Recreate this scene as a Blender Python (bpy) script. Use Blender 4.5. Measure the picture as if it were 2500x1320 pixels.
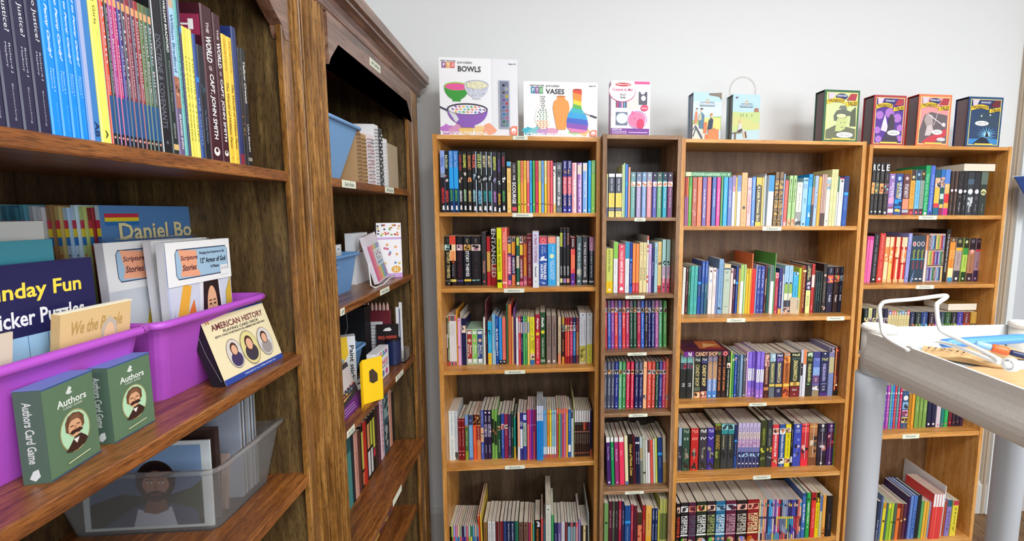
import bpy, math, random
import numpy as np
random.seed(7)
for _o in list(bpy.data.objects): bpy.data.objects.remove(_o)
C = bpy.context.scene.collection
SC = bpy.context.scene
# ------------------------------------------------------------------ camera
F, YAW, PIT, ROL, CX, CY, H = 1073.34, .0827596, -.1035954, .0036286, 1413.27, 629.83, 1.5
_c, _s = math.cos(YAW), math.sin(YAW)
FW = np.array([_s*math.cos(PIT), _c*math.cos(PIT), math.sin(PIT)])
RT = np.array([_c, -_s, 0.]); UP = np.cross(RT, FW)
RT, UP = RT*math.cos(ROL)+UP*math.sin(ROL), -RT*math.sin(ROL)+UP*math.cos(ROL)
CAM0 = np.array([0, 0, H])
cd = bpy.data.cameras.new('camera'); cam = bpy.data.objects.new('camera', cd); C.objects.link(cam)
from mathutils import Matrix, Vector
M = Matrix(((RT[0], UP[0], -FW[0], 0), (RT[1], UP[1], -FW[1], 0), (RT[2], UP[2], -FW[2], H), (0, 0, 0, 1)))
cam.matrix_world = M
cd.sensor_width = 36; cd.lens = F/2500*36; cd.clip_start = .02; cd.clip_end = 60
cd.shift_x = (1250-CX)/2500; cd.shift_y = (CY-660)/2500
SC.camera = cam
# ------------------------------------------------------------------ light, exposure
SC.view_settings.view_transform = 'Standard'; SC.view_settings.look = 'None'
SC.view_settings.exposure = 0.08; SC.view_settings.gamma = 1; SC.view_settings.use_curve_mapping = False
w = bpy.data.worlds.new('room_air'); SC.world = w; w.use_nodes = True
w.node_tree.nodes['Background'].inputs[0].default_value = (.93, .96, 1, 1)
w.node_tree.nodes['Background'].inputs[1].default_value = .3
def area(name, loc, tgt, sx, sy, e, col=(1, 1, 1)):
    l = bpy.data.lights.new(name, 'AREA'); l.shape = 'RECTANGLE'; l.size = sx; l.size_y = sy; l.energy = e; l.color = col
    o = bpy.data.objects.new(name, l); C.objects.link(o); o.location = loc
    o.rotation_euler = (Vector(tgt)-Vector(loc)).to_track_quat('-Z', 'Y').to_euler(); return o
area('ceiling_panel_light', (.85, -.25, 2.66), (.85, .1, 0), 1.2, .6, 40, (.97, .985, 1))
area('ceiling_panel_light', (.3, -1.9, 2.66), (.3, -1.5, 0), 1.2, .6, 40, (.97, .985, 1))
area('window_light', (2.4, -2.2, 1.7), (-.3, 1.7, 1.1), 1.3, 1.5, 66, (.90, .95, 1))
# ------------------------------------------------------------------ pixel -> point on a real plane
def ray(x, y): return FW+RT*(x-CX)/F-UP*(y-CY)/F
def onX(x, y, v): d = ray(x, y); return CAM0+d*(v/d[0])
def onY(x, y, v): d = ray(x, y); return CAM0+d*(v/d[1])
def onZ(x, y, v): d = ray(x, y); return CAM0+d*((v-H)/d[2])
# ------------------------------------------------------------------ colour
def lin(c):
    return c/12.92 if c <= .04045 else ((c+.055)/1.055)**2.4
_hc = {}
def hx(s):
    if not isinstance(s, str): return s
    if s not in _hc:
        t = s if len(s) == 6 else ''.join(k+k for k in s)
        _hc[s] = tuple(lin(int(t[i:i+2], 16)/255) for i in (0, 2, 4))+(1.,)
    return _hc[s]
# ------------------------------------------------------------------ materials
def mat(name):
    m = bpy.data.materials.new(name); m.use_nodes = True
    return m, m.node_tree, m.node_tree.nodes['Principled BSDF']
def flat(name, col, rough=.5, metal=0, bump=0, bscale=200, spec=.5, trans=0, alpha=1, coat=0):
    m, t, b = mat(name)
    b.inputs['Base Color'].default_value = hx(col); b.inputs['Roughness'].default_value = rough
    b.inputs['Metallic'].default_value = metal; b.inputs['Specular IOR Level'].default_value = spec
    b.inputs['Transmission Weight'].default_value = trans; b.inputs['Alpha'].default_value = alpha
    b.inputs['Coat Weight'].default_value = coat
    if bump:
        n = t.nodes.new('ShaderNodeTexNoise'); n.inputs['Scale'].default_value = bscale
        u = t.nodes.new('ShaderNodeBump'); u.inputs['Strength'].default_value = bump; u.inputs['Distance'].default_value = .002
        tc = t.nodes.new('ShaderNodeTexCoord'); t.links.new(tc.outputs['Object'], n.inputs['Vector'])
        t.links.new(n.outputs['Fac'], u.inputs['Height']); t.links.new(u.outputs[0], b.inputs['Normal'])
    return m
def printed(name, rough, coat=0, spec=.4):
    m, t, b = mat(name)
    a = t.nodes.new('ShaderNodeAttribute'); a.attribute_name = 'ink'
    t.links.new(a.outputs['Color'], b.inputs['Base Color'])
    b.inputs['Roughness'].default_value = rough; b.inputs['Coat Weight'].default_value = coat; b.inputs['Specular IOR Level'].default_value = spec
    b.inputs['Coat Roughness'].default_value = .15
    return m
def wood(name, dark, mid, light, axis, rough=.4, sc=1., pores=.6, spec=.4, coat=0):
    m, t, b = mat(name); N = t.nodes.new; L = t.links.new
    tc = N('ShaderNodeTexCoord'); mp = N('ShaderNodeMapping')
    st = {'x': (.09, 1, 1), 'y': (1, .09, 1), 'z': (1, 1, .09)}[axis]
    mp.inputs['Scale'].default_value = tuple(k*sc for k in st); L(tc.outputs['Object'], mp.inputs['Vector'])
    n1 = N('ShaderNodeTexNoise'); n1.inputs['Scale'].default_value = 26; n1.inputs['Detail'].default_value = 6; n1.inputs['Distortion'].default_value = .8
    n2 = N('ShaderNodeTexNoise'); n2.inputs['Scale'].default_value = 260; n2.inputs['Detail'].default_value = 3
    n3 = N('ShaderNodeTexNoise'); n3.inputs['Scale'].default_value = 5; n3.inputs['Detail'].default_value = 2
    for n in (n1, n2): L(mp.outputs[0], n.inputs['Vector'])
    L(tc.outputs['Object'], n3.inputs['Vector'])
    r = N('ShaderNodeValToRGB'); e = r.color_ramp.elements
    e[0].position = .32; e[0].color = hx(dark); e[1].position = .68; e[1].color = hx(light)
    k = e.new(.5); k.color = hx(mid); L(n1.outputs['Fac'], r.inputs[0])
    r2 = N('ShaderNodeValToRGB'); e = r2.color_ramp.elements
    e[0].position = .38; e[0].color = (1-pores,)*3+(1,); e[1].position = .5; e[1].color = (1, 1, 1, 1); L(n2.outputs['Fac'], r2.inputs[0])
    mx = N('ShaderNodeMix'); mx.data_type = 'RGBA'; mx.blend_type = 'MULTIPLY'; mx.inputs['Factor'].default_value = 1
    L(r.outputs[0], mx.inputs['A']); L(r2.outputs[0], mx.inputs['B'])
    r3 = N('ShaderNodeMapRange'); r3.inputs['To Min'].default_value = .78; r3.inputs['To Max'].default_value = 1.2; L(n3.outputs['Fac'], r3.inputs['Value'])
    vm = N('ShaderNodeVectorMath'); vm.operation = 'SCALE'; L(mx.outputs['Result'], vm.inputs[0]); L(r3.outputs[0], vm.inputs['Scale'])
    L(vm.outputs[0], b.inputs['Base Color'])
    b.inputs['Roughness'].default_value = rough; b.inputs['Specular IOR Level'].default_value = spec; b.inputs['Coat Weight'].default_value = coat; b.inputs['Coat Roughness'].default_value = .25
    u = N('ShaderNodeBump'); u.inputs['Strength'].default_value = .25; u.inputs['Distance'].default_value = .001
    L(n2.outputs['Fac'], u.inputs['Height']); L(u.outputs[0], b.inputs['Normal'])
    return m
def pages_mat():
    m, t, b = mat('page_edges'); N = t.nodes.new; L = t.links.new
    tc = N('ShaderNodeTexCoord'); mp = N('ShaderNodeMapping'); mp.inputs['Scale'].default_value = (1, .02, .02); L(tc.outputs['Object'], mp.inputs[0])
    n = N('ShaderNodeTexNoise'); n.inputs['Scale'].default_value = 900; n.inputs['Detail'].default_value = 2; L(mp.outputs[0], n.inputs['Vector'])
    r = N('ShaderNodeValToRGB'); e = r.color_ramp.elements; e[0].position = .3; e[0].color = hx('b4a692'); e[1].position = .65; e[1].color = hx('e4dac8')
    L(n.outputs['Fac'], r.inputs[0]); L(r.outputs[0], b.inputs['Base Color']); b.inputs['Roughness'].default_value = .9
    return m
PRINT = printed('printed_cover', .38, .15); CARD = printed('printed_carton', .5); MATTE = printed('paper_print', .8, 0, .2)
PAGES = pages_mat()
OAK = {a: wood('light_oak_laminate_'+a, 'c07e38', 'd6974c', 'e6ad68', a, .38, 1.2, .22) for a in 'xyz'}
OAKD = {a: wood('walnut_laminate_'+a, '7a5638', '96704e', 'b08a66', a, .42, 1.2, .3) for a in 'xyz'}
BACKG = wood('grey_back_board', '4a4038', '5c5048', '6a5e56', 'z', .35, 1, .25)
BACKA = wood('brown_grey_back_board', '453729', '584736', '6a5644', 'z', .4, 1, .3)
BACKB = wood('brown_back_board', '6a4a30', '7d5a3c', '8c6a4a', 'z', .5, 1, .3)
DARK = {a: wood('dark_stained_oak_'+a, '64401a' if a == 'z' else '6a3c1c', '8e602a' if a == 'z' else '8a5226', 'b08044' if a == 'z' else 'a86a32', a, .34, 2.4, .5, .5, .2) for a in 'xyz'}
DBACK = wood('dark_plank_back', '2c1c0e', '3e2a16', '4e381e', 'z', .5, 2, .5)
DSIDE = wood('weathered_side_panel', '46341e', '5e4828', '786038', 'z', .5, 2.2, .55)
APRON = wood('dark_stained_apron', '5e3e2c', '84604c', 'a07a64', 'y', .28, 1.5, .35, .6, .35)
WHITEP = flat('white_wall_paint', 'e6e8e8', .7, bump=.15, bscale=260)
# ------------------------------------------------------------------ mesh building
class MB:
    def __init__(s): s.v = []; s.f = []; s.c = []; s.m = []
    def poly(s, pts, col='fff', m=0):
        n = len(s.v); s.v += [tuple(p) for p in pts]; s.f.append(tuple(range(n, n+len(pts)))); s.c.append(col); s.m.append(m)
    def raw(s, vs, fs, col='fff', m=0):
        n = len(s.v); s.v += [tuple(p) for p in vs]
        for f in fs: s.f.append(tuple(i+n for i in f)); s.c.append(col); s.m.append(m)
    def box(s, a, b, col='fff', m=0):
        (x0, y0, z0), (x1, y1, z1) = a, b
        vs = [(x0, y0, z0), (x1, y0, z0), (x1, y1, z0), (x0, y1, z0), (x0, y0, z1), (x1, y0, z1), (x1, y1, z1), (x0, y1, z1)]
        s.raw(vs, [(0, 3, 2, 1), (4, 5, 6, 7), (0, 1, 5, 4), (1, 2, 6, 5), (2, 3, 7, 6), (3, 0, 4, 7)], col, m)
    def prism(s, poly2, a, b, plane='xz', col='fff', m=0):
        """poly2 extruded from a to b across the plane"""
        def P(p, k): return {'xz': (p[0], k, p[1]), 'xy': (p[0], p[1], k), 'yz': (k, p[0], p[1])}[plane]
        n = len(poly2); vs = [P(p, a) for p in poly2]+[P(p, b) for p in poly2]
        fs = [tuple(range(n)), tuple(range(2*n-1, n-1, -1))]+[(i, i+n, (i+1) % n+n, (i+1) % n) for i in range(n)]
        s.raw(vs, fs, col, m)
    def tube(s, pts, r, col='fff', m=0, k=8, cap=True):
        pts = [Vector(p) for p in pts]; n0 = len(s.v); up = None
        for i, p in enumerate(pts):
            d = (pts[min(i+1, len(pts)-1)]-pts[max(i-1, 0)]).normalized()
            if up is None: up = d.orthogonal().normalized()
            up = (up-d*up.dot(d)).normalized(); q = d.cross(up)
            rr = r[i] if isinstance(r, (list, tuple)) else r
            for j in range(k):
                t = 2*math.pi*j/k; s.v.append(tuple(p+up*(rr*math.cos(t))+q*(rr*math.sin(t))))
        for i in range(len(pts)-1):
            for j in range(k):
                a = n0+i*k+j; b = n0+i*k+(j+1) % k
                s.f.append((a, b, b+k, a+k)); s.c.append(col); s.m.append(m)
        if cap:
            s.f.append(tuple(n0+j for j in range(k-1, -1, -1))); s.c.append(col); s.m.append(m)
            e = n0+(len(pts)-1)*k; s.f.append(tuple(e+j for j in range(k))); s.c.append(col); s.m.append(m)
    def lathe(s, prof, ctr=(0, 0, 0), k=24, col='fff', m=0):
        n0 = len(s.v); n = len(prof)
        for (r, z) in prof:
            for j in range(k):
                t = 2*math.pi*j/k; s.v.append((ctr[0]+r*math.cos(t), ctr[1]+r*math.sin(t), ctr[2]+z))
        for i in range(n-1):
            for j in range(k):
                a = n0+i*k+j; b = n0+i*k+(j+1) % k; s.f.append((a, b, b+k, a+k)); s.c.append(col); s.m.append(m)
        s.f.append(tuple(n0+j for j in range(k-1, -1, -1))); s.c.append(col); s.m.append(m)
        e = n0+(n-1)*k; s.f.append(tuple(e+j for j in range(k))); s.c.append(col); s.m.append(m)
    def xf(s, mtx):
        s.v = [tuple(mtx @ Vector(p)) for p in s.v]; return s
    def add(s, o, mtx=None):
        n = len(s.v); s.v += o.v if mtx is None else [tuple(mtx @ Vector(p)) for p in o.v]
        s.f += [tuple(i+n for i in f) for f in o.f]; s.c += o.c; s.m += o.m
    def build(s, name, mats, parent=None, smooth=False):
        me = bpy.data.meshes.new(name); me.from_pydata(s.v, [], s.f)
        mats = mats if isinstance(mats, (list, tuple)) else [mats]
        for k in mats: me.materials.append(k)
        if len(mats) > 1: me.polygons.foreach_set('material_index', s.m)
        if any(k in (PRINT, CARD, MATTE) for k in mats):
            at = me.color_attributes.new('ink', 'FLOAT_COLOR', 'CORNER')
            cs = [hx(c) for c in s.c]; ln = [len(f) for f in s.f]
            at.data.foreach_set('color', np.repeat(np.array(cs, dtype=np.float32), ln, axis=0).ravel())
        if smooth: me.polygons.foreach_set('use_smooth', [True]*len(s.f))
        me.validate(); me.update()
        o = bpy.data.objects.new(name, me); C.objects.link(o)
        if parent: o.parent = parent
        return o
def tag(o, label, cat, group=None, kind=None):
    if label: o['label'] = label
    if cat: o['category'] = cat
    if group: o['group'] = group
    if kind: o['kind'] = kind
    return o
def struct(o): o['kind'] = 'structure'; return o
def thing(name, label, cat, loc=(0, 0, 0), rz=0, group=None):
    o = bpy.data.objects.new(name, None); C.objects.link(o); o.location = tuple(float(k) for k in loc); o.rotation_euler = (0, 0, rz)
    return tag(o, label, cat, group)
# ------------------------------------------------------------------ lettering
_gl = {}
def glyph(ch, bold):
    key = (ch, bold)
    if key in _gl: return _gl[key]
    def mk(s):
        cu = bpy.data.curves.new('g', 'FONT'); cu.body = s; cu.resolution_u = 2; cu.offset = .022 if bold else 0
        ob = bpy.data.objects.new('g', cu); me = bpy.data.meshes.new_from_object(ob)
        vs = [(v.co.x, v.co.y) for v in me.vertices]; fs = [tuple(p.vertices) for p in me.polygons]
        bpy.data.meshes.remove(me); bpy.data.objects.remove(ob); bpy.data.curves.remove(cu); return vs, fs
    if 'bar' not in _gl: _gl['bar'] = max(p[0] for p in mk('|')[0])
    if bold and 'barb' not in _gl: _gl['barb'] = max(p[0] for p in mk('|')[0])
    vs, fs = mk(ch) if ch != ' ' else ([], [])
    adv = max(p[0] for p in mk(ch+'|')[0])-(_gl['barb'] if bold else _gl['bar'])
    _gl[key] = (vs, fs, adv); return _gl[key]
def text2d(s, bold=True, shear=0):
    V = []; Fc = []; x = 0
    for ch in s:
        vs, fs, adv = glyph(ch, bold); n = len(V)
        V += [(a+x+shear*b, b) for a, b in vs]; Fc += [tuple(i+n for i in f) for f in fs]; x += adv
    return V, Fc, x
class Face:
    """flat print on one face: u to the right, v up, both in metres from the face's lower corner"""
    def __init__(s, mb, o, u, v, W, Hh, m=0, eps=.00018):
        s.mb = mb; s.o = Vector(o); s.u = Vector(u).normalized(); s.v = Vector(v).normalized(); s.n = s.u.cross(s.v); s.W = W; s.H = Hh; s.k = 0; s.m = m; s.eps = eps
    def P(s, a, b): return s.o+s.u*(a*s.W)+s.v*(b*s.H)+s.n*(s.eps*s.k)
    def up(s): s.k += 1; return s
    def poly(s, pts, col, lift=True):
        if lift: s.k += 1
        s.mb.poly([s.P(*p) for p in pts], col, s.m)
    def rect(s, a0, b0, a1, b1, col, lift=True): s.poly([(a0, b0), (a1, b0), (a1, b1), (a0, b1)], col, lift)
    def ell(s, ca, cb, ra, rb, col, k=20, t0=0, t1=360, lift=True):
        s.poly([(ca+ra*math.cos(math.radians(t0+(t1-t0)*i/k)), cb+rb*math.sin(math.radians(t0+(t1-t0)*i/k))) for i in range(k if t1-t0 == 360 else k+1)], col, lift)
    def ring(s, ca, cb, ra, rb, wd, col, k=28):
        s.k += 1
        q = [(math.cos(2*math.pi*i/k), math.sin(2*math.pi*i/k)) for i in range(k)]
        for i in range(k):
            a, b = q[i], q[(i+1) % k]
            s.mb.poly([s.P(ca+ra*(1-wd)*a[0], cb+rb*(1-wd)*a[1]), s.P(ca+ra*a[0], cb+rb*a[1]), s.P(ca+ra*b[0], cb+rb*b[1]), s.P(ca+ra*(1-wd)*b[0], cb+rb*(1-wd)*b[1])], col, s.m)
    def line(s, pts, wd, col):
        s.k += 1
        for (a, b), (c, d) in zip(pts, pts[1:]):
            dx, dy = (c-a)*s.W, (d-b)*s.H; l = math.hypot(dx, dy) or 1; px, py = -dy/l*wd/2/s.W, dx/l*wd/2/s.H
            s.mb.poly([s.P(a+px, b+py), s.P(a-px, b-py), s.P(c-px, d-py), s.P(c+px, d+py)], col, s.m)
    def text(s, t, a0, b0, a1, b1, col, bold=True, shear=0, down=False):
        """fit the string t in the box; down: reads from the top to the bottom"""
        V, Fc, L = text2d(t, bold, shear)
        if not V: return
        s.k += 1
        lo = min(p[1] for p in V) if any(c in 'gjpqy,QJ' for c in t) else 0
        hi = max(p[1] for p in V); hh = (hi-lo) or 1
        if down: f = lambda x, y: (a0+(a1-a0)*(y-lo)/hh, b1-(b1-b0)*x/L)
        else: f = lambda x, y: (a0+(a1-a0)*x/L, b0+(b1-b0)*(y-lo)/hh)
        s.mb.raw([s.P(*f(x, y)) for x, y in V], Fc, col, s.m)
def front(mb, x0, x1, z0, z1, y, m=0, eps=.00018): return Face(mb, (x0, y, z0), (1, 0, 0), (0, 0, 1), x1-x0, z1-z0, m, eps)
# ------------------------------------------------------------------ room shell
WY, WXR, WXL, CH = 1.91, 2.62, -.86, 2.72
def wallbox(name, a, b, m): 
    q = MB(); q.box(a, b); return struct(q.build(name, m))
wallbox('wall_back', (WXL-.1, WY, 0), (WXR+.1, WY+.1, CH), WHITEP)
wallbox('wall_left', (WXL-.1, -3.2, 0), (WXL, WY, CH), WHITEP)
wallbox('wall_right', (WXR, -.6, 0), (WXR+.1, WY, CH), WHITEP)
wallbox('ceiling', (WXL-.1, -3.2, CH), (WXR+.1, WY+.1, CH+.1), flat('ceiling_paint', 'f2f1ec', .8))
FL = MB()
for i in range(12):
    FL.box((WXL+i*.24, -3.2, -.02), (WXL+(i+1)*.24-.002, WY, 0))
FLO = wood('floor_boards', '6a4a30', '80603e', '94724c', 'y', .45)
wallbox('floor', (WXL, -3.2, -.05), (WXR, WY, -.02), FLO)
fo = bpy.data.objects['floor']
q = MB(); q.box((0, -3.2, -.02), (.238, WY, 0)); pl = q.build('plank', FLO, fo); pl.location = (WXL, 0, 0)
for i in range(1, 14):
    c_ = pl.copy(); C.objects.link(c_); c_.parent = fo; c_.location = (WXL+i*.24, 0, 0)
BEIGE = flat('beige_trim_paint', 'b5a692', .5, bump=.1); WHT = flat('white_trim_paint', 'e6ecee', .4); DGRY = flat('white_baseboard_paint', 'cfcdc8', .5)
q = MB(); q.prism([(WY, 0), (WY-.014, 0), (WY-.014, .15), (WY-.006, .17), (WY, .172)], WXL, WXR, 'yz'); struct(q.build('baseboard_back', DGRY))
# door in the right wall, its casing beside the last bookcase
DX = float(onY(2475.5, 345, WY)[0])
q = MB(); q.box((DX, WY-.012, 0), (DX+.030, WY, 2.5)); q.box((DX+.008, WY-.018, 0), (DX+.022, WY-.010, 2.5)); struct(q.build('trim_1', BEIGE))
q = MB(); q.box((DX+.0305, WY-.022, 0), (DX+.062, WY, 2.5)); struct(q.build('trim_2', WHT))
q = MB(); q.box((DX+.063, WY-.008, 0), (WXR-.02, WY, 2.5)); dr = struct(q.build('door_1', flat('door_paint', 'c4c8ce', .45)))
q = MB(); q.box((DX+.12, WY-.012, 1.15), (WXR-.1, WY-.008, 2.3)); q.build('panel', WHT, dr)
# ------------------------------------------------------------------ bookcases along the back wall
HND = 'e8ecd8'
def sticker(mb_, x0, x1, z0, z1, y, word):
    mb_.box((x0, y-.0006, z0), (x1, y, z1), HND)
    f = front(mb_, x0, x1, z0, z1, y-.0007)
    f.text(word, .18, .25, .78, .78, '33393c', False, .25)
CASES = {}
def shelf_z(pl, pr, D):
    return (onY(*pl, D)[2]+onY(*pr, D)[2])/2
def bookcase(name, label, D, X0, X1, st, top, shelves, W, back, stick, deep=.25, lip=True):
    """X0,X1 outer edges; st stile thickness; top (zt, zb); shelves [(z_top, z_bottom)]"""
    e = thing('bookcase', label, 'bookcase', (X0, D, 0), group='bookcases in a row along the back wall')
    w_ = X1-X0; zt, zb = top
    L_ = lambda nm, q, m, p=e: q.build(nm, m, p)
    for xa in (0, w_-st):
        q = MB(); q.box((xa, 0, 0), (xa+st, deep, zt)); L_('side_panel', q, W['z'])
    q = MB(); q.box((st, .001, zb), (w_-st, deep-.004, zt-.0015)); L_('top_panel', q, W['x'])
    q = MB(); q.box((st, deep-.008, .02), (w_-st, deep-.003, zb)); L_('back_panel', q, back)
    q = MB(); q.box((st, .012, 0), (w_-st, .028, .07)); L_('plinth', q, W['x'])
    q = MB(); q.box((st, .001, .07), (w_-st, deep-.008, .09)); L_('bottom_panel', q, W['x'])
    zs = []
    for i, (a, b) in enumerate(shelves):
        q = MB(); q.prism([(.0025, b), (deep-.008, b), (deep-.008, a), (.0035, a), (.002, a-.0015), (.002, b+.001)], st+.0005, w_-st-.0005, 'yz')
        sh = L_('shelf', q, W['x']); zs.append(a)
        if i < len(stick) and stick[i]:
            for (pa, pb, word) in stick[i]:
                xa = onY(pa, (500+i*200), D)[0]; 
                ya = a if a < H else a
                # pixel row of the shelf edge at this height
                def xat(px):
                    lo, hi = 0., 1400.
                    for _ in range(30):
                        md = (lo+hi)/2
                        if onY(px, md, D)[2] > (a+b)/2: lo = md
                        else: hi = md
                    return onY(px, lo, D)[0]-X0
                q = MB(); sticker(q, xat(pa), xat(pb), b-.0015, a-.002, .0018, word); q.build('shelf_label', MATTE, sh)
    if lip:   # rows of pin holes inside the two sides
        q = MB()
        for xa, xb in ((st, st+.0006), (w_-st-.0006, w_-st)):
            for k in range(40):
                z = .18+k*.04
                for yy in (.04, deep-.05): q.lathe([(.0025, 0), (.0025, .0004)], (0, 0, 0), 6) if 0 else q.box((xa, yy-.002, z-.002), (xb, yy+.002, z+.002))
        o = L_('pin_holes', q, PINM); o['kind'] = 'stuff'
    CASES[name] = dict(D=D, X0=X0, X1=X1, st=st, zs=zs, ze=[z for z in zs], deep=deep)
    return e
PINM = flat('pin_hole_plastic', 'b8a28a', .6)
def sz(D, *rows): return [((onY(*a, D)[2]+onY(*b, D)[2])/2, (onY(*c, D)[2]+onY(*d, D)[2])/2) for a, b, c, d in rows]
D1, D2, D3, D4 = 1.65, 1.60, 1.636, 1.643
bookcase('A', 'light oak bookcase beside the dark carved cabinet, craft boxes on top', D1, -.392, .2165, .0155,
    (H+.2775, H+.2605), sz(D1, ((1070, 517), (1457, 520.7), (1071, 527), (1457, 530)), ((1075, 703.7), (1453, 702), (1075, 714), (1453, 712)),
    ((1077, 907), (1450, 898), (1075, 915), (1450, 908)), ((1083, 1143), (1445.5, 1126.6), (1083, 1152), (1445.5, 1135.5)), ((1085, 1392), (1440, 1370), (1085, 1402), (1440, 1380))), OAK, BACKA,
    [[(1251, 1301, 'Adventure')], [(1230, 1280, 'Adventure')], [(1232, 1282, 'Animals')], [(1233, 1281, 'Animals')]])
bookcase('B', 'narrow brown walnut bookcase between the two light oak ones', D2, .2185, .5085, .0148,
    (H+.2805, H+.2645), sz(D2, ((1480, 529.6), (1650, 530.7), (1480, 538.5), (1650, 539.5)), ((1478, 720.6), (1645, 719), (1478, 728.5), (1645, 728)),
    ((1478, 860.6), (1639.4, 858), (1478, 868.5), (1639, 865)), ((1476, 1011.3), (1637, 1006.8), (1476, 1019.7), (1637, 1014)), ((1473, 1203.4), (1632, 1193), (1473, 1210), (1632, 1200)), ((1473, 1412), (1628, 1400), (1473, 1420), (1628, 1408))), OAKD, BACKG,
    [[(1549, 1576, 'Classics')], [(1527, 1574, 'Classics')], [(1532, 1579, 'Classics')], [(1535, 1581, 'Classics')], [(1526, 1572, 'Classics')]])
bookcase('C', 'wide light oak bookcase with slipcases and a clear ring on top', D3, .5195, 1.2495, .0153,
    (H+.276, H+.2615), sz(D3, ((1669, 552), (2094, 551), (1669, 562), (2094, 561.5)), ((1663, 777.7), (2080, 771), (1663, 787.8), (2079, 780.6)),
    ((1657, 988.5), (2065, 975.6), (1657, 997), (2065, 983.5)), ((1654, 1169), (2053.7, 1150.7), (1654, 1178.6), (2053, 1160.5)), ((1648, 1330), (2040, 1312), (1648, 1342), (2040, 1322))), OAK, BACKB,
    [[(1862, 1908, 'Classics')], [(1775, 1820, 'Classics'), (2019, 2062, 'Fantasy')], [(1829, 1872, 'Fantasy')], [(1839, 1882, 'Fantasy')]])
bookcase('D', 'light oak bookcase at the end of the row beside the beige door casing', D4, 1.268, 1.872, .0148,
    (H+.2665, H+.252), sz(D4, ((2120.8, 523), (2454, 527), (2120.8, 532.8), (2454, 537)), ((2107, 695.7), (2432.6, 694), (2107, 704), (2432, 704)),
    ((2098, 862), (2412, 856), (2098, 871), (2412, 865)), ((2100, 1063), (2387.7, 1053), (2150.7, 1071.8), (2387.7, 1063.9)), ((2100, 1392), (2372, 1374), (2100, 1402), (2372, 1384))), OAK, BACKB,
    [[(2244, 2288, 'Fantasy')], [(2237, 2281, 'Fantasy')], None, [(2204, 2245, 'Fantasy')]])
# top sticker of the first case
def top_sticker(D, px0, px1, py, word, nm):
    q = MB(); a = onY(px0, py, D); b = onY(px1, py, D)
    X0 = CASES['A']['X0']
    sticker(q, a[0]-X0, b[0]-X0, H+.262-.0, H+.2755, -.0002, word)
    par = [o for o in bpy.data.objects if o.name.startswith('top_panel')][0]
    return q.build('shelf_label', MATTE, par)
top_sticker(D1, 1252, 1288, 336, 'GAMES', '')
for nm in 'ABCD': print(nm, CASES[nm]['zs'])
# ------------------------------------------------------------------ books: a row is read off shelf by shelf
BOOKS = []; ROWS = []
PAL = [('black', '17161a'), ('charcoal', '3a3a40'), ('grey', '85868a'), ('white', 'e8e8e6'), ('cream', 'e8dcb4'), ('tan', 'c0a078'), ('brown', '6a4630'), ('dark brown', '38241c'),
       ('maroon', '661a26'), ('red', 'cc2c34'), ('coral', 'ec7060'), ('pink', 'eaa0b4'), ('magenta', 'c03484'), ('orange', 'e88838'), ('amber', 'd8a030'), ('yellow', 'e8d638'),
       ('lime green', 'b4cc48'), ('green', '4c9c50'), ('dark green', '1e4834'), ('teal', '3ca09c'), ('pale green', 'b4d8b4'), ('sky blue', '78b0e0'), ('bright blue', '2090e0'), ('blue', '2c50a4'),
       ('navy', '1c2250'), ('slate blue', '5866a0'), ('purple', '6a3c94'), ('lilac', 'a898d4'), ('dark purple', '32204c'), ('olive', '6a7840')]
def rgb(s): s = s if len(s) == 6 else ''.join(k+k for k in s); return [int(s[i:i+2], 16) for i in (0, 2, 4)]
def cname(c):
    r = rgb(c); return min(PAL, key=lambda p: sum((a-b)**2*w_ for a, b, w_ in zip(rgb(p[1]), r, (1, 1.3, 1))))[0]
ORD = 'first second third fourth fifth sixth seventh eighth ninth tenth eleventh twelfth thirteenth fourteenth fifteenth sixteenth seventeenth eighteenth nineteenth'.split()
def ordn(n):
    if n <= 19: return ORD[n-1]
    t = {2: 'twenty', 3: 'thirty', 4: 'forty', 5: 'fifty'}[n//10]
    return {2: 'twentieth', 3: 'thirtieth', 4: 'fortieth', 5: 'fiftieth'}[n//10] if n % 10 == 0 else t+'-'+ORD[n % 10-1]
def num(s): return float(s)
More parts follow.
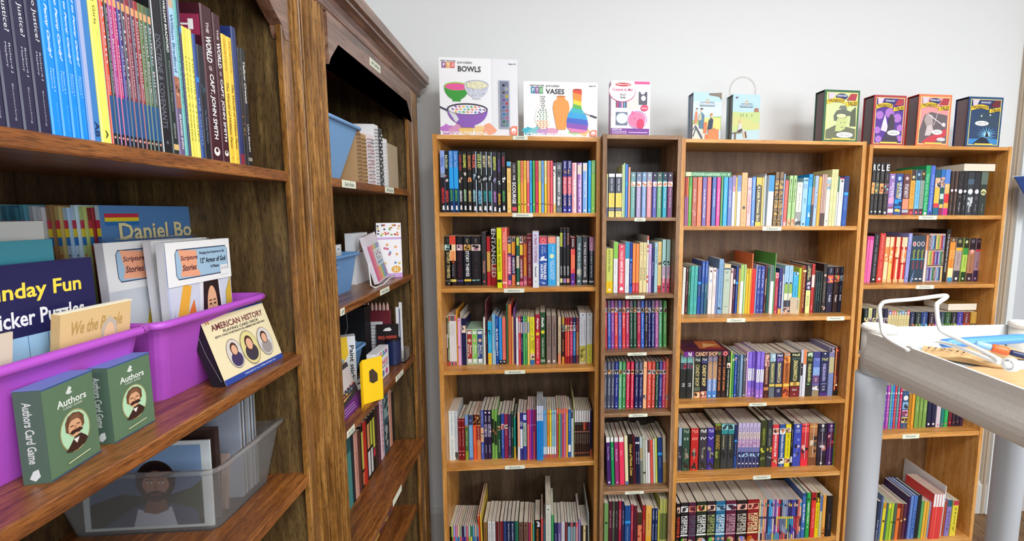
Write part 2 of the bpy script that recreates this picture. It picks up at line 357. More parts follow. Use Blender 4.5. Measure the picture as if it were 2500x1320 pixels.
def book_mesh(T, Hh, dep, col, toks, hard, sp, seed):
    """local frame: x along the shelf, y into the shelf, z up; spine on y=0. returns (cover MB, pages MB)"""
    c = MB(); tb = .0022 if hard else .0005; ts = .002 if hard else .0006
    tb = min(tb, T*.25); cov = toks.get('c2', col)
    h2 = Hh
    ch = min(.0012, T*.18)
    out = [(0, ch), (ch, 0), (T-ch, 0), (T, ch), (T, dep), (T-tb, dep), (T-tb, ts+.001), (tb, ts+.001), (tb, dep), (0, dep)]
    n = len(out)
    vs = [(x, y, 0) for x, y in out]+[(x, y, h2) for x, y in out]
    c.raw(vs, [(i, (i+1) % n, (i+1) % n+n, i+n) for i in range(n)], col)
    for z0, fl in ((0, 1), (n, 0)):
        for q in ((0, 1, 7, 8), (8, 9, 0), (1, 2, 6, 7), (2, 3, 5, 6), (3, 4, 5)):
            q = tuple(k+z0 for k in q); c.raw([vs[k] for k in q], [tuple(range(len(q)))[::-1] if fl else tuple(range(len(q)))], col)
    f = front(c, ch*.6, T-ch*.6, 0, Hh, -.00006, 0, .00007)
    R = random.Random(seed)
    fr = lambda Y: 1-(Y-sp[0])/(sp[1]-sp[0])
    for k in toks['seq']:
        a = k[1:].split(':')
        if k[0] == 'b':
            y0, y1 = fr(num(a[0])), fr(num(a[1])); f.rect(0, max(y1, 0), 1, min(y0, 1), a[2])
        elif k[0] == 'p':
            y0, y1 = fr(num(a[0])), fr(num(a[1])); cs = a[2:] or ['d8c0a8', '302828', 'a86848']
            f.rect(0, y1, 1, y0, cs[0]); hh = y0-y1; asp = T/Hh
            for i in range(5):
                cx_, cy_ = R.uniform(.15, .85), y1+hh*R.uniform(.15, .85); rr = R.uniform(.16, .34)
                rb = min(rr*asp*1.3, hh*.42, y0-cy_, cy_-y1)
                f.poly([(min(max(cx_+rr*math.cos(t)*R.uniform(.6, 1), 0), 1), cy_+rb*math.sin(t)*R.uniform(.6, 1)) for t in [j*math.pi/4 for j in range(8)]], cs[1+i % (len(cs)-1)] if len(cs) > 1 else '333')
        elif k[0] in 'tT':
            y0, y1 = fr(num(a[2])), fr(num(a[3])); wd = num(a[4]) if len(a) > 4 else .6; of = num(a[5]) if len(a) > 5 else .5
            f.text(a[0].replace('_', ' '), of-wd/2, y1, of+wd/2, y0, a[1], k[0] == 't', 0, True)
        elif k[0] == 'i':
            y0, y1 = fr(num(a[2])), fr(num(a[3])); wd = num(a[4]) if len(a) > 4 else .6; of = num(a[5]) if len(a) > 5 else .5
            f.text(a[0].replace('_', ' '), of-wd/2, y1, of+wd/2, y0, a[1], True, .3, True)
        elif k[0] == 'h':
            y0, y1 = fr(num(a[2])), fr(num(a[3])); f.text(a[0], .1, y1, .9, y0, a[1], True)
        elif k[0] == 'c':
            rr = num(a[2]) if len(a) > 2 else .3; f.ell(.5, fr(num(a[0])), rr, rr*T/Hh, a[1], 14)
        elif k[0] == 'l':
            y = fr(num(a[0])); hh = .035; cc = a[1] if len(a) > 1 else 'f2eef0'
            f.poly([(.28, y-hh), (.66, y-hh), (.8, y-hh*1.35), (.72, y+hh), (.34, y+hh)], cc)
        elif k[0] == 'v':   # coloured stripe running the height: x0:x1:col
            f.rect(num(a[0]), 0, num(a[1]), 1, a[2])
        elif k[0] == 'G':   # tiers of little spines behind a clear front
            cs = ['4868c0', 'b8a0d0', 'e07040', '388848', 'd8c040', '582878', '2890b0', 'a83048', '5a5040', '88b850']
            for r_ in range(3):
                for i in range(10):
                    f.rect(i/10+.01, .02+r_*.325, (i+1)/10-.01, .31+r_*.325, cs[(i*3+r_*4) % 10], False)
            f.up()
    if 'front' in toks: toks['front'](Face(c, (0, dep, 0), (0, -1, 0), (0, 0, 1), dep, Hh, 0, .00008))
    p = MB(); ins = .0035 if hard else .0009; iz = .003 if hard else .0004
    p.box((tb+.0001, ts+.001, iz), (T-tb-.0001, dep-ins, Hh-iz))
    return c, p
def parse(spec):
    t = spec.split(); x0 = None
    i_ = t[0].rindex('-'); x0, x1 = num(t[0][:i_]), num(t[0][i_+1:])
    seq = [k for k in t[3:] if k[0] in 'btTihpclvG' and len(k) > 1]
    d = {'seq': seq}
    for k in t[3:]:
        if k[0] == 'L': d['lean'] = num(k[1:])
        elif k[0] == 'F': d['foot'] = num(k[1:])
        elif k[0] == 'D': d['dep'] = num(k[1:])
        elif k == 'H': d['hard'] = True
        elif k[0] == 'k': d['c2'] = k[1:]
    return x0, x1, num(t[1]), t[2], d
def row(case, si, crop, foot, place, grp, specs, dep=.13, lean=0, gap=.5):
    """case letter or left-plane X; crop (x0,y0,scale); foot: crop Y of the spine foot, number or (x,Y,x,Y)"""
    cx0, cy0, s = crop; prev = None
    isb = case in CASES
    z = CASES[case]['zs'][si] if isb else si
    ft = (lambda x: foot) if not isinstance(foot, tuple) else (lambda x: foot[1]+(foot[3]-foot[1])*(x-foot[0])/(foot[2]-foot[0]))
    n0 = ROWS.count(place); 
    for sp in [k for k in specs.strip().split('\n') if k.strip()]:
        x0, x1, top, col, d = parse(sp)
        if x0 is None: x0 = prev
        prev = x1; ROWS.append(place); n0 += 1
        fy = d.get('foot', ft((x0+x1)/2)); px = lambda x: cx0+x/s; py = lambda y: cy0+y/s
        g = .0003
        if isb:
            dc = CASES[case]['D']
            if si == 0: Ds = dc+.004
            else:
                xr = x0 if ('foot' in d or isinstance(foot, tuple)) else 700
                Ds = onZ(px(xr), py(fy if 'foot' in d else ft(xr)), z)[1]
                Ds = min(max(Ds, dc+.003), dc+.11)
            A = onY(px(x0), py(fy), Ds); B = onY(px(x1), py(fy), Ds); Tt = onY(px((x0+x1)/2), py(top), Ds)
            a0, T, Hh, pos = A[0]+g, B[0]-A[0]-2*g, Tt[2]-z, Ds
            cs = CASES[case]; a0 = max(a0, cs['X0']+cs['st']+.0012)
            if a0+T > cs['X1']-cs['st']-.001: T = cs['X1']-cs['st']-.001-a0
            mxd = cs['D']+cs['deep']-.0095-Ds
        else:
            A = onX(px(x0), py(fy), case); B = onX(px(x1), py(fy), case)
            a0, T, Hh, pos = A[1]+g, B[1]-A[1]-2*g, top, case; mxd = .3
        dp = min(d.get('dep', dep), mxd)
        ln = d.get('lean', lean)
        BOOKS.append(dict(row=place, n=n0, T=max(T, .0018), H=Hh, dep=dp, col=col, d=d, z=z, a0=a0, pos=pos, back=isb, lean=ln, hard=d.get('hard', False), grp=grp,
                          sp=(top, fy) if isb else (0, 100), area=(x1-x0)/s*(Hh*1070/(pos if isb else (A[1]+.0))), x0=x0))
def finish_books(limit=300):
    rank = sorted(BOOKS, key=lambda b: -b['area']); keep = set(id(b) for b in rank[:limit]); rest = MB(); rp = MB()
    for k, b in enumerate(BOOKS):
        c, p = book_mesh(b['T'], b['H'], b['dep'], b['col'], b['d'], b['hard'], b['sp'], k)
        ln = math.radians(b['lean']); T = b['T']
        if ln > 0: R_ = Matrix.Translation((T, 0, 0)) @ Matrix.Rotation(ln, 4, 'Y') @ Matrix.Translation((-T, 0, 0))
        else: R_ = Matrix.Rotation(ln, 4, 'Y')
        if b['back']: W_ = Matrix.Translation((b['a0'], b['pos'], b['z']))
        else: W_ = Matrix.Translation((b['pos'], b['a0'], b['z'])) @ Matrix.Rotation(math.pi/2, 4, 'Z')
        if id(b) in keep:
            o = c.build('book', PRINT); p.build('page_block', PAGES, o); o.matrix_world = W_ @ R_
            sz_ = 'slim ' if T < .0085 else ('thick ' if T > .026 else '')
            tx = [t for t in b['d']['seq'] if t[0] in 'tTi']; cn = cname(b['col'])
            tag(o, f"{sz_}{cn} book, {ordn(b['n'])} from left, {b['row']}", 'book', b['grp'])
        else:
            rest.add(c, W_ @ R_); rp.add(p, W_ @ R_)
    if rest.v:
        o = rest.build('book_infill', PRINT); o['kind'] = 'stuff'; o['label'] = 'small slim books packed in among the others on the shelves'; o['category'] = 'books'
        q = rp.build('page_block', PAGES, o); q['kind'] = 'stuff'
# ------------------------------------------------------------------ bookcase A
NA = 'of bookcase by dark cabinet'
c1, c2 = (1050, 350, 7.332), (1240, 350, 7.335)
row('A', 0, c1, 1224, 'top shelf '+NA, 'books on the top shelf '+NA, '''
200-285 125 96ace6 tFREEFALL:1a4ca8:240:420 b520:620:8a94ac b600:1224:15151c tABRAMSON:e8323c:780:1060 l1140
278-352 135 17181a tBACKLASH:d8e8b8:205:440 p530:700:1a1a1a:d8d8d8:a03040 tABRAMSON:e8484c:830:1040:.7 l1140
354-432 130 2aa2ec b130:420:3a78c8 tREMOTE_ONE:9cc4f0:140:420 b800:1224:14204c tABRAMSON:50b860:815:1025 l1140
438-518 130 2aa2ec b130:420:3a78c8 tCLEAR_TALK:9cc4f0:150:420 b800:1224:14204c tABRAMSON:50b860:815:1025 l1140
524-596 142 1b191c tDIRE_OPS:c03848:205:480 p590:710:1b191c:d8b098:e8d8c8 tABRAMSON:e8e8f0:830:1030 l1135
600-672 145 1a1b1a tCROSSFIRE:d8e060:190:430:.75 p500:660:1a1b1a:e8e8e0:a8a080 tABRAMSON:b4dcb0:810:1025:.7 l1140
680-760 148 1d1817 tDISCONNECT:e08850:210:465:.7 p590:690:1d1817:d88858 tABRAMSON:f0d890:830:1030 l1140
766-850 142 1c1c20 v.82:1:c0d8ec tWAR_ZONE:f06858:195:430:.7:.4 p530:640:1c1c20:7898b0:a8c0d0 tABRAMSON:a8e0ec:820:1030:.6:.4 l1150
856-942 148 151618 v.88:1:d0e0d8 tLOCK_&_KEY:d8ec80:190:440:.75:.45 p560:700:151618:e0e0e0:888 tABRAMSON:78c8f4:830:1070:.75 l1150
946-1034 148 1a1b1e v.84:1:b8d0e4 tSECURITY:f0dca8:215:425:.6:.4 p560:690:1a1b1e:a8b0b8 tABRAMSON:18a4a4:835:1030 l1145
1038-1122 150 1a1b1e v.84:1:b8d0e4 tSECURITY:f0dca8:220:425:.6:.4 p560:690:1a1b1e:a8b0b8 tABRAMSON:18a4a4:835:1030 l1145
1126-1205 150 2a2532 tREDEMPTION:dce460:235:475:.65 p570:730:2a2532:9890b8 tABRAMSON:cc8ce0:845:1045 l1160
1210-1280 160 1a171e TSOCIAL_SCREEN:8a60cc:280:510:.55 p640:760:1a171e:487068:e8e8e8 tABRAMSON:f4b83c:880:1085 l1175
1286-1362 160 161618 tFEARLESS:b02c50:230:410 p590:690:161618:e8e8e8 tABRAMSON:50b860:835:1030 l1140
1380-1455 325 f0c878 b325:405:48b0e4 b405:440:28202c TTHE_TRAVELER:906020:480:650:.2 TDESERT_RUN:a87828:700:870:.5 c1160:806030:.12
1460-1560 340 352a2d TNIELSEN:d0c8c8:375:525:.3 tTHE:f0f0f0:560:650:.35 tSCOURGE:ffffff:685:1068:.66 b1125:1192:e04858 v0:.06:241c1e
''', dep=.14)
row('A', 0, c2, 1235, 'top shelf '+NA, 'books on the top shelf '+NA, '''
178-228 308 b4d038 b310:720:98c058 TPICTURE_PUZZLE:688030:340:600:.5 c1090:2c2c1c:.3
232-282 308 f09848 b308:700:e87860 TADVENTURES:a04020:330:620:.5 c1080:7a2010:.3
286-335 308 f0c440 TADVENTURES:805018:330:640:.5 c1085:4a3820:.3
341-389 308 e85868 b308:700:f49078 TPICTURE:f8d0c0:330:600:.5 c1095:fff0f0:.3
392-436 308 3ca8ec TADVENTURES:184880:340:700:.5 c1080:14284c:.3
446-488 308 4cb458 TADVENTURES:185828:330:660:.5 c1090:f0e0a0:.3
493-545 308 dc3c58 TADVENTURES:701028:340:680:.5 c1070:5a1020:.3
550-596 308 f0d840 b308:680:b8c888 TPUZZLES:a08820:420:600:.5 c1080:c89020:.3
600-648 308 74a8e8 TADVENTURES:28489c:330:720:.5 c1075:242c50:.3
654-700 308 f0cc34 b308:720:e8e098 TPUZZLES:b09030:420:600:.5 c1080:4a3a20:.3
706-754 308 f49058 b308:620:f08870 TADVENTURES:b04830:340:600:.4 c1085:7a3018:.3
760-805 308 f06070 TADVENTURES:a02838:340:600:.4 c1095:801828:.3
812-858 345 f4f0e4 b345:405:1c2c5c p430:610:f0eee8:202838 b1080:1235:f0c458
866-968 340 5c6068 tTHE:b8bcc0:385:455:.5 c530:3c4248:.35 tSISTERHOOD:ffffff:600:870:.42 T0F:f0f0f0:880:920:.3 iShrubs:ffffff:935:1100:.5 b1140:1220:74787e
982-1058 308 2c2c78 TTRAVEL:f0f0f8:320:450:.4 p460:550:2c2c78:c8a080:705048 b590:900:d85868 tTHE_LITTLE_CAFE:f8d8e0:600:1110:.42 b1130:1235:3838a0 c1185:f0f0ff:.2
1064-1142 308 2c2c78 TTRAVEL:f0f0f8:320:450:.4 p460:550:2c2c78:c8a080:705048 b590:900:d85868 tTHE_LITTLE_CAFE:f8d8e0:600:1110:.42 b1130:1235:3838a0 c1185:f0f0ff:.2
1146-1230 345 f0a4ac v.5:1:f4d8dc TMOONBEAM:c86878:380:500:.3 iLily_and_Me:fff:640:1000:.5 c1180:fff0f4:.2
1240-1322 345 9c68b8 v.6:1:d8b8e8 b380:550:e8d8c8 iLily_and_Me:f8e8ff:640:1100:.5 c1190:fff0ff:.2
1336-1418 345 7cacec v.7:1:b8d4f4 b360:490:e8dcd0 iLily_and_Me:e0f0ff:640:950:.5 c1190:fff:.2
1434-1486 308 14a8ec TOCEANS:88d8f8:440:580:.4 c1180:d0f0f8:.25
1490-1562 303 90cc58 b303:540:74b468 TGARDENS:d0e8a0:340:520:.4 c1150:d8f0b0:.22
''', dep=.14)
c1, c2 = (1060, 540, 7.335), (1260, 540, 7.333)
P2 = 'second shelf '+NA
row('A', 1, c1, 1150, P2, 'books on the '+P2, '''
150-284 268 151716 TRILEY:606860:310:390:.25 p415:515:98c4bc:384c48:d8e8e4 tSTORY_THIEVES:d4c488:550:1010:.42 b1050:1068:606458 c1110:a0a898:.1
290-406 262 2a1c1c b262:412:dc4c38 b412:530:f4dcb0 b530:700:f0b078 tSTORY:e8602c:530:750:.4 tTHIEVES:606878:760:985:.4 b1035:1078:e8d868
412-530 268 16131c TRILEY:404450:310:390:.25 p415:520:d0a0b0:241c28:f0e0e0 tSTORY_THIEVES:5c1c30:540:1000:.42 b1045:1075:5a4c80
540-672 268 171a26 TRILEY:d8c880:310:390:.25 p415:515:c89848:382818:f0d890 tSTORY_THIEVES:f4f4f4:525:985:.45 b1035:1070:f0d048
676-846 268 17141a TRILEY:a89080:310:390:.2 p415:525:e0d0c8:281820:b87890 tSTORY_THIEVES:3c3034:540:1010:.4 p1040:1080:17141a:88c0c0
856-942 195 2c282b v.55:1:403a3e THURRICANE:4c4448:300:560:.4:.35 tSTRANDED:e09c8c:705:930:.45 c1080:e8605c:.2
950-1020 275 d42834 b540:900:f0b860 TRIPPLE:f0e060:560:880:.4
1024-1126 118 131318 b770:1150:cc1c24 tENTANGLED:ffffff:128:1010:.82 b1040:1100:cc1c24
1130-1220 118 dede0c F1200 tSINISTER_SECRETS:4c4c08:310:900:.42 b1045:1095:1c1c10
1224-1312 115 e8584c F1195 v.75:1:f4a090 tTWISTED_FATE:f8c0a8:190:510:.4:.4 TALAMEDA_BLACK:8c2018:560:1030:.3 b1085:1110:f8e0d8
1322-1386 280 30407c p285:370:98a0b0:202430 b400:570:e0bc40 b610:960:b8508c tSWINDLE:ffffff:640:940:.6 b1060:1140:e878b0
1392-1462 280 ec8858 p285:370:808880:283830 b375:580:e8a028 b610:960:1c1c60 tHIDEOUT:fff:650:940:.6 b1060:1130:d87848
''', dep=.135)
row('A', 1, c2, 1148, P2, 'books on the '+P2, '''
8-64 280 1c6450 b290:430:b8d058 b615:830:e8e4c8 tJINGLE:1c1c1c:630:820:.5 b1080:1130:e8d8c8
68-130 278 781c30 p280:390:d8c8c0:302020 b415:600:e4c83c tUNLEASHED:f0e0e0:670:1015:.6 b1070:1140:e87090
134-198 285 d86038 p290:400:a06050:483028 b410:600:d87830 tZOOBREAK:f4c838:640:970:.7 b970:1150:b86888 b1060:1120:e890a0
202-292 230 8c1c3c b290:305:f0d8d8 tTHE_SWISS_FAMILY_ROBINSON:f0dce0:350:1005:.45 b1020:1150:b01c30 c1085:f8d0d0:.15
298-412 180 cccae4 b760:1200:e0e2e6 F1200 tA_TRAIN_TO_POTEVKA:8c2c50:235:740:.42 tRamsdell:30343c:810:1005:.3 c1085:808890:.1
416-560 275 2450a0 b275:400:d04050 c345:e8a0a8:.28 c345:d04050:.2 b400:410:f0d8e0 TJAMES:c8d8f0:460:560:.2:.7 TPATTERSON:c8d8f0:440:585:.2:.4 p615:705:2450a0:e8e8e8 tTREASURE:fff:735:1040:.33:.73 tHUNTERS:fff:760:1030:.33:.3 p1070:1120:2450a0:a8b8d8
568-714 275 38aae6 b275:395:ec8064 c335:f8c8b0:.28 c335:ec8064:.2 TJAMES:c8e8f8:440:560:.2:.6 c620:d8e8c0:.3 TROAD_TO_ADVENTURE:e0f4fc:690:1040:.25:.7 TTREASURE_ISLES:e0f4fc:700:1030:.25:.4 c1090:2878b0:.08
722-780 275 dce8e0 TFAMILY_STORY_READER:888:310:1080:.4
784-834 125 1a1a1e b205:450:ccd458 TUNKNOWN:303010:215:440:.7 tABRAMSON:b8b8bc:795:960:.6 b1020:1098:dcdc98
840-898 122 1c1b20 tSURVIVE:7c6cac:205:460:.6 tABRAMSON:c0c0c4:795:965:.6 b1025:1100:9880b8
902-960 120 1e1b1e tREVENGE:b87860:210:420:.6 tABRAMSON:c0c0c4:795:965:.6 b1025:1100:d89080
976-1056 282 e8504c v0:.12:f09088 b290:495:381420 c330:f0f0f0:.16 tMARKED:f0e8e8:350:460:.3 b600:850:f07858 b930:1150:582c90 c1080:c8a0e0:.2
1082-1174 275 4c6468 tTHE_WILD_ROBOT:d4dee0:385:1000:.42 p1040:1100:4c6468:b8c0c4 p850:960:98988c:c8c8b8
1186-1280 272 3a3c44 tTHE_WILD_ROBOT_ESCAPES:e8e8ec:370:1000:.42 b1060:1095:c0c0c4
1302-1394 285 162838 b285:525:bc80a8 tTHE_WILD_ROBOT_PROTECTS:e0e0e8:380:1010:.34 b1070:1100:c0c4c8
''', dep=.135)
c1, c2 = (1060, 720, 6.6), (1260, 720, 6.6)
P3 = 'third shelf '+NA
row('A', 2, c1, 1122, P3, 'books on the '+P3, '''
166-194 365 5c4ca0 b620:840:e4e0e8
196-246 335 e0e0d4 v.25:.8:688038 TLEMONADE_WAR:f0f0e0:450:680:.4 TDAVIES:f0f0e0:870:1040:.4 b1060:1122:a84838
250-280 325 e8e8ea b330:415:c83848 TCHARLOTTE:707070:480:640:.35 b1060:1122:c04050
281-308 325 e8e8ea b330:415:28242c TSTUART:606060:460:660:.35 b1060:1122:40303c
309-338 325 e8e8ea b330:415:28242c TTRUMPET:606060:460:640:.35 b1060:1122:c04050
339-368 325 e6e6ea b330:415:cc3848 b1060:1122:902838
370-386 235 e8a430 TPONY_CLUB:6a3810:620:780:.4 D.18
390-438 378 ecb0d8 c410:c04880:.25 p800:860:ecb0d8:884870
440-450 275 d8d4cc b550:1122:8868b8 D.17
452-526 375 1a1848 p490:605:e8c8b0:201c48:f0e8e0 TDAVE:283060:660:820:.5
''', dep=.125)
row('A', 2, c1, 1122, P3, 'books on the '+P3, '''
800-832 360 e4e4dc p600:660:e4e4dc:5070a8
834-864 100 561a22 v.45:1:281c20 tLEAD_MARE:c87478:110:400:.35:.3 TLucky_Horse:e8e0dc:650:780:.4 D.18
870-936 430 28b0e0 p560:640:28b0e0:1c3040 TISLAND_BEACH:b8e4f0:770:880:.3 b935:1122:ecc028 TFARM:b08818:960:1040:.25
942-968 305 90c4e0 b650:1122:b8d8e8
969-994 305 78b8e0 b900:1122:c8e0ec
997-1042 335 1c50a0 TSEWELL:90b8e8:385:500:.4 tBLACK_BEAUTY:fff:540:985:.65
1048-1098 365 2c94e4 b1050:1122:121418 c1080:f0f0f0:.25
1102-1158 360 f07464 TThe_Red_Pony_Stories:801c1c:500:930:.3 b1050:1122:121418 c1080:f0f0f0:.25
1166-1198 155 2c5c3c b320:1122:3c6848 D.2
1200-1224 155 e07838 D.2
1226-1252 150 d83c30 v0:.4:f0b070 D.2
1254-1284 350 e4b868 TCIMARRON:a05020:570:900:.4
1286-1302 230 8850a8 D.17
1304-1320 350 28305c
''', dep=.125)
row('A', 2, c2, 1108, P3, 'books on the '+P3, '''
2-40 365 e6e6f0 TTHE_COOKBOOK:8080a0:640:850:.4
44-80 345 d43c4c b420:600:c8b0b8 c395:f8d0d4:.25 TLASSIE:f0b0b8:680:860:.5
82-112 345 202c60 b435:610:c8c8d4 c395:d8d8f0:.25 TSHILOH:d0d0e8:680:900:.5
116-148 345 58bc64 b420:610:a8a8d0 c395:e0f0d0:.25 c1010:185020:.2
150-182 345 3ca058 b430:610:c8a8b0 c395:e0f0d0:.25 TFERN:b0e8b8:680:880:.5
186-220 345 ecd868 b430:600:90a8b8
224-302 355 e4dc30 TCAKE_LADY:50500c:385:615:.35 c660:a8a860:.25 tTHE_WHAT_I:28280c:710:890:.28:.7 TCATCH:28280c:720:860:.28:.35 p930:1020:e8c0a8:302020:f0f0f0 b1030:1108:2c6cac
312-388 310 c8283c b310:560:a41c3c iRipley:ffffff:365:545:.5 c620:e8c038:.38 tW.BRUCE_CAMERON:f8d0d0:690:1010:.3 c1070:f0a0a8:.2
392-474 280 26502c iStella:ffffff:350:510:.5 c590:e4dc3c:.38 tW.BRUCE_CAMERON:d8e8d8:680:990:.28 b1030:1070:90a890
490-566 330 84706a iGalloping_Away:302622:440:820:.4 c1060:f0e0d0:.25
574-652 335 84706a iGalloping_Away:302622:440:820:.4 c1060:f0e0d0:.25
674-724 350 d2bc9c b940:1108:e48c68 TGREAT_HORSE_STORIES:6a5040:480:970:.4
736-782 360 3c1a18 b360:475:b89038 p480:590:808080:101010:c8c8c8 TBLACK_GOLD:f0a858:715:910:.5 b990:1108:dc8830
788-820 365 a42028 p480:580:e8d8a0:302020 b590:985:f04848
822-860 365 a42028 p480:580:c8a888:302020 b590:985:f4684c
864-912 360 802044 c440:f8d0d8:.25 p480:580:f0b0a8:802030 b590:980:d03870 TMISTY:f8b0c8:640:950:.35
916-960 362 182c58 c450:e0e8f0:.25 p480:580:b0c0d8:304048 b590:975:3c80c0 TJUSTIN_MORGAN:c8e0f4:700:900:.35
966-1010 360 6c303c p440:560:a84848:301820 b590:970:a86c44 TBRIGHTY:e8c0a0:750:880:.35
1018-1128 285 ccd0d8 c320:283c48:.1 TJAMES_HERRIOT:8090a0:400:740:.28:.7 TALL_CREATURES_GREAT:808890:350:790:.22:.3 p820:1090:b4ac48:706c30:d8c878
1134-1228 288 ccd4dc c320:283c48:.12 TJAMES_HERRIOT:7c8c9c:380:740:.42 b795:1108:c8c848 TALL_THINGS:707030:820:1000:.25 c1055:303810:.08
''', dep=.135)
c1, c2 = (1060, 930, 5.739), (1260, 930, 5.738)
P4 = 'fourth shelf '+NA
row('A', 3, c1, 1096, P4, 'books on the '+P4, '''
172-256 420 dce6e6 F1112 c450:284860:.1 TJAMES_HERRIOT:6c8ca8:480:760:.32 TEvery_Living_Thing:788898:820:1050:.3 c1080:283848:.08
258-342 415 c6cad2 F1106 c450:283848:.1 TJAMES_HERRIOT:6c8ca8:475:800:.32 TThe_Lord_God:787c88:820:970:.25 b995:1100:4c4844 c1080:e8e8e8:.15
346-388 525 841c20 b550:556:d8a0a0 b640:646:d8a0a0 TJUSTIN_MORGAN:d8a8a8:700:900:.4 b965:972:d8a0a0 c1020:f0d8d8:.2
390-436 525 841c20 b550:556:d8a0a0 b640:646:d8a0a0 TKING_OF_THE_WIND:d8a8a8:680:910:.4 b965:972:d8a0a0 c1020:f0d8d8:.2
440-488 470 50743c b470:615:8098d4 b620:635:e8785c TMISTY_SEA:d8e8c0:690:900:.4 b970:1096:90a038
492-548 475 78acdc b475:610:383c60 c550:7080c8:.3 TSAND_DUNE:a0d0f8:650:900:.4 b1060:1096:5868b0
552-600 470 ee5830 b470:610:2c1c1c p480:600:2c1c1c:c87840 TBLACK_STALLION:f8a080:650:880:.4
603-656 472 d88048 b472:610:302018 p480:600:302018:c89860 b630:820:8c1c20 TBLACK_STALLION:f0d0b0:650:900:.4
660-704 408 4c5cac TJust_Gus:c8d8f4:440:590:.5 p650:850:f0c090:304888:e89868 TRUSSELL:d8e0f8:890:1010:.3
708-754 408 281c44 c440:f0e8f0:.3 TWOLF:f0f0f8:480:570:.5 p600:780:88809c:1c1c2c:f0e0d0 TSECRET:d8d8e8:890:1010:.3
757-808 408 281c44 c440:f0e8f0:.3 TWOLF:f0f0f8:480:570:.5 p600:780:88809c:1c1c2c:f0e0d0 TSECRET:d8d8e8:890:1010:.3
814-850 400 78b050 b530:870:1a241c p650:720:1a241c:c86850
853-888 398 7cb454 b560:900:1a241c p690:760:1a241c:c86850
892-936 475 184c34 p630:690:d8a070:302820 TJUNGLE:d8e8d0:820:1000:.4
943-986 460 2c4ca4 p600:680:f0b0a0:a84858 TSON_OF_THE_MIST:a8c0f0:690:950:.5
988-1040 462 8c2048 p610:670:e8d8c8:404040 TSTAR:e8b0c0:690:760:.4
1043-1083 462 40345c TA_SUMMER_RACE:c8c0e0:640:920:.5 c1065:c8c0d8:.2
1086-1118 425 1a3c2c c450:e0f0e0:.25 TDRAGON:b8d8c0:650:800:.5
1121-1148 510 1c988c b930:1096:e8b428
''', dep=.13)
row('A', 3, c2, 1078, P4, 'books on the '+P4, '''
24-58 440 e4e4ec b440:900:f0ac84
60-98 445 302c80 p560:620:c8c8d8:302c80 b660:920:e8e8f0
100-152 450 343c8c b470:540:b8c0f0 b575:890:a8c0b0 THISTORY:202838:620:870:.5
158-186 400 ec6c64 b400:600:c82c60 c610:f0b0b8:.3
188-214 400 b83094 c605:f0c0e0:.3
216-240 400 64309c c608:d8c0f0:.3
242-264 402 a02454 b700:1078:c85050 c605:f0c090:.3
266-290 400 782860 c605:d0a8c8:.3
''', dep=.13)
row('A', 3, c2, 1095, P4, 'books on the '+P4, '''
292-315 345 1a8ce0 b345:550:e6e6ee c460:404048:.3
316-338 345 1c8ce0 b345:550:e6e6ee c460:404048:.3
339-360 345 1c90e4 b345:550:e6e6ee c460:404048:.3
361-382 345 2c94e0 b345:550:e6e6ee
''', dep=.14)
row('A', 3, c2, 1066, P4, 'books on the '+P4, '''
384-406 405 74acdc c470:20283c:.3 b910:1010:f0f0f0 b1016:1066:c04c4c
408-432 405 78b4dc c460:20283c:.3 b910:1010:f0f0f0 b1016:1066:c04c4c
436-466 405 ec902c c455:20283c:.3 TCHESTER:603010:560:760:.4 b910:1010:f0f0f0 b1016:1066:c04c4c
469-498 405 ecd848 c455:20283c:.3 TTUCKER:605810:560:700:.4 b910:1010:f0f0f0 b1016:1066:c04c4c
501-530 405 90c4d4 c450:20283c:.3 TPOLAR_BEAR:183848:560:760:.4 b910:1010:f0f0f0 b1016:1066:c04c4c
533-563 405 aacadc c450:20283c:.3 TPOLAR_BEAR:183848:560:760:.4 b910:1010:f0f0f0 b1016:1066:c04c4c
567-594 385 c44848 b385:455:f47c60 c570:f0c8b8:.3
598-618 385 88c434 b385:455:f47c60
620-641 385 6088b4 b385:455:f47c60
644-668 385 dc4c5c b385:455:f47c60 c560:f8d0c8:.3
670-696 385 cc78b0 b385:455:f47c60
699-726 385 eeb034 b385:455:f47c60
730-768 400 1c60b0 b890:990:f4f4f4 TALWAYS:80b8e8:440:700:.5
772-800 430 ccdce4 b430:520:303840 TWELCOMES:889098:640:850:.5
803-812 260 d8dc90 D.2
818-842 410 34221c b410:575:e4e4e4 c600:788070:.4 c710:f0a890:.4 Tstories:c8b0a0:740:880:.5 c1010:e87858:.4
843-866 410 34221c b410:575:e4e4e4 c600:788070:.4 c710:f0a890:.4 Tstories:c8b0a0:740:880:.5 c1010:e87858:.4
867-890 410 34221c b410:575:e4e4e4 c600:708898:.4 c710:f0a890:.4 Tstories:c8b0a0:740:880:.5 c1010:e87858:.4
891-914 410 34221c b410:575:e4e4e4 c600:607860:.4 c710:f0a890:.4 Tstories:c8b0a0:740:880:.5 c1010:e87858:.4
915-938 410 34221c b410:575:e4e4e4 c600:506848:.4 c710:f0a890:.4 Tstories:c8b0a0:740:880:.5 c1010:e87858:.4
939-962 410 34221c b410:575:e4e4e4 b580:690:d86040 c710:f0a890:.4 Tstories:c8b0a0:740:900:.5 c1010:e87858:.4
963-986 410 34221c b410:575:e4e4e4 b580:690:8c2028 c710:f0a890:.4 Tstories:c8b0a0:740:880:.5 c1010:e87858:.4
987-1010 410 34221c b410:575:e4e4e4 c600:a02028:.4 c710:f0a890:.4 Tstories:c8b0a0:740:880:.5 c1010:e87858:.4
1011-1034 410 34221c b410:575:e4e4e4 b580:690:603070 c710:f0a890:.4 Tstories:c8b0a0:740:880:.5 c1010:e87858:.4
1038-1056 415 1c2454 b960:1066:d86048
''', dep=.13)
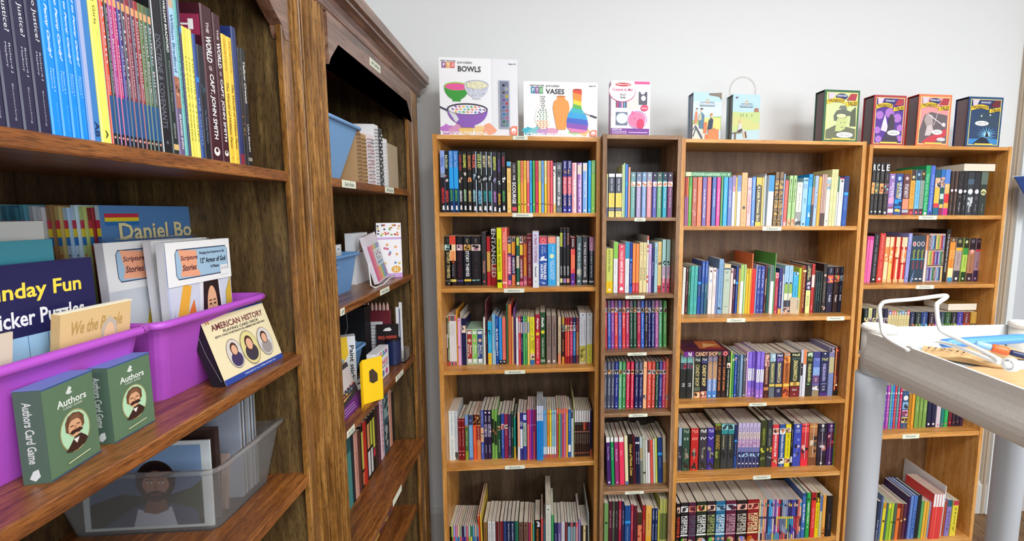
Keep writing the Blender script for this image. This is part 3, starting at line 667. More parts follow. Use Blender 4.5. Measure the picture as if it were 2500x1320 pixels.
c1 = (1060, 1140, 6.0976); P5 = 'lowest shelf '+NA
tops = 'e8dca0 e8c490 b8c858 a8a0d8 d878a8 d8c8a0 98a890 30184c 98a8c0 e07080 a8d0c8 387850 68a8c8 c8a890 80a0c0'.split()
lows = '181818 1c1818 5a7030 e05060 3898c0 2870b8 e05858 703890 402890 d05060 a0b030 e8d850 3068a8 4888c0 203870'.split()
eds = [197, 232, 265, 294, 326, 358, 392, 424, 455, 487, 518, 550, 581, 612, 643, 672]
row('A', 4, c1, 1440, P5, 'books on the '+P5, '\n'.join(f'{a}-{b-2} 880 {t} b1030:1440:{l}' for a, b, t, l in zip(eds, eds[1:], tops, lows)), dep=.13)
row('A', 4, c1, 1440, P5, 'books on the '+P5, '''
682-706 690 dc4820 b700:720:f0d8d0 D.2 L-1.5
712-736 690 e4c048 D.2 L-1.5
742-800 822 8a6434 F1438 Thistory:503010:900:1300:.5
806-862 808 e0e0e0 TBRUCE_CAMERON:404858:830:1100:.4
868-918 808 e0e0e0 TBRUCE_CAMERON:404858:830:1100:.4
922-974 812 601820 v.92:1:d8b0a0
982-1034 808 7c2028 v0:.06:d8b0a0
1038-1084 808 2c4078
1090-1142 808 1a2a50 TBRUCE_CAMERON:d8e0f0:840:1100:.4
1147-1202 808 1a2a50 TBRUCE_CAMERON:d8e0f0:840:1100:.4
1206-1256 805 1c6850 v.9:1:60a890
1264-1330 820 6c5044 c870:282020:.2 TCALLINGS:2c1c18:920:1100:.4
1338-1404 820 785448 c870:281818:.2 TCALLINGS:2c1c18:920:1100:.4
1408-1438 825 a42c5c
1441-1468 830 dc8c3c
1471-1496 835 34a090
1502-1580 788 181414 p800:900:181414:d8d8e0 TWARFORD:dc7c38:920:1150:.45
1592-1624 765 dc5450 D.16
1630-1656 845 5494b4
1660-1742 565 d0d4c8 F1430 c630:485048:.15 TILLUSTRATED_TALES:a0a898:680:1200:.4 D.2
1745-1782 715 1c9048 v.45:.5:e0f0d0 D.18
1786-1838 830 28285c TANIMAL:a0a0d0:1000:1200:.4
1842-1888 830 685898 TANIMAL:e0d8f0:1000:1200:.4
1892-1944 818 d4d0d8 TTRUE_TALES:7880a0:860:1100:.3
1948-1982 822 7c3038
1986-2028 822 7cacc8 b822:890:282830
2031-2064 822 98a0a8 b822:900:cc4c58
2068-2102 822 8ca8b0 b822:890:24242c
2106-2140 820 d49498 b820:900:ec5c64
2144-2178 780 9080b8 D.17
2186-2286 868 2c2420 v.3:.65:e0cc98 c960:402c18:.1
2292-2312 680 a0b4b4 D.2 L-1
''', dep=.13)
# ------------------------------------------------------------------ bookcase B
NB = 'of narrow walnut bookcase'
cc = (1460, 380, 7.765); P = 'top shelf '+NB
ser = '''
162-184 345 c8ccb8 b345:420:e0e890 b970:1150:5860a0
194-313 335 4a5060 b340:400:f0f0f0 TMARK_TWAIN:e8ecf0:430:665:.3 b700:968:f0d464 TTom_Sawyer:b08820:730:940:.25:.6 b985:1030:787c84 b1040:1152:f0d884 c1085:303030:.08
326-448 335 4a5060 b340:400:f0f0f0 TMARK_TWAIN:e8ecf0:430:665:.3 b700:968:f0d464 TTom_Sawyer:b08820:730:940:.25:.6 b985:1030:787c84 b1040:1152:f0d884 c1085:303030:.08
450-478 165 dcecb0
480-506 138 a8d8a0 v0:.4:d8f0c8
512-556 160 5088e8 b500:560:30b0f0 D.16
564-604 215 f0a888 v.5:.56:c05040
'''
cl = [('614-704', '74b0a8', '78a0a8', 'Black_Beauty'), ('722-814', 'b4a4cc', '7888a0', 'Anne_of_Gables'), ('826-912', '8cacdc', '7ca0bc', 'Hans_Brinker'), ('920-1014', 'ec98a4', '90a0b0', 'Little_Women'),
      ('1026-1106', '5c5cb4', '24243c', 'Secret_Garden'), ('1112-1202', '6cac80', '485c58', 'Robin_Hood'), ('1216-1300', '1ca4bc', '1c2c40', 'Peter_Pan'), ('1310-1402', '782c68', '2c1c30', 'King_Arthur')]
for e, c_, t_, nm in cl: ser += f'{e} 312 {c_} v.85:1:444c54 b312:470:{t_} c370:f0f0f0:.16 b490:577:f4ead8 p500:570:f4ead8:d08060 T{nm}:f0f0f4:610:980:.3\n'
row('B', 0, cc, 1153, P, 'books on the '+P, ser, dep=.13)
cc = (1460, 550, 6.945); P = 'second shelf '+NB
row('B', 1, cc, 1137, P, 'books on the '+P, '''
134-248 392 ccd464 iAnne_of_Green_Gables:6c7838:410:780:.35 b940:1137:f0c418 TPUFFIN:806010:960:1050:.15 c1085:f8f0d8:.18
258-332 280 e6e8ea b280:560:88cc50 TCLASSIC_TALES:a0a4a8:600:830:.2 TSIGNET:888:1020:1085:.2
342-448 322 e4566a c360:f8d0d8:.15 iMAUD:f8d8dc:420:580:.4 tANNE_OF_AVONLEA:fff:600:980:.42 c1070:f0f0f0:.3
452-524 280 e2e8ea b280:560:2c98bc TCLASSIC_TALES:a0a4a8:600:830:.2 TSIGNET:888:1020:1085:.2
528-576 288 183c98 b565:600:3c98e8 TCollected_Works:f0f0ff:640:980:.35 b1030:1137:3468c8
579-632 312 f4904c b975:1137:d82444 tScholastic:f8b0b8:1000:1110:.4
636-688 312 f4904c b975:1137:d82444 tScholastic:f8b0b8:1000:1110:.4
694-754 290 e8d8a0 TAWOL_A:2c2c24:320:510:.3 TJIMMY:606050:600:700:.3 tPLATOON:22221c:710:930:.4
757-816 290 e8d8a0 TAWOL_A:2c2c24:320:510:.3 TJIMMY:606050:600:700:.3 tPLATOON:22221c:710:930:.4
819-848 175 f0ece4 b175:250:d85030 b330:380:d86040 b420:450:d86040 b850:890:d85030 b930:970:d85030 D.17
851-898 312 cca8dc TALCOTT:403060:510:660:.3 c1080:402c58:.12
900-945 375 1c2060 b375:1137:1c2464 Tbooks:e0e8ff:620:850:.4 D.12
948-1002 285 a4ccd8 iClara_&_Alys:202830:360:650:.45
1004-1064 275 e8c884 TTHE_TREE:a07830:330:620:.35 p620:680:e8c884:401c20 TTreehouse:a88848:700:1000:.25 b1020:1137:c43038 c1080:401010:.25
1076-1138 240 a8d0cc p590:680:a8d0cc:141414 b690:900:c0a0bc b900:1137:d44c70 tPEAK:f8d8e0:850:980:.55 c1050:401020:.2
1148-1212 240 a8d0cc p590:680:a8d0cc:141414 b690:900:c0a0bc b900:1137:d44c70 tPEAK:f8d8e0:850:980:.55 c1050:401020:.2
''', dep=.125)
cc = (1460, 720, 8.25); P = 'third shelf '+NB
ls = [('146-186', 'cc3c4c', 'Tales'), ('198-260', '3c60bc', 'Sherlock_Holmes'), ('268-330', '9450a8', 'Tom_Sawyer'), ('338-402', 'e04448', 'Anne_of_Gables'), ('412-476', '646cc4', 'Arabian_Nights'), ('490-555', 'e8484c', 'Bambi'),
      ('565-630', 'c43c68', 'Frankenstein'), ('638-704', '184434', 'Great_Expectations'), ('712-778', '1a5038', 'Great_Expectations'), ('790-856', 'b82c4c', 'Greek_Myths'), ('864-932', '2c60c4', "Gulliver's_Travels"), ('944-1000', '3c3034', 'The_Iliad'),
      ('1004-1066', '1c1c64', 'Journey_to_the_Earth'), ('1076-1144', '1a2c74', 'The_Last_of_the_Mohicans'), ('1150-1218', 'b0589c', 'A_Little_Princess'), ('1224-1290', '50a070', 'Little_Women'), ('1314-1382', '5ca858', 'Little_Women')]
row('B', 2, cc, (150, 1078, 1380, 1048), P, 'books on the '+P, '\n'.join(f'{e} 108 {c_} b110:245:{"6c5870" if k%2 else c_} T{"Classic"}:d8d8e0:120:235:.25 p250:350:{["c8c8c8:303030","a09080:302820","e0b890:583020"][k%3]} T{t_}:f4f4f8:{400-(len(t_)>14)*30}:{560+len(t_)*18}:.42 TStarts:d0d0d8:900:980:.22 c1010:e8e8f0:.2' for k, (e, c_, t_) in enumerate(ls)), dep=.125, lean=-1)
cc = (1460, 860, 7.765); P = 'fourth shelf '+NB
ls = [('117-162', '50586c', 'Moby-Dick'), ('172-238', '4c546c', 'Moby-Dick'), ('246-304', '505470', 'Moby-Dick'), ('312-380', '20308c', 'The_Odyssey'), ('388-446', '6cb488', 'Oliver_Twist'), ('456-518', '389850', 'Oliver_Twist'), ('528-594', 'd42c50', 'Rebecca_of_Sunnybrook_Farm'),
      ('612-672', 'd42c50', 'Rebecca_of_Sunnybrook_Farm'), ('690-760', '22225c', 'Roman_Myths'), ('768-838', '22225c', 'Roman_Myths'), ('848-914', 'f4b888', ''), ('926-1002', 'dc4c38', 'Dr._Jekyll_and_Mr._Hyde'), ('1010-1072', 'c84434', 'Dr._Jekyll_and_Hyde'),
      ('1080-1138', '184834', 'The_Voyages_of_Doctor_Dolittle'), ('1146-1208', '383888', 'White_Fang'), ('1214-1270', 'd03460', 'The_Wind_in_the_Willows'), ('1274-1332', 'f08058', '')]
row('B', 3, cc, (120, 1075, 1330, 1048), P, 'books on the '+P, '\n'.join((f'{e} {175 if k<16 else 120} {c_} ' + (f'b180:315:{"585c70" if k in (0,1,2,8,9) else c_} TClassic:d8d8e0:200:310:.25 p325:410:{["d8d8d8:202020","d8a870:402010","c0b8b0:282828"][k%3]} T{t_}:f4f4f8:{max(560-len(t_)*8,430)}:{min(700+len(t_)*12,900)}:.45 TStarts:d0d0d8:930:1000:.22 c1020:e8e8f0:.2' if t_ else 'c290:8c5030:.2 p800:890:c8a8a0:202030')) for k, (e, c_, t_) in enumerate(ls)), dep=.125)
cc = (1460, 1010, 4.26); P = 'fifth shelf '+NB
row('B', 4, cc, (90, 742, 710, 712), P, 'books on the '+P, '''
96-138 240 442468 b240:295:ecece8 TPrince_of_Tides:d8c8f0:340:480:.4 c712:d8d0e0:.3
142-174 240 1c9454 b240:290:ecece8 TPenny:d0f0d8:350:480:.4
180-222 242 a03074 b242:290:ecece8 TThe_Blue_Castle:f0d8e8:360:490:.4 c712:e0c0d8:.2
228-278 240 ee3c60 b240:290:ecece8 TEmma:f8c0cc:380:430:.4
284-318 228 e8e4b4 b700:745:5878b0
322-378 215 1c1210 iCount_of_Monte_Cristo:e8c058:310:640:.5 v.9:1:6c2030 H
380-392 215 702838
396-416 240 1c2244 b290:310:e8e8f0 TSAY_HELLO:e8e8f4:390:520:.5
417-440 240 1c2244 b290:310:e8e8f0 TSAY_HELLO:e8e8f4:390:520:.5
442-468 240 b8c8c8 b350:470:b8a070 b480:740:787c70
470-498 220 b4b8a4 c265:282820:.2 b600:620:404038
500-518 270 e0e0e0
520-545 270 e4e4e4 b240:400:5c3028
548-574 268 e4564c THill:a02028:320:440:.4
577-596 262 d4dcc8
598-620 250 c0cc3c v0:.3:e8e8b0
624-674 245 1c3c78 b400:428:2c98e0 TCollected:b8d0f0:450:560:.15
680-690 225 e8dcc0 b500:742:d8a030
692-702 225 e8dcc0 b500:742:d8a030
704-714 225 e8dcc0 b500:742:d8a030
''', dep=.125, lean=-2.2)
P = 'lowest shelf '+NB
row('B', 5, cc, 1640, P, 'books on the '+P, '''
58-102 930 709c5c c1120:202c1c:.3
106-138 912 54182c TBETTY_BUSTERS:d8a8b0:1000:1170:.4
140-170 912 4c4c44 TWEST_TO_MIND:d0d0c0:1000:1170:.4
172-204 912 302428 TNETTY_OR_NOT:989098:1000:1170:.4
207-236 908 a42440 TSWEETHEARTS:f0c0c8:990:1190:.4
239-266 912 28284c TIT'S_TEA_TIME:c8c8e0:1000:1140:.4
270-330 955 1c4c8c b1105:1130:2c98e0 TCollected_Letters:b8d0f0:1160:1300:.2
333-358 945 b83448 TROMANCES:f0b8c0:1010:1200:.3
360-398 955 541c2c
402-448 1025 c86848 b1025:1150:403024 p1150:1400:e08058:803020
452-482 950 a42028 TKing_Arthur:f0c8b0:1100:1230:.4
486-546 955 e4b054 TKING_ARTHUR:b07020:1030:1200:.3 b1270:1640:e8a830
549-578 985 182c60 TTHE_BIRD:d0d8e8:1000:1100:.5 TDonated:d0d8e8:1140:1300:.4
581-608 985 182c60 TTHE_BIRD:d0d8e8:1000:1100:.5 TDonated:d0d8e8:1140:1300:.4
611-626 1005 d4cc4c
629-648 890 c8c86c b1030:1300:607040 D.15
650-666 890 b0b868 b1030:1300:485830 D.15
668-684 890 c8c86c b1030:1300:607040 D.15
686-704 890 b8bc68 b1030:1300:485830 D.15
''', dep=.125)
# ------------------------------------------------------------------ bookcase C
NC = 'of wide oak bookcase'
c1, c2 = (1650, 390, 7.335), (1870, 390, 7.333); P = 'top shelf '+NC
row('C', 0, c1, 1178, P, 'books on the '+P, '''
150-180 305 b02c3c b650:1178:8c60ac
183-212 308 ec8444 b650:1178:a858a0
216-274 308 5cac30 b308:470:409838 c350:204810:.1 TLittle_House_in_the_Prairie:d0f0c8:530:920:.3 c1110:203010:.12
280-364 308 b45840 tFarmer_Boy:f4d0c8:520:750:.35 p820:1000:b45840:c88880 c1105:301810:.1
370-450 308 f47c4c TLittle_House:f8b898:540:940:.35 c1105:381810:.1
460-536 308 6c5ca4 tOn_the_Banks_of_Plum_Creek:ecece8:520:1030:.32 c1100:20183c:.1
542-614 308 f46c64 TBy_the_Shores_of_Silver_Lake:f8b0a8:520:1030:.3 c1100:401818:.1
632-704 308 4060ac tThe_Long_Winter:f4f4f8:520:840:.35 c1100:14203c:.1
712-780 308 ec3494 tThese_Happy_Golden_Years:fcd0e8:520:1010:.32 c1090:401028:.1
788-828 308 50984c TLittle_Town:b8e0b0:530:780:.3 c1105:18300c:.15
834-910 308 18a8ec TThe_First_Four_Years:98dcf8:520:960:.35 c1100:103c58:.1
916-988 308 5870b8 tThe_Long_Winter:f4f4f8:530:850:.35 c1100:182048:.1
992-1046 278 ececea b278:565:9474ac b470:565:c888a8 Tclassics:a8a8a8:640:940:.15
1048-1072 310 e8c864
1078-1148 275 ececea b275:562:6080b8 b480:560:7094cc Tclassics:a8a8a8:590:720:.15
1152-1254 228 e8ac6c TI_AM_DAVID:c88038:330:900:.25 c850:3c1c14:.28 Ttruth:b87838:920:1050:.2 c1125:b07030:.18 c1125:e8ac6c:.12
1258-1334 322 ecbcbc c510:402428:.35 c510:ecbcbc:.25 iA_Little_Princess:c84c60:610:960:.4
1340-1404 308 5c90ec TVictoria:c8dcf8:350:720:.4 Ttales:a0c0f4:800:1000:.2 c1100:d0e4f4:.25
1410-1512 315 4c3c28 b315:458:dcbc3c c480:4c3c28:.4 tA_Little_Princess:f4e4a4:470:950:.5 iSara:f0dc98:970:1090:.5 b1105:1178:dcc420
1514-1544 315 e8cc6c
1548-1562 290 e8e0c8
1564-1584 250 ccdcec
''', dep=.125)
row('C', 0, c2, 1176, P, 'books on the '+P, '''
2-104 275 e8eae8 b275:562:0c8ccc Tclassics:a8b0b0:600:750:.12 Tbook:999:1050:1110:.12
116-182 218 7c5c34 b330:350:302018 p375:510:c49840:5c4020 b530:545:302018 p560:680:b08038:302418 b690:710:302018 p720:850:bc9440:584028 p890:980:c49840:302010 p1060:1120:c49840:302010
190-262 218 7c5c34 b330:350:302018 p375:510:c49840:5c4020 b530:545:302018 p560:680:b08038:302418 b690:710:302018 p720:850:bc9440:584028 p890:980:c49840:302010 p1060:1120:c49840:302010
268-292 250 9cbcec
296-358 335 e4584c b335:368:201c1c TWhat_a_Pair:f49088:480:980:.35 b1100:1176:f0a8a8
368-432 280 acd08c tMiss_Classified:283828:345:750:.38 TLucy_Fox:789060:810:970:.25 p1040:1176:e8b088:c87848
440-502 280 acd08c tMiss_Classified:283828:345:750:.38 TLucy_Fox:789060:810:970:.25 p1040:1176:e8b088:c87848
508-612 400 dedace c460:606060:.14 c460:dedace:.09 TRolly_Polly:505058:590:900:.2 p925:1170:989894:303030:d8d8d8
616-706 320 9cccec p350:380:9cccec:284050 b430:510:8cb4d4 TGREEK_TALES:5878a0:680:770:.3 c1140:284050:.2
710-778 255 1498ec b480:800:48b4f4 c330:183c60:.2 p920:1020:1498ec:c8e8fc
784-824 290 688468 b480:800:c88068 b800:1176:403848
828-888 285 acc4ec TSapphire:485c90:350:560:.3 c580:405890:.2 TDANCER:384c84:640:860:.35
892-946 300 e4b03c v.4:.5:f0cc70 TThe_Gold_Trail:806018:600:950:.25
950-978 258 d4b0a4 b945:1176:301c1c
980-1004 258 c8a8a0 b945:1176:301c1c
1006-1032 258 d4b4ac b945:1176:301c1c
1036-1108 310 e8e6d0 p355:530:98bccc:e8b090:5878a0 c1085:606050:.15
1112-1166 170 e8e4a4 TSense_and_Sense:887c38:230:520:.3 TAUTHOR:887c38:640:740:.25 TPRIDE:a09850:870:1110:.2
1168-1226 170 e8e4a4 TSense_and_Sense:887c38:230:520:.3 TAUTHOR:887c38:640:740:.25 TPRIDE:a09850:870:1110:.2
1228-1256 295 d8dcdc b295:570:1c6c3c
1260-1340 320 dedcda b320:345:c83048 c380:484848:.25 TLittle_Prince:9098a8:450:740:.25
1346-1430 290 2454a8 b290:570:24386c b580:625:30a4f0 TCollected_Works:90b8f0:640:900:.25 TBOOK:80a8e8:1070:1130:.2
''', dep=.125, lean=1.2)
c1, c2 = (1650, 600, 6.948), (1870, 600, 6.948); P = 'second shelf '+NC
row('C', 1, c1, 1152, P, 'books on the '+P, '''
94-142 365 e2e8e0 Tstories:a0a8a0:400:700:.2
150-188 350 501c2c TKING:e8c8c8:390:440:.4 Tarthur_and_noble:e8c8c8:590:820:.35 Tbook:e8b0b8:1020:1110:.4
192-228 348 1c7054 TFox:e0f0e8:380:430:.4 Tsmall_tales:e0f0e8:610:830:.35
231-288 340 50b8b0 TFox:186058:390:440:.3 TRebecca_of_Sunnybrook_Farm:104440:490:950:.35 TPUFFIN:104440:1020:1110:.25
292-346 340 50b8b0 TFox:186058:390:440:.3 TRebecca_of_Sunnybrook_Farm:104440:490:950:.35 TPUFFIN:104440:1020:1110:.25
350-406 345 183878 b605:650:2c9ce8 TCollected:b0d0f8:670:840:.25 b860:1152:1c4ca4
412-462 258 2c58b0 b630:1152:2c5c88 TThe_Odd_Book:d0e0f8:300:520:.35 Tstories:c0d8e0:640:780:.35
468-514 258 2c58b0 b630:1152:2c6470 TThe_Odd_Book:d0e0f8:300:520:.35 Tstories:c0d8e0:640:780:.35
517-530 340 98a8c0 b900:1152:3c3830
533-596 370 eae2e0 c430:503028:.3 p560:620:eae2e0:a0b8d0 TLIGHTS:b8a8b0:700:900:.3
600-658 375 e8dedc c420:7c2c20:.3 Ttales:6a5050:500:550:.25 TSCREEN:a08888:670:860:.3
662-692 390 7c90c8 c550:202840:.3
696-776 225 7ca4cc TThe_Merry_Order_of_Poets:284868:300:820:.35 TNelson:304c6c:880:980:.3 p1030:1080:7ca4cc:203850
782-896 310 b8c6b4 b315:372:e4cc94 b378:400:2c3c60 TEmile:606c60:430:470:.5:.5 TTHE_POET:909c8c:560:610:.5 TPENGUIN:606c60:1020:1035:.5
900-944 380 ead2cc p395:470:e8c0b8:604048 TTHE_DOLLHOUSE:b8a8a8:650:890:.2
948-984 390 44183c TStories:e0c0d8:400:500:.3 b570:640:f0f0f0 TBook_Princess:d8b0c8:700:900:.35
988-1032 345 163880 b610:650:2c9ce8 TCollected:a8ccf8:670:880:.25 b900:1152:1c4ca0
1036-1062 385 ecc450 v.5:.7:504010
1066-1120 320 e2eae4 b320:600:a8cc60 Tclassics:a0a8a0:680:860:.15
1124-1160 315 bcdc98 v0:.3:88b060
1162-1206 390 ecc024 tXYZ:4c3808:400:470:.6 TOf_Mice_and_Me:a07c18:650:860:.3
1210-1244 388 f4c83c TGold_Dust:a88418:500:800:.3
1246-1264 130 f4804c D.19
1266-1322 392 e42420 TThe_Old_Man_of_the_Sea:a01414:430:850:.3
1324-1346 318 9cb0dc
1350-1410 340 34489c tA_Tread_of_Vine:dce0f4:400:710:.4 c790:a8b4e0:.3 c790:34489c:.2 Tnotes:b0b8e0:870:1010:.25 c1100:d0d8f0:.15
1412-1474 340 34489c tA_Tread_of_Vine:dce0f4:400:710:.4 c790:a8b4e0:.3 c790:34489c:.2 Tnotes:b0b8e0:870:1010:.25 c1100:d0d8f0:.15
1477-1516 318 501418 tTREASURE_ISLAND:f0d8b0:550:840:.5 TSCHOLASTIC:e8c0a0:980:1110:.3
1520-1576 372 28685c TPETER_PAN:189070:620:880:.5
''', dep=.125, lean=.8)
row('C', 1, c2, 1138, P, 'books on the '+P, '''
48-106 332 e2ece8 b332:595:507068
112-124 128 58b454 v.5:1:a8d890 D.2
128-186 455 b83048 b455:545:f0a0a8 c500:d84858:.3 TThe_House_Fairy:f0c0c8:680:1010:.35 c1110:f0b0b8:.2
190-250 378 2c2c74 tThere_are_Boys_everywhere:e8e8f8:600:1020:.4 b1055:1138:eca848
256-278 380 e8e8f0 b380:480:24242c
284-354 335 a4ccec TThe_Bears_of_Yellow:485c78:360:610:.25 c630:20242c:.3 b640:915:94b454 b800:915:e8e0c0 b915:1030:40343c p1030:1138:e0b098:303038
358-424 335 a4ccec TThe_Bears_of_Yellow:485c78:360:610:.25 c630:20242c:.3 b640:915:94b454 b800:915:e8e0c0 b915:1030:40343c p1030:1138:e0b098:303038
430-520 445 40b0dc p450:510:40b0dc:e8e8e8:282c34 TThe_Trials:1c2c40:670:840:.2
524-566 375 c0d434 v.5:.6:909c20
570-582 345 e08838
586-645 335 701c10 v0:.12:e88028 b410:445:f0e098 tThe_Wonder_of_the_Gold_Lake:f0c878:460:1050:.35
650-732 312 24242c TDECEMBER:f0e0a0:340:580:.35:.35 TREADER:f0e0a0:380:530:.35:.7 p600:740:343468:d8c0c8 b750:1138:e8e494 TBRANDON:404038:840:1010:.22:.6 TAUTHOR:404038:840:1030:.22:.35
738-792 305 bc302c b490:700:f0d8d0 Tnew:f0c0b8:1000:1090:.3
795-816 432 402c2c v.5:.6:c08070
820-852 440 1c3438 TThe_Mission:68b0a8:620:960:.35
855-886 440 1c2c30 TThe_Water_Seas:a8d0d0:610:940:.35
890-926 440 242c28 TThe_Fairest:708070:620:960:.35
932-998 305 302824 TThe_Crooked_House:c0b0a0:600:960:.3 c500:f0c8b8:.3 p1020:1100:302824:e0b8a0
1004-1108 355 1c1834 TMULL:b8b8d8:385:460:.25 p500:625:e85848:7040a0:f09850 TSeries:504c80:680:780:.3 b804:808:8078b0 iFire_Sprite:e0e0f0:830:950:.5
1118-1206 355 301c1c TMULL:b8a0a0:385:460:.25 p500:605:f08050:702820:50a060 TSeries:704840:680:780:.3 iTime_Jumpers:f0e8e8:830:950:.5
1212-1298 355 1c2438 TMULL:a0a8c0:385:460:.25 p500:590:8898a8:303c50:c0ccd8 TSeries:9098a8:680:780:.3 iBlack_Death:e0e4f0:830:930:.5
''', dep=.13, lean=.4)
c1, c2 = (1640, 810, 6.945), (1850, 810, 6.946); P = 'third shelf '+NC
row('C', 2, c1, 1114, P, 'books on the '+P, '''
132-240 360 1e2222 b362:520:90d4d0 TMULL:285058:395:465:.2 p525:625:3c5058:b85878:801c38 T5_Kingdoms:3c4444:640:780:.3 tYY:e8e8e8:850:920:.5
244-340 360 1e2222 b362:520:90d4d0 TMULL:285058:395:465:.2 p525:625:3c5058:b85878:801c38 T5_Kingdoms:3c4444:640:780:.3 tYY:e8e8e8:850:920:.5
344-364 350 e2e8dc
368-478 370 28301c b370:440:286068 hMull:f0f4f0:445:495 tCANDY_SHOP:c8b880:550:910:.6 b930:990:606858 p1010:1110:e8a870:502818:f0d8b0
482-590 368 201c28 b490:525:484c9c hMull:f0f0f8:440:485 tCANDY_SHOP:f0dc90:555:910:.6 p1000:1110:e09080:601c28:f0d0b0
594-672 345 7894cc b345:480:b0a0b8 b490:800:bc9470 tNO_CASTLE:f0f4f8:790:990:.35 b1000:1114:4888d0 c1080:f0f0f8:.2
676-754 345 7894cc b345:480:b0a0b8 b490:800:bc9470 tNO_CASTLE:f0f4f8:790:990:.35 b1000:1114:4888d0 c1080:f0f0f8:.2
758-830 350 28181a tROGUE:e07848:370:560:.4 tCASTLES_DARK:f08848:590:1000:.45 c1070:504038:.15
834-908 350 28181a tROGUE:a85038:370:560:.4 tCASTLES_DARK:f08848:590:1000:.45 c1070:504038:.15
912-974 335 16281c TKRAUS:90c8a0:365:490:.3 p525:610:f0e8d8:a03830:303020 tTHE_CHILD_CATCHER'S_WORKER:f0f0f0:640:1095:.3
978-1000 330 bce464
1002-1042 385 3c8c50 p450:500:3c8c50:e8e8e8 TMoonlight:1c5828:640:800:.3 c1085:f0f0e8:.2
1046-1088 380 2448a8 p430:490:e8c090:2448a8 TOn_the_Edge_of_Night:c8d8f8:500:900:.4 c1075:f0f0f8:.25
1092-1136 400 304c68 TSome_Are_Stars:b8ccdc:480:1000:.3
1140-1190 390 7c9cbc TShort_Waves:e8f0f8:450:640:.3 v.8:1:405468
1194-1246 385 50505c p450:490:e8e8e8:303038 TThe_Quiet_Crown:d8d4e0:500:850:.3 c1085:f0f0f0:.25
1248-1270 335 e0b4dc
1272-1340 335 8468d4 TTHEA:b8a0f0:370:560:.3 b625:835:f0f0f8 tPEGASUS:3c2c70:630:830:.35 b960:1114:a878d4 c1060:e8d8f8:.2
1346-1410 335 8468d4 TTHEA:b8a0f0:370:560:.3 b625:835:f0f0f8 tPEGASUS:3c2c70:630:830:.35 b960:1114:a878d4 c1060:e8d8f8:.2
1414-1480 335 8468d4 TTHEA:b8a0f0:370:560:.3 b625:835:f0f0f8 tPEGASUS:3c2c70:630:830:.35 b960:1114:a878d4 c1060:e8d8f8:.2
''', dep=.125)
row('C', 2, c2, 1096, P, 'books on the '+P, '''
-42-20 335 8468d4 TTHEA:b8a0f0:370:560:.3 b625:835:f0f0f8 tPEGASUS:3c2c70:630:830:.35 b960:1096:a878d4 c1060:e8d8f8:.2
24-86 335 8468d4 TTHEA:b8a0f0:370:560:.3 b625:835:f0f0f8 tPEGASUS:3c2c70:630:830:.35 b960:1096:a878d4 c1060:e8d8f8:.2
90-174 365 481a1c p380:580:c89890:803838:f0d0c8 tDRAGONWATCH:ecb898:590:870:.5 b920:970:c88850 c1060:a84848:.15
178-276 365 505c58 b365:500:98b8c8 p380:500:98b8c8:c8d8e0 tDRAGONWATCH:e8d888:530:840:.5 b870:910:dcc060 b930:1096:687078
282-402 365 2c2c50 hMull:e8e8f8:380:415 p430:500:503c80:7860a0 tDRAGONWATCH:e8dc98:520:850:.5 b870:918:dcb850 TMASTER:e0e0e8:960:1010:.4
414-522 360 c47038 hMull:a8d0e8:370:400 p420:520:e8a050:a04820 tDRAGONWATCH:502010:520:850:.5 b870:915:f0c858 p950:1080:d86838:702820
530-696 350 1e2a28 hMull:f0e8a8:370:405 p430:480:1e2a28:485850 tDRAGONWATCH:ecdc90:480:825:.42 b845:905:e4c068 c875:b08030:.2 b915:1096:742024 TDRAGONS:f0e8e8:960:990:.5 c1050:e08880:.08
702-738 305 ccccd8 b525:738:18181c c600:e8e8e8:.25
742-796 300 dee0e8 b300:550:f4803c v.9:1:b0b0b8
800-902 340 2c2a22 p345:430:3c5c38:c8d8c0 hMull:889850:445:490 tFABLEHAVEN:d8dc90:540:850:.5 p870:900:2c2a22:68b078
908-1026 338 586cb4 b338:440:403c80 hMull:9098d8:445:490 b600:740:88a8dc b740:880:6c4878 TISEN:e8c8d0:780:850:.3 p900:1000:705870:e0e0e0 b1000:1096:988868
1034-1166 338 242850 c370:e8e8f0:.1 hMull:c8c888:440:485 tFABLEHAVEN:b8b0e4:540:840:.42 p870:895:242850:8888c0 TKEYS_TO_THE:e8e8f0:920:950:.4 TPRISON:e8e8f0:970:1000:.4 b1040:1096:4c2c80
1172-1260 262 8480ac p270:350:b0a0b0:1c1828 b430:700:bcb48c b700:1096:7888b8 H
1262-1350 258 541418 b258:440:4c1818 c315:f05848:.2 b465:660:402018 v.15:.35:e89050 p890:930:541418:f0d0a0 TCursed:f0b0a0:760:880:.25 b1000:1096:181814 H
''', dep=.14)
c1, c2 = (1640, 990, 6.945), (1850, 990, 6.946); P = 'fourth shelf '+NC
mu = lambda e, t, c_, n_, k: f'{e} {t} {c_} hMull:{k}:{t+20}:{t+75} h{n_}:{k}:{t+150}:{t+195} p{t+280}:{t+520}:{c_}:302c28:98907c Tchronicles:b8b0a0:{t+330}:{t+520}:.3 p{t+560}:{t+690}:{c_}:282420 c{t+680}:d8d8d0:.06\n'
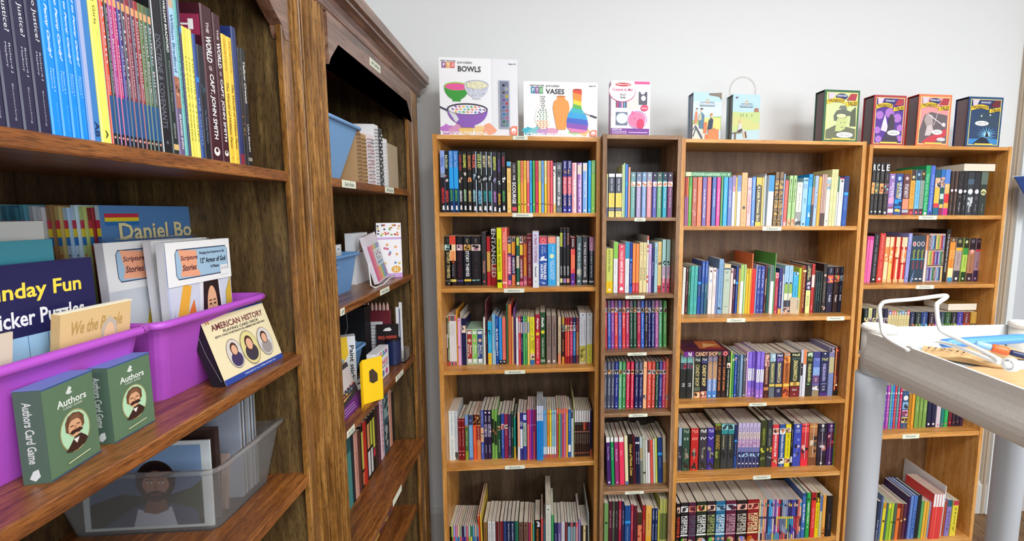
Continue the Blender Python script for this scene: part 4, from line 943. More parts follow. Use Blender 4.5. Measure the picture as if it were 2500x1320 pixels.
row('C', 3, c1, (100, 1108, 1500, 1042), P, 'books on the '+P,
    '100-158 375 98acc8 b680:1100:302c38 p700:900:302c38:888890\n'+mu('168-292', 388, '2c4c3c', 'II', '90a898')+mu('310-440', 385, 'c42824', 'III', 'f09088')+mu('452-584', 380, '3c383f', 'IV', 'e8e8e8')+mu('588-704', 376, '3c2c90', 'V', 'b8b0f0')+'''
712-810 303 343a1c p340:400:a0682c:283010 b305:335:78a038 b415:480:1c2018 tTHE_FALL:e0b848:490:740:.25:.35 tHARP:b08040:500:740:.4:.7 p760:900:343a1c:889848
818-932 305 34383a b305:480:2c8c90 p315:410:90c8c8:203c48 tFOREST:c8c08c:500:740:.2:.35 p750:900:34383a:202020
934-1038 305 34383a b305:480:2c8c90 p315:410:90c8c8:203c48 tFOREST:c8c08c:500:740:.2:.35 p750:900:34383a:202020
1042-1090 325 16285c b575:615:2c90dc TCollected:a8ccf4:630:820:.2 b850:1070:1c4890
'''+'\n'.join(f'{a}-{a+59} 293 c8bce0 b450:560:e0ccc8 b560:700:d0acd0 b700:780:7078b4 b780:1060:1c2c5c TThe_Moon:241c38:360:600:.4 p600:700:d0acd0:b080b0 p790:870:1c2c5c:a8ccf0 c975:f0f0f8:.25' for a in (1105, 1168, 1230, 1293, 1356, 1418)), dep=.14)
row('C', 3, c2, (20, 1042, 1300, 1008), P, 'books on the '+P, '''
24-130 255 343c1c TGREENWITCH:b8c048:380:670:.4 p700:800:343c1c:c8c840 p860:930:343c1c:788048 H
132-226 250 2c323a TGREY_KING:a0a888:380:680:.4 p690:790:2c323a:c0b040 p850:900:2c323a:888c90 H
228-332 322 dc3c44 b385:485:f0e4dc p390:480:f0e4dc:603020:c88060 tONCE_UPON_A_TIME:fff:490:860:.35 p895:985:dc3c44:e8b080:402018
342-440 320 2c5498 b385:480:ecece8 p390:475:ecece8:d88048:402818 tTWICE_UPON_A_TIME:fff:480:870:.35 b885:980:ecece8 p890:975:ecece8:302420 TNANCY:c0d0f0:990:1020:.3
446-536 318 ecdc1c b370:450:ecd8c0 p375:450:ecd8c0:c89068:302018 b452:460:181818 TBEST_UPON_THE_DAY:403c10:480:860:.3 p890:970:e8d0b0:c83828:402820
540-578 265 16161e TAmerican_Gems:d8dce8:400:700:.35 b860:960:c8ccd8
582-712 315 3448ac c350:d8d0c0:.2 TFIRE_THE:c8d0f0:400:455:.55 p475:930:3c4cb4:1c1840:8890e0:d8c0d0 TISLAND:b0b8f0:700:850:.12
716-838 302 f04c50 b340:355:401818 p450:900:c82c38:2c1420:f0b0a0:702030 v.5:.56:e8e0e0 b900:1020:e82c40
846-978 298 b87c4c b345:360:f0c060 p460:860:a06c40:302420:e0c8b0:504840 v.5:.55:e8e0e0 b870:1010:7c4c30
986-1142 308 1c1a28 c340:d8d4d0:.16 TTRIALS:888898:385:440:.5 p460:850:302438:d8c8c8:503848:c87868 v.48:.53:d8d8e8 c970:d8d8e0:.12
1148-1264 298 401c5c c345:d0b8c8:.18 TBLOOD:c0b0c8:385:440:.5 p455:700:602038:201430:c84868:d8b0b8 v.48:.54:b8a8d8 c965:c8b8d8:.15
1268-1292 300 5cac38 D.16
''', dep=.14)
c1 = (1640, 1160, 5.682); P = 'lowest shelf '+NC
kp = [('58-106', 395, '1c1416', 'd84830', 'KEEPER'), ('113-216', 380, '201c22', 'f0f0f0', 'e8e8e8:303030'), ('222-326', 378, '4c1c38', '5c5c70', 'd88068:602030'), ('333-470', 366, '1e2c1c', 'f4f4f0', 'f0c888:802020'),
      ('476-592', 360, '241c26', 'a8b870', 'f0c0a0:302040'), ('597-728', 358, '1c6890', 'e0f0f8', '98c0d8:304058'), ('736-878', 350, '601834', 'c8a0b0', 'c8d0e0:302838'), ('886-1028', 346, '1e1818', 'd8d0c0', 'f0b0a0:502830'), ('1034-1188', 336, '90161c', 'f4e0a8', 'e8a890:601820')]
s_ = '\n'.join(f'{e} {t} {c_} p{t+50}:{t+130}:{p_ if ":" in p_ else "e8c0b0:302020"}:{c_} tKEEPER:{k}:{t+180}:{t+430}:.42:.73 tLOST_CITIES:{k}:{t+185}:{t+430}:.4:.27 b{t+440}:{t+462}:{k} p{t+490}:960:{c_}:d8a080:{c_[::-1]}' for e, t, c_, k, p_ in kp)
th = 'e8d098 a8b8c0 f09880 e8a888 302848 40a0d8 58b0e0 c8a8d0 7848a0 d8b8d0 d83050 382840 98a0b8 a0a8c0 8890b8 403880 343060 5048a8 4c58b8 282850 d86868 e8b898'.split()
lo = 'd8b888 6888b8 e8c070 d8a8c8 3c2c50 3868a8 4c78b8 e8d8c8 30204c d8b068 a86888 6c7ca0 58648c 687090 e8d048 48a080 3898c8 40a8d0 c84858 b83848 d86040 382840'.split()
s_ += '\n'+'\n'.join(f'{1194+i*26.5:.0f}-{1194+i*26.5+25:.0f} 342 {th[i]} b{380+(i%3)*20}:430:{lo[(i*5)%22]} b570:600:{["303468","e8d848","b82c38"][i//9]} b600:{680+(i%4)*30}:{lo[i]} b{780+(i%3)*20}:900:{lo[(i+7)%22]} b900:960:{th[(i+9)%22]}' for i in range(22))
s_ += '''
1784-1836 250 406cb4 tBLUE_FAIRY:f0f4f8:400:660:.45 b250:290:284880 c740:c8d8f0:.25
1846-1898 245 2ca44c tGREEN_FAIRY:e8f4e8:375:680:.4 p300:350:2ca44c:185028 c720:d0f0d0:.2
1912-1970 240 e43838 b240:300:a01c28 p300:350:a01c28:401018 TRED_FAIRY_BOOK:f8b0b0:460:740:.4
1972-2026 240 ecd014 b240:300:181410 p290:380:181410:d8b830 TTHE_YELLOW_BOOK:605408:400:740:.35
2030-2066 280 c8c4a0 b280:500:5870b0
2070-2114 275 eca84c TELF_BOOK:904818:300:380:.35 p730:900:d88840:302018
2124-2206 285 1a1718 TTHE_DARK_IS_RISING:787480:530:760:.2'''
row('C', 4, c1, (60, 950, 2200, 860), P, 'books on the '+P, s_, dep=.14)
# ------------------------------------------------------------------ bookcase D
ND = 'of bookcase by door casing'
c1 = (2100, 360, 6.25); P = 'top shelf '+ND
row('D', 0, c1, 1026, P, 'books on the '+P, '''
140-192 240 2c2828 hR:f0f0f0:255:345 Tsquare:787070:380:500:.4 p530:700:e8a860:c87040:f0d8a0 Ttale_of_two:787070:740:930:.4 c975:f0f0f0:.25
196-254 240 2a2828 hC:f0f0f0:255:345 Tsquare:a8a8a0:380:500:.4 p530:700:68705c:e8c070:305040 Ttale_of_two:787070:740:930:.4 c975:f0f0f0:.25
262-326 240 2a2626 hL:f0f0f0:260:355 Tsquare:787878:380:500:.4 p545:700:f0a868:302020:d86840 Ttale_of_two:787070:740:930:.4 c975:f0f0f0:.25
334-404 240 2c2628 hE:f0f0f0:260:350 Tsquare:888080:400:500:.4 p545:700:785060:88d0c8:282830 Ttale_of_two:887878:740:930:.4 c990:f0f0f0:.25
408-498 398 9474b4 c450:d8d8e8:.25 tSISTERS:e8d8f0:530:760:.4:.65 tBLUE:d8b8e0:590:740:.3:.3 b760:850:e0a0c8 b900:1026:8c4864 b930:990:d8d8e0
504-616 396 384c8c c470:a8c8e8:.25 tHUNTERS:e8f0f8:530:780:.35:.7 tBUCKLER:e0d050:540:770:.3:.35 b790:912:1c94e4 p800:900:1c94e4:183058 b912:1026:34508c p930:985:34508c:d8c858
624-724 402 643c40 c470:d8b8b8:.25 tTHE_BELT:e0d8d8:550:760:.35:.4 tSNAKES:d0c0c8:550:770:.3:.7 b780:935:ec9070 b935:1026:7c2c40 b945:990:b0b8c8
732-806 332 eca844 b332:500:44302c c450:d8d098:.3 TWAYSIDE_WOLF:b07418:530:900:.45 b930:1026:941c30 c990:f05868:.3
812-882 335 74bce4 b335:500:2c4058 c410:90b8d8:.3 TWINGED_WOLF:3880b0:520:880:.45 b930:1026:402c48 c985:e86078:.3
886-946 338 98a498 b338:500:34302c c400:e0a050:.3 TMAGIC_BOUND:68706c:520:900:.35 b930:1026:401c34 c985:e86078:.3
950-1022 272 189c5c TOzma_and_the_Oz_Road:a8ecc8:400:950:.55 c1000:d8f0e0:.3 v0:.06:30c080 D.15
1026-1094 275 4c6cc8 TOzma_and_Camping:b8ccf4:410:950:.5 c1000:1c2c60:.3 D.15
1098-1182 332 204c60 p460:610:e8b088:203040:d8d0c8 b610:860:ecbc48 b845:910:d83c44 b910:1026:1c6888
1186-1246 332 2470b8 p450:600:e0a888:203050:2470b8 b610:860:1c5448 b700:780:c8dcc8 b860:915:ecc060 b915:1026:942048
1250-1328 334 5884d4 b550:700:e8b868 c590:e8c090:.3 b700:840:d83038 b840:920:eca840 b920:1026:d82880
1338-1394 360 30221f v.4:.75:583c2c c650:ecdce4:.36 TArt_of_Crime:98888c:720:800:.3 Tflanagan:a8a0a0:880:960:.3
1398-1452 360 30221f v.4:.75:6c4c3c c648:ecdce4:.36 TArt_of_Crime:98888c:720:800:.3 Tflanagan:a8a0a0:880:960:.3
1456-1532 362 201c1e p380:600:201c1e:383438 c665:e8dce4:.42 TBLOOM:c0bcc0:735:755:.4 Tflanagan:e0e0e0:830:970:.3
1537-1592 362 201c1e p380:600:201c1e:303034 c662:e8dce4:.4 TMANOR:98989c:720:790:.4 Tflanagan:b8b8b8:880:960:.3
1597-1694 372 30363c b480:560:485c70 c668:e4e4f0:.4 p740:900:484c50:c8ccd0 TMANOR:f0f0f0:880:980:.3
1698-1790 375 24242a c668:e0d8e8:.36 TTHE_FIVE:888890:740:790:.4 Tflanagan:a8a8b0:860:980:.25
1794-1898 372 28302a b372:560:5c6c60 c676:e0dca0:.42 h6:404028:655:700 Tflanagan:a0a0a0:850:990:.2
''', dep=.13, lean=.3)
c1 = (2090, 540, 6.0976); P = 'second shelf '+ND
row('D', 1, c1, 905, P, 'books on the '+P, '''
116-150 222 ec64ac b222:270:d83088 Tstory:c83078:600:860:.3
153-208 222 ec70b0 b222:280:d83898 Tstory_line:c83078:640:860:.3
214-290 182 1c1c22 TBEVELED:888890:210:360:.3 TTHE_GREEN_BLOSSOM:a0a0a8:380:820:.35 c860:e8e8e8:.2
298-380 178 d03c34 TBRYANT_FALLS:f0a090:210:560:.35 TEMBER_SOUL:e88070:600:820:.35 c855:f8d0c8:.25
384-446 235 e89050 b235:380:ecdcac c290:806838:.08 p420:590:e89050:f0d8b0 b600:860:f4dca8 b860:905:e8c088
450-522 235 e85c3c v0:.35:f0c060 b235:380:ecdcac p420:610:f0a850:f0d8b0 b620:860:f0d070 v.75:1:d83828 b860:905:e8c088
538-614 235 e84c2c b235:380:ecdcac p400:530:f09048:f0d8b0 v.3:.7:f4d8b0 v.8:1:c82820 b540:560:a02018 b860:905:e8c088
624-706 238 d82c28 b238:380:ecdcac b380:430:c01c28 p420:610:f08848:f0d0b0 v.25:.6:f4ccac b620:640:a02018 b860:905:e8c088
716-772 178 989cdc TGail:e0e0f8:190:280:.4 TTangle_Secret:40407c:340:640:.35 c850:303060:.15
''', dep=.13, lean=1.5)
row('D', 1, c1, 903, P, 'books on the '+P, '''
984-1030 208 f4a070 b430:903:e4e4e8
1276-1336 120 1c1818 tTHE_DELIVERANCE_OF_VOLSUN:d8d0d0:190:760:.35 D.15
1342-1422 248 f09434 b248:310:48382c c280:a88868:.3 b430:560:f0a850 b700:840:f4e8a8 b840:903:4898c8 TREAPER:d06818:450:700:.25
1430-1528 248 b09c98 b248:390:24221c c300:908c68:.28 b395:440:e8b030 TOF_SILK_SAND:786870:480:660:.25 b740:903:34303c c860:e8e8e8:.2
1540-1618 250 b0d058 b250:400:24301c c308:c8d0a0:.28 b400:500:389040 TSHADE_HILLS:60882c:530:700:.25 b760:903:1c4020 c862:c8e0c0:.2
1625-1722 252 b07c5c b252:430:28242c c300:686070:.28 c450:f0b0a8:.3 THILLS_DEEP:704c3c:520:760:.25 b780:903:342430 c862:b0a8b0:.2
1726-1812 256 a08090 b256:420:281c28 c300:605058:.28 b425:450:d82838 TREAPER:484050:600:700:.25 b740:903:342448 c860:b8a8c8:.2
''', dep=.13, lean=1.5)
c1 = (2060, 700, 5.077); P = 'third shelf '+ND
lst = [('222-272', 270, '1c2c2c'), ('275-320', 265, 'd8d494'), ('324-366', 272, '241c34'), ('370-412', 265, 'd4cc8c'), ('416-462', 268, '302c30'), ('466-515', 270, '1c1c40')]
s_ = '\n'.join(f'{e} {t} {c_} p380:460:{["d8c890:303020","b0a0a8:402838"][k%2]} Tseries:{"909090" if k%2==0 else "585030"}:290:370:.3' for k, (e, t, c_) in enumerate(lst))
for k, (e, c_, n_) in enumerate([('518-558', '5048a8', 4), ('561-588', 'e03838', 5), ('591-618', 'e84040', 5), ('621-646', '388838', 6), ('650-682', '1c6ca8', 6), ('684-714', '2890c0', 7), ('716-746', '2c3884', 8), ('749-782', 'd82c48', 9)]):
    s_ += f'\n{e} 298 dccc94 b298:345:{c_} h{n_}:f0f0f0:310:340 TRowan:705828:400:480:.3'
for k, (e, c_, p_) in enumerate([('788-848', '1c2648', 'c87848:403040'), ('858-924', '182a22', '98a858:304020'), ('928-1006', '1c3c78', '78c8e8:203c60'), ('1022-1092', '301c28', 'f07838:702818'), ('1096-1160', '502c78', 'b868b0:402050'), ('1164-1216', '284048', '889870:304030'), ('1220-1292', '204c20', '70a040:203818'), ('1298-1366', '201c1e', 'a8b848:404018'), ('1370-1440', '3c3090', '7068d0:282058'), ('1444-1524', '701c1c', 'c84828:401010'), ('1534-1608', 'b8882c', '403020:c89840')]):
    s_ += f'\n{e} 312 {c_} c345:c8c8c8:.08 TRedwall:{"e0b040" if k==10 else "b8b8c8"}:370:450:.3 p460:560:{p_}:{c_} b566:600:{c_}'
row('D', 2, c1, 796, P, 'books on the '+P, s_, dep=.12)
c1 = (2060, 900, 3.143); P = 'fourth shelf '+ND
s_ = ''
for k, (e, c_) in enumerate([('296-315', '643cac'), ('318-338', 'b850b0'), ('342-356', '60b0a0'), ('358-372', '2c90e4'), ('375-391', 'd04050'), ('394-411', '549098'), ('414-432', 'd03464')]):
    s_ += f'{e} 128 {c_} c185:f0e8f0:.4 Tfairy:e0d0e0:220:400:.4 c432:e83848:.3\n'
s_ += '''435-482 170 34587c c222:e8e8e8:.4 p252:302:80b0d0:303848 p310:355:e0a0c0:703048 p362:405:e8c880:403030 c432:b84868:.15
485-508 195 b07c24 c430:e8a040:.3
512-532 195 eca030 c430:d84830:.3
538-568 205 789c48 Tmagic:c8d898:250:330:.5
571-596 205 789c48 Tmagic:c8d898:250:330:.5
600-628 205 7ca04c Tmagic:c8d898:260:340:.5
632-664 210 1c1c40 c422:f0f0f0:.25
668-700 210 1c1c40 c422:f0f0f0:.25
704-736 215 d4c4d0 c430:a84868:.2
740-764 220 1c7870 c425:e05868:.25
767-794 220 2cac58 c422:e05868:.25
798-824 220 701828 c415:f04868:.25
828-852 220 30202c c415:a04858:.25
856-882 220 241c30 c410:904868:.25
886-912 220 341c38'''
row('D', 3, c1, 447, P, 'books on the '+P, s_, dep=.13)
P = 'lowest shelf '+ND
row('D', 4, c1, 1490, P, 'books on the '+P, '''
214-236 1020 2c3c5c TBABY_BOOK:d8d8e0:1150:1300:.4
238-252 985 5870a0 H
254-278 1030 e4d434 b1030:1070:c89028 c1160:603c18:.4
281-292 1035 4a6c78
294-316 1035 90c038 b1030:1070:e8d048
319-338 1035 b8d03c c1170:606818:.4
341-360 1035 506858 c1170:302c20:.4
363-388 1035 ec7838 b1030:1070:882018 c1150:803018:.4
391-412 1040 7c3c2c c1160:e0b868:.4
415-438 1040 582c44 c1150:d8b870:.4
441-456 985 341c50
458-480 978 6888cc H
483-510 978 5078c0 Tmap:203060:1080:1260:.4 H
513-540 975 20282c H
543-562 1020 60ac68
565-584 1020 eab840
587-604 1025 e8b044
607-624 1025 98b8e0
''', dep=.14, lean=2)
row('D', 4, c1, 1505, P, 'books on the '+P, '''
628-648 965 e44848 b965:1060:f0f0f0 D.15
649-668 965 ec5850 b965:1060:f0f0f0 D.15
669-688 965 e44444 b965:1060:f0f0f0 D.15
689-708 965 e05048 b965:1060:f0f0f0 D.15
''', dep=.15, lean=2)
row('D', 4, c1, 1485, P, 'books on the '+P, '''
710-718 905 dcdcdc D.22
722-736 1020 b85030
740-776 1010 8c7cbc b1010:1060:286070 Tstory:282048:1090:1250:.35
782-826 1015 e4d444 b1015:1050:c03c50 Tstory:403810:1060:1250:.35
''', dep=.14, lean=2)
# ------------------------------------------------------------------ dark carved cabinets along the left wall
XL = -.49
Z1, Z2, Z3 = H+.0774, H-.289, H-.551
ZB, ZC, ZD, ZE = H-.235, H-.5488, H-.89, H-1.175
def poly_px(pts, x): return [(onX(a, b, x)[1], onX(a, b, x)[2]) for a, b in pts]
def cabinet(name_lab, Y0, o0, o1, Y1, shelves, stileL, stileR, apron, cend=.036, grp='dark carved cabinets by the side wall'):
    e = thing('cabinet', name_lab, 'cabinet', (XL, Y0, 0), group=grp); T_ = H+.53
    def B(nm, q, m, par=e):
        q.v = [(x-XL, y-Y0, z) for x, y, z in q.v]; return q.build(nm, m, par)
    for y0, y1 in ((Y0+.002, o0-.012), (o1+.012, Y1-.002)):
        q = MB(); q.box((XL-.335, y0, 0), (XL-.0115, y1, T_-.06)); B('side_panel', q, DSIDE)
    n = 4; yy = np.linspace(o0-.012, o1+.012, n+1)
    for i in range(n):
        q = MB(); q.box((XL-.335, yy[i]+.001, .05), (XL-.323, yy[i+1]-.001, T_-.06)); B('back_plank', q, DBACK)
    q = MB(); q.box((XL-.323, o0-.012, .08), (XL-.02, o1+.012, .1)); B('bottom_panel', q, DARK['y'])
    q = MB(); q.box((XL-.335, Y0, T_-.06), (XL-.02, Y1, T_-.035)); B('top_panel', q, DARK['y'])
    for prof in (stileL, stileR):
        q = MB(); q.prism(prof, 0, T_-.03, 'xy'); B('stile', q, DARK['z'])
    q = MB(); q.box((XL-.02, o0, .0), (XL-.003, o1, .1)); B('bottom_rail', q, DARK['y'])
    if apron:
        q = MB(); q.prism(apron, XL-.022, XL+.0012, 'yz'); q.v = [(x, y, z) for x, y, z in q.v]; B('apron', q, APRON)
    # cornice: bead, cove and top board, run past the end of the case
    pr = [(0, .455), (.004, .459), (.006, .464), (.004, .468), (.001, .470), (.003, .478), (.010, .487), (.020, .493), (.029, .496), (.031, .501), (.028, .503), (.035, .506), (.0395, .508), (.0395, .535), (-.03, .535), (-.03, .455)]
    q = MB(); q.prism([(XL+a, H+b) for a, b in pr], Y0+.0005, Y1+cend, 'xz'); B('cornice', q, APRON)
    for i, (z, th, xf, ya, yb, stk) in enumerate(shelves):
        q = MB(); q.prism([(XL-.322, z-th), (xf-.001, z-th), (xf, z-th+.002), (xf, z-.002), (xf-.002, z), (XL-.322, z)], ya, yb, 'xz'); sh = B('shelf', q, DARK['y'])
        for (pa, pb, pya, pyb, word) in stk:
            A_, B_ = onX(pa, pya, xf+.001), onX(pb, pyb, xf+.001)
            q = MB(); q.box((xf, A_[1], z-th+.001), (xf+.0008, B_[1], z-.0015), HND)
            f = Face(q, (xf+.0009, A_[1], z-th+.001), (0, 1, 0), (0, 0, 1), B_[1]-A_[1], th-.0025); f.text(word, .15, .22, .85, .78, '3c4448', False, .25)
            B('shelf_label', q, MATTE, sh)
    return e
def reeds(y0, y1, n, x0=XL, d=.0085):
    w_ = (y1-y0)/n; o = []
    for i in range(n):
        a = y0+i*w_; o += [(x0-d, a+w_*.04), (x0-d*.1, a+w_*.18), (x0+.0008, a+w_*.42), (x0+.0008, a+w_*.6), (x0-d*.1, a+w_*.84), (x0-d, a+w_*.96)]
    return o
def stile(y0, y1, body):
    return [(XL-.011, y0), (XL-.0015, y0), (XL, y0+.0015)]+body+[(XL-.004, y1), (XL-.011, y1)]
aR = .915; gp = .9905; bR = 1.092; dd = 1.700; ee = 1.833
body1 = [(XL, .9425), (XL-.008, .9435), (XL-.008, .9465), (XL+.001, .9475), (XL+.003, .9505), (XL+.001, .9535), (XL-.009, .9545), (XL-.009, .9585), (XL+.002, .9595), (XL+.0055, .967), (XL+.002, .9745), (XL-.0095, .9760), (XL-.0095, .986)]
ap1 = poly_px([(703.6, 102), (693, 95), (689, 84), (685, 62), (665, 25), (652.7, 0), (640, -40)], XL-.002)
ap1 = [(.9350, ap1[0][1]+.0), *ap1, (.26, ap1[-1][1]+.02), (.26, H+.47), (.9350, H+.47)]
cabinet('dark carved oak cabinet with history books and pink bins', .149, .26, aR, gp,
    [(Z1, .0193, XL-.005, .249, aR+.012, []), (Z2, .0198, XL-.001, .249, aR+.012, []), (Z3, .02, XL-.002, .249, aR+.012, []), (H-.87, .02, XL-.002, .249, aR+.012, [])],
    stile(.149, .26, reeds(.16, .25, 5)), stile(aR, gp, body1), ap1, 0)
ap2 = poly_px([(800, 156), (803.6, 142), (812, 133), (818, 127), (822.5, 109), (976, 243.6), (991, 247), (994.5, 269), (1000, 285), (1003.6, 298)], XL-.002)
ap2 = [(1.10, ap2[0][1])]+ap2+[(1.748, ap2[-1][1]), (1.748, H+.47), (1.10, H+.47)]
body2 = [(XL-.0098, .994), (XL-.0098, .999), (XL+.003, 1.001), (XL+.0055, 1.008), (XL+.002, 1.015), (XL-.0095, 1.0165), (XL-.0095, 1.0215)]+reeds(1.0235, 1.089, 5)
body3 = [(XL, 1.745), (XL-.004, 1.748), (XL-.004, 1.754), (XL+.001, 1.756)]+reeds(1.758, 1.83, 4)
cabinet('dark carved oak cabinet with craft supplies and a scalloped apron', gp+.001, bR, dd, ee,
    [(Z1+.003, .0212, XL-.005, bR-.012, dd+.012, [(836, 869, 445, 450, 'Sketch Books'), (941, 962, 465, 468, 'Kits')]),
     (ZB, .0198, XL-.002, bR-.012, dd+.012, [(832, 842, 765, 760, 'art'), (929, 951, 715, 705, 'Art Sets')]),
     (ZC, .02, XL-.002, bR-.012, dd+.012, [(848, 866, 1058, 1040, 'Art Sets'), (967, 985, 930, 912, 'Art Tools')]),
     (ZE, .02, XL-.02, bR-.012, dd+.012, [])],
    stile(gp+.001, bR, body2), stile(dd, ee, body3), ap2)
c2 = bpy.data.objects['cabinet.001']
# the loose shelf that juts out past the stile
q = MB(); q.prism([(XL-.322, ZD-.02), (XL+.022, ZD-.02), (XL+.023, ZD-.018), (XL+.023, ZD-.002), (XL+.021, ZD), (XL-.322, ZD)], bR+.002, dd-.0015, 'xz')
q.prism([(XL+.0005+.004, ZD-.02), (XL+.022, ZD-.02), (XL+.023, ZD-.002), (XL+.021, ZD), (XL+.0045, ZD)], dd-.0015, 1.70, 'xz')
q.v = [(x-XL, y-(gp+.001), z) for x, y, z in q.v]; sh = q.build('shelf', DARK['y'], c2)
A_, B_ = onX(961, 1232, XL+.025), onX(982, 1200, XL+.025)
q = MB(); q.box((XL+.0232, A_[1], ZD-.022), (XL+.0238, B_[1], ZD-.001), HND); q.v = [(x-XL, y-(gp+.001), z) for x, y, z in q.v]; q.build('shelf_label', MATTE, sh)
A_, B_ = onX(899, 150, XL), onX(926, 173, XL)   # sticker on the apron
A_ = onX(899.5, 143, XL-.0015); B_ = onX(926, 176, XL-.0015)
zc = (A_[2]+B_[2])/2
q = MB(); f0 = (XL+.0024, A_[1], zc-.011); q.box((XL+.0013, A_[1], zc-.011), (XL+.0021, B_[1], zc+.011), HND); f = Face(q, f0, (0, 1, 0), (0, 0, 1), B_[1]-A_[1], .022); f.text('ART SUPPLIES', .12, .3, .88, .7, '556055', False)
q.v = [(x-XL, y-(gp+.001), z) for x, y, z in q.v]; q.build('apron_label', MATTE, c2)
# ------------------------------------------------------------------ history books on the top shelf
P = 'shelf above pink bins'; G = 'books on the shelf above the pink bins'
FT = (0, 303.5, 1000, 464)
J = ' TWhatever_Happened_to_Justice?:f0f0f4:4:62:.42:.6 TRichard_J:d8d8e4:66:78:.16:.68 TMaybury:d8d8e4:66:76:.16:.4 TBluestocking:a8a8b8:82:97:.18:.55'
J2 = ' iWhatever_Happened_to_Penny_Candy?:f0f6ff:4:66:.42:.55 TRichard_J:d8ecff:71:81:.18:.66 TMaybury:d8ecff:71:80:.18:.36 TBluestocking_Press:68c0f8:86:98:.2:.6'
row(XL-.007, Z1, (0, 0, 1), FT, P, G, f'''
-16-19 .232 2a2844{J}
20-60 .232 2a2844{J}
61-96 .232 2a2844{J}
97-130 .232 262442{J}
131-156 .23 0c8ce8{J2}
157-180 .23 0c8ce8{J2}
181-200 .23 0c8ce8{J2}
201-219 .23 0c8ce8{J2}
220-250 .235 3c80c4 v0:.38:a8b4dc tTHEY_WERE_BOYS:24447c:3:34:.32:.7 tAB:1c2c5c:91:98:.4:.7
251-275 .235 f0e868 v.92:1:a8c8c8 TThen_They_Were_Girls:50502c:2:45:.4:.4 tA:30301c:94:98:.3
''', dep=.15)
cl = [('277-287', 'e8502c', 'Robin'), ('288-296', '38302c', 'Sacajawea'), ('297-306', 'b04490', 'Clara_Barton'), ('307-317', 'c83070', 'Molly_Pitcher'), ('318-326', '443088', 'Rosa_Parks'), ('327-336', '4c3c4c', 'Martha'), ('337-348', '90303c', 'Davy_Crockett'),
      ('349-358', '644058', 'Betsy_Ross'), ('359-368', 'a02c34', 'Knute_Rockne'), ('369-377', '64703c', 'Jim_Thorpe'), ('378-387', '5c6c44', 'Daniel_Boone'), ('388-397', '3c5848', 'Buffalo_Bill')]
row(XL-.007, Z1, (0, 0, 1), FT, P, G, '\n'.join(f'{e} .178 {c_} v0:.12:88c0cc b0:6:{c_} b6:11:f0a870 T{n}:e8d8e0:13:{50+(i*7)%12}:.55 T{"THE_PATRIOT"}:e8d8e0:56:67:.4 b69:100:1c5088 b93:100:16141c c95.5:e8a090:.32' for i, (e, c_, n) in enumerate(cl)), dep=.13)
row(XL-.007, Z1, (0, 0, 1), FT, P, G, '''
398-423 .26 18181e v0:.1:e8f0f4 TThis_Nation:383840:8:30:.4:.4 TDOCTRINE_&_COVENANTS:787c8c:42:88:.5:.45 c95:585c68:.15
424-439 .255 1c2c28 b0:40:101014 tWILLIAM_BRADFORD:f0f4f0:22:48:.4 TPlymouths_Pilgrim:98a8a0:52:78:.3 TEERDMANS:c8c8c8:84:92:.3 b95:98:d8b878
440-454 .262 6c5c80 b0:26:c8b098 b26:60:a8d0ec tWilliam_Bradford:3c5880:29:58:.55 p60:76:a86850:d0a080:5c4030 tBRADFORD_SMITH:f0f0f8:79:97:.4
455-463 .25 68b0ac TPILGRIM_STORIES:285c5c:30:72:.4
464-469 .22 3c3c5c b20:24:2090f0 TTHE_MAYFLOWER:c0c8e0:40:80:.5
470-477 .178 ece058 THISTORY_STORIES:605c18:22:88:.45
478-484 .178 ece058 THISTORY_STORIES:605c18:22:88:.45
485-493 .178 f0e464 THISTORY_STORIES:605c18:22:88:.45
494-502 .175 244890 b34:38:2090e8 TTHE_COLONY:c0d0f0:50:90:.4
503-517 .163 181c28 p30:55:181c28:344858:203040 TThe_Winthrop_Woman:88a0c0:56:86:.4
''', dep=.13)
def th_cover(f):
    f.rect(.70, .80, .985, .93, '943050'); f.text('SMITH', .1, .835, .95, .9, 'f4f0f0')
JS = ' v.02:.05:8c6068 tTHE:e8d8d8:10:17:.25:.5 tWORLD:fff:19:36:.5:.5 tOF:e8d8d8:38:41:.28 tCAPT._JOHN_SMITH:fff:43:86:.5:.5 c94:f0ece8:.3 c93.2:401018:.14'
row(XL-.007, Z1, (0, 0, 1), FT, P, G, f'518-544 .225 401420{JS} H\n546-563 .222 401420{JS} H', dep=.17)
BOOKS[-2]['d']['front'] = th_cover
row(XL-.007, Z1, (0, 0, 1), FT, P, G, '''
564-575 .198 f0c840 TGENEVIEVE:b07820:3:28:.4 iThe_World_of_William_Penn:785018:36:88:.5 c96:d8a830:.2
576-587 .198 f0c840 TGENEVIEVE:b07820:3:28:.4 iThe_World_of_William_Penn:785018:36:88:.5 c96:d8a830:.2
588-599 .218 26346c b92:100:88243c H
600-606 .19 201c18 p4:40:201c18:a88848:705828 p50:90:201c18:d87830:d8b040
607-618 .192 16141a iYellow_Crocus:ece4d8:10:46:.5 tLAILA_IBRAHIM:d8d0c8:64:88:.35 b93:96:988c80
''', dep=.16)
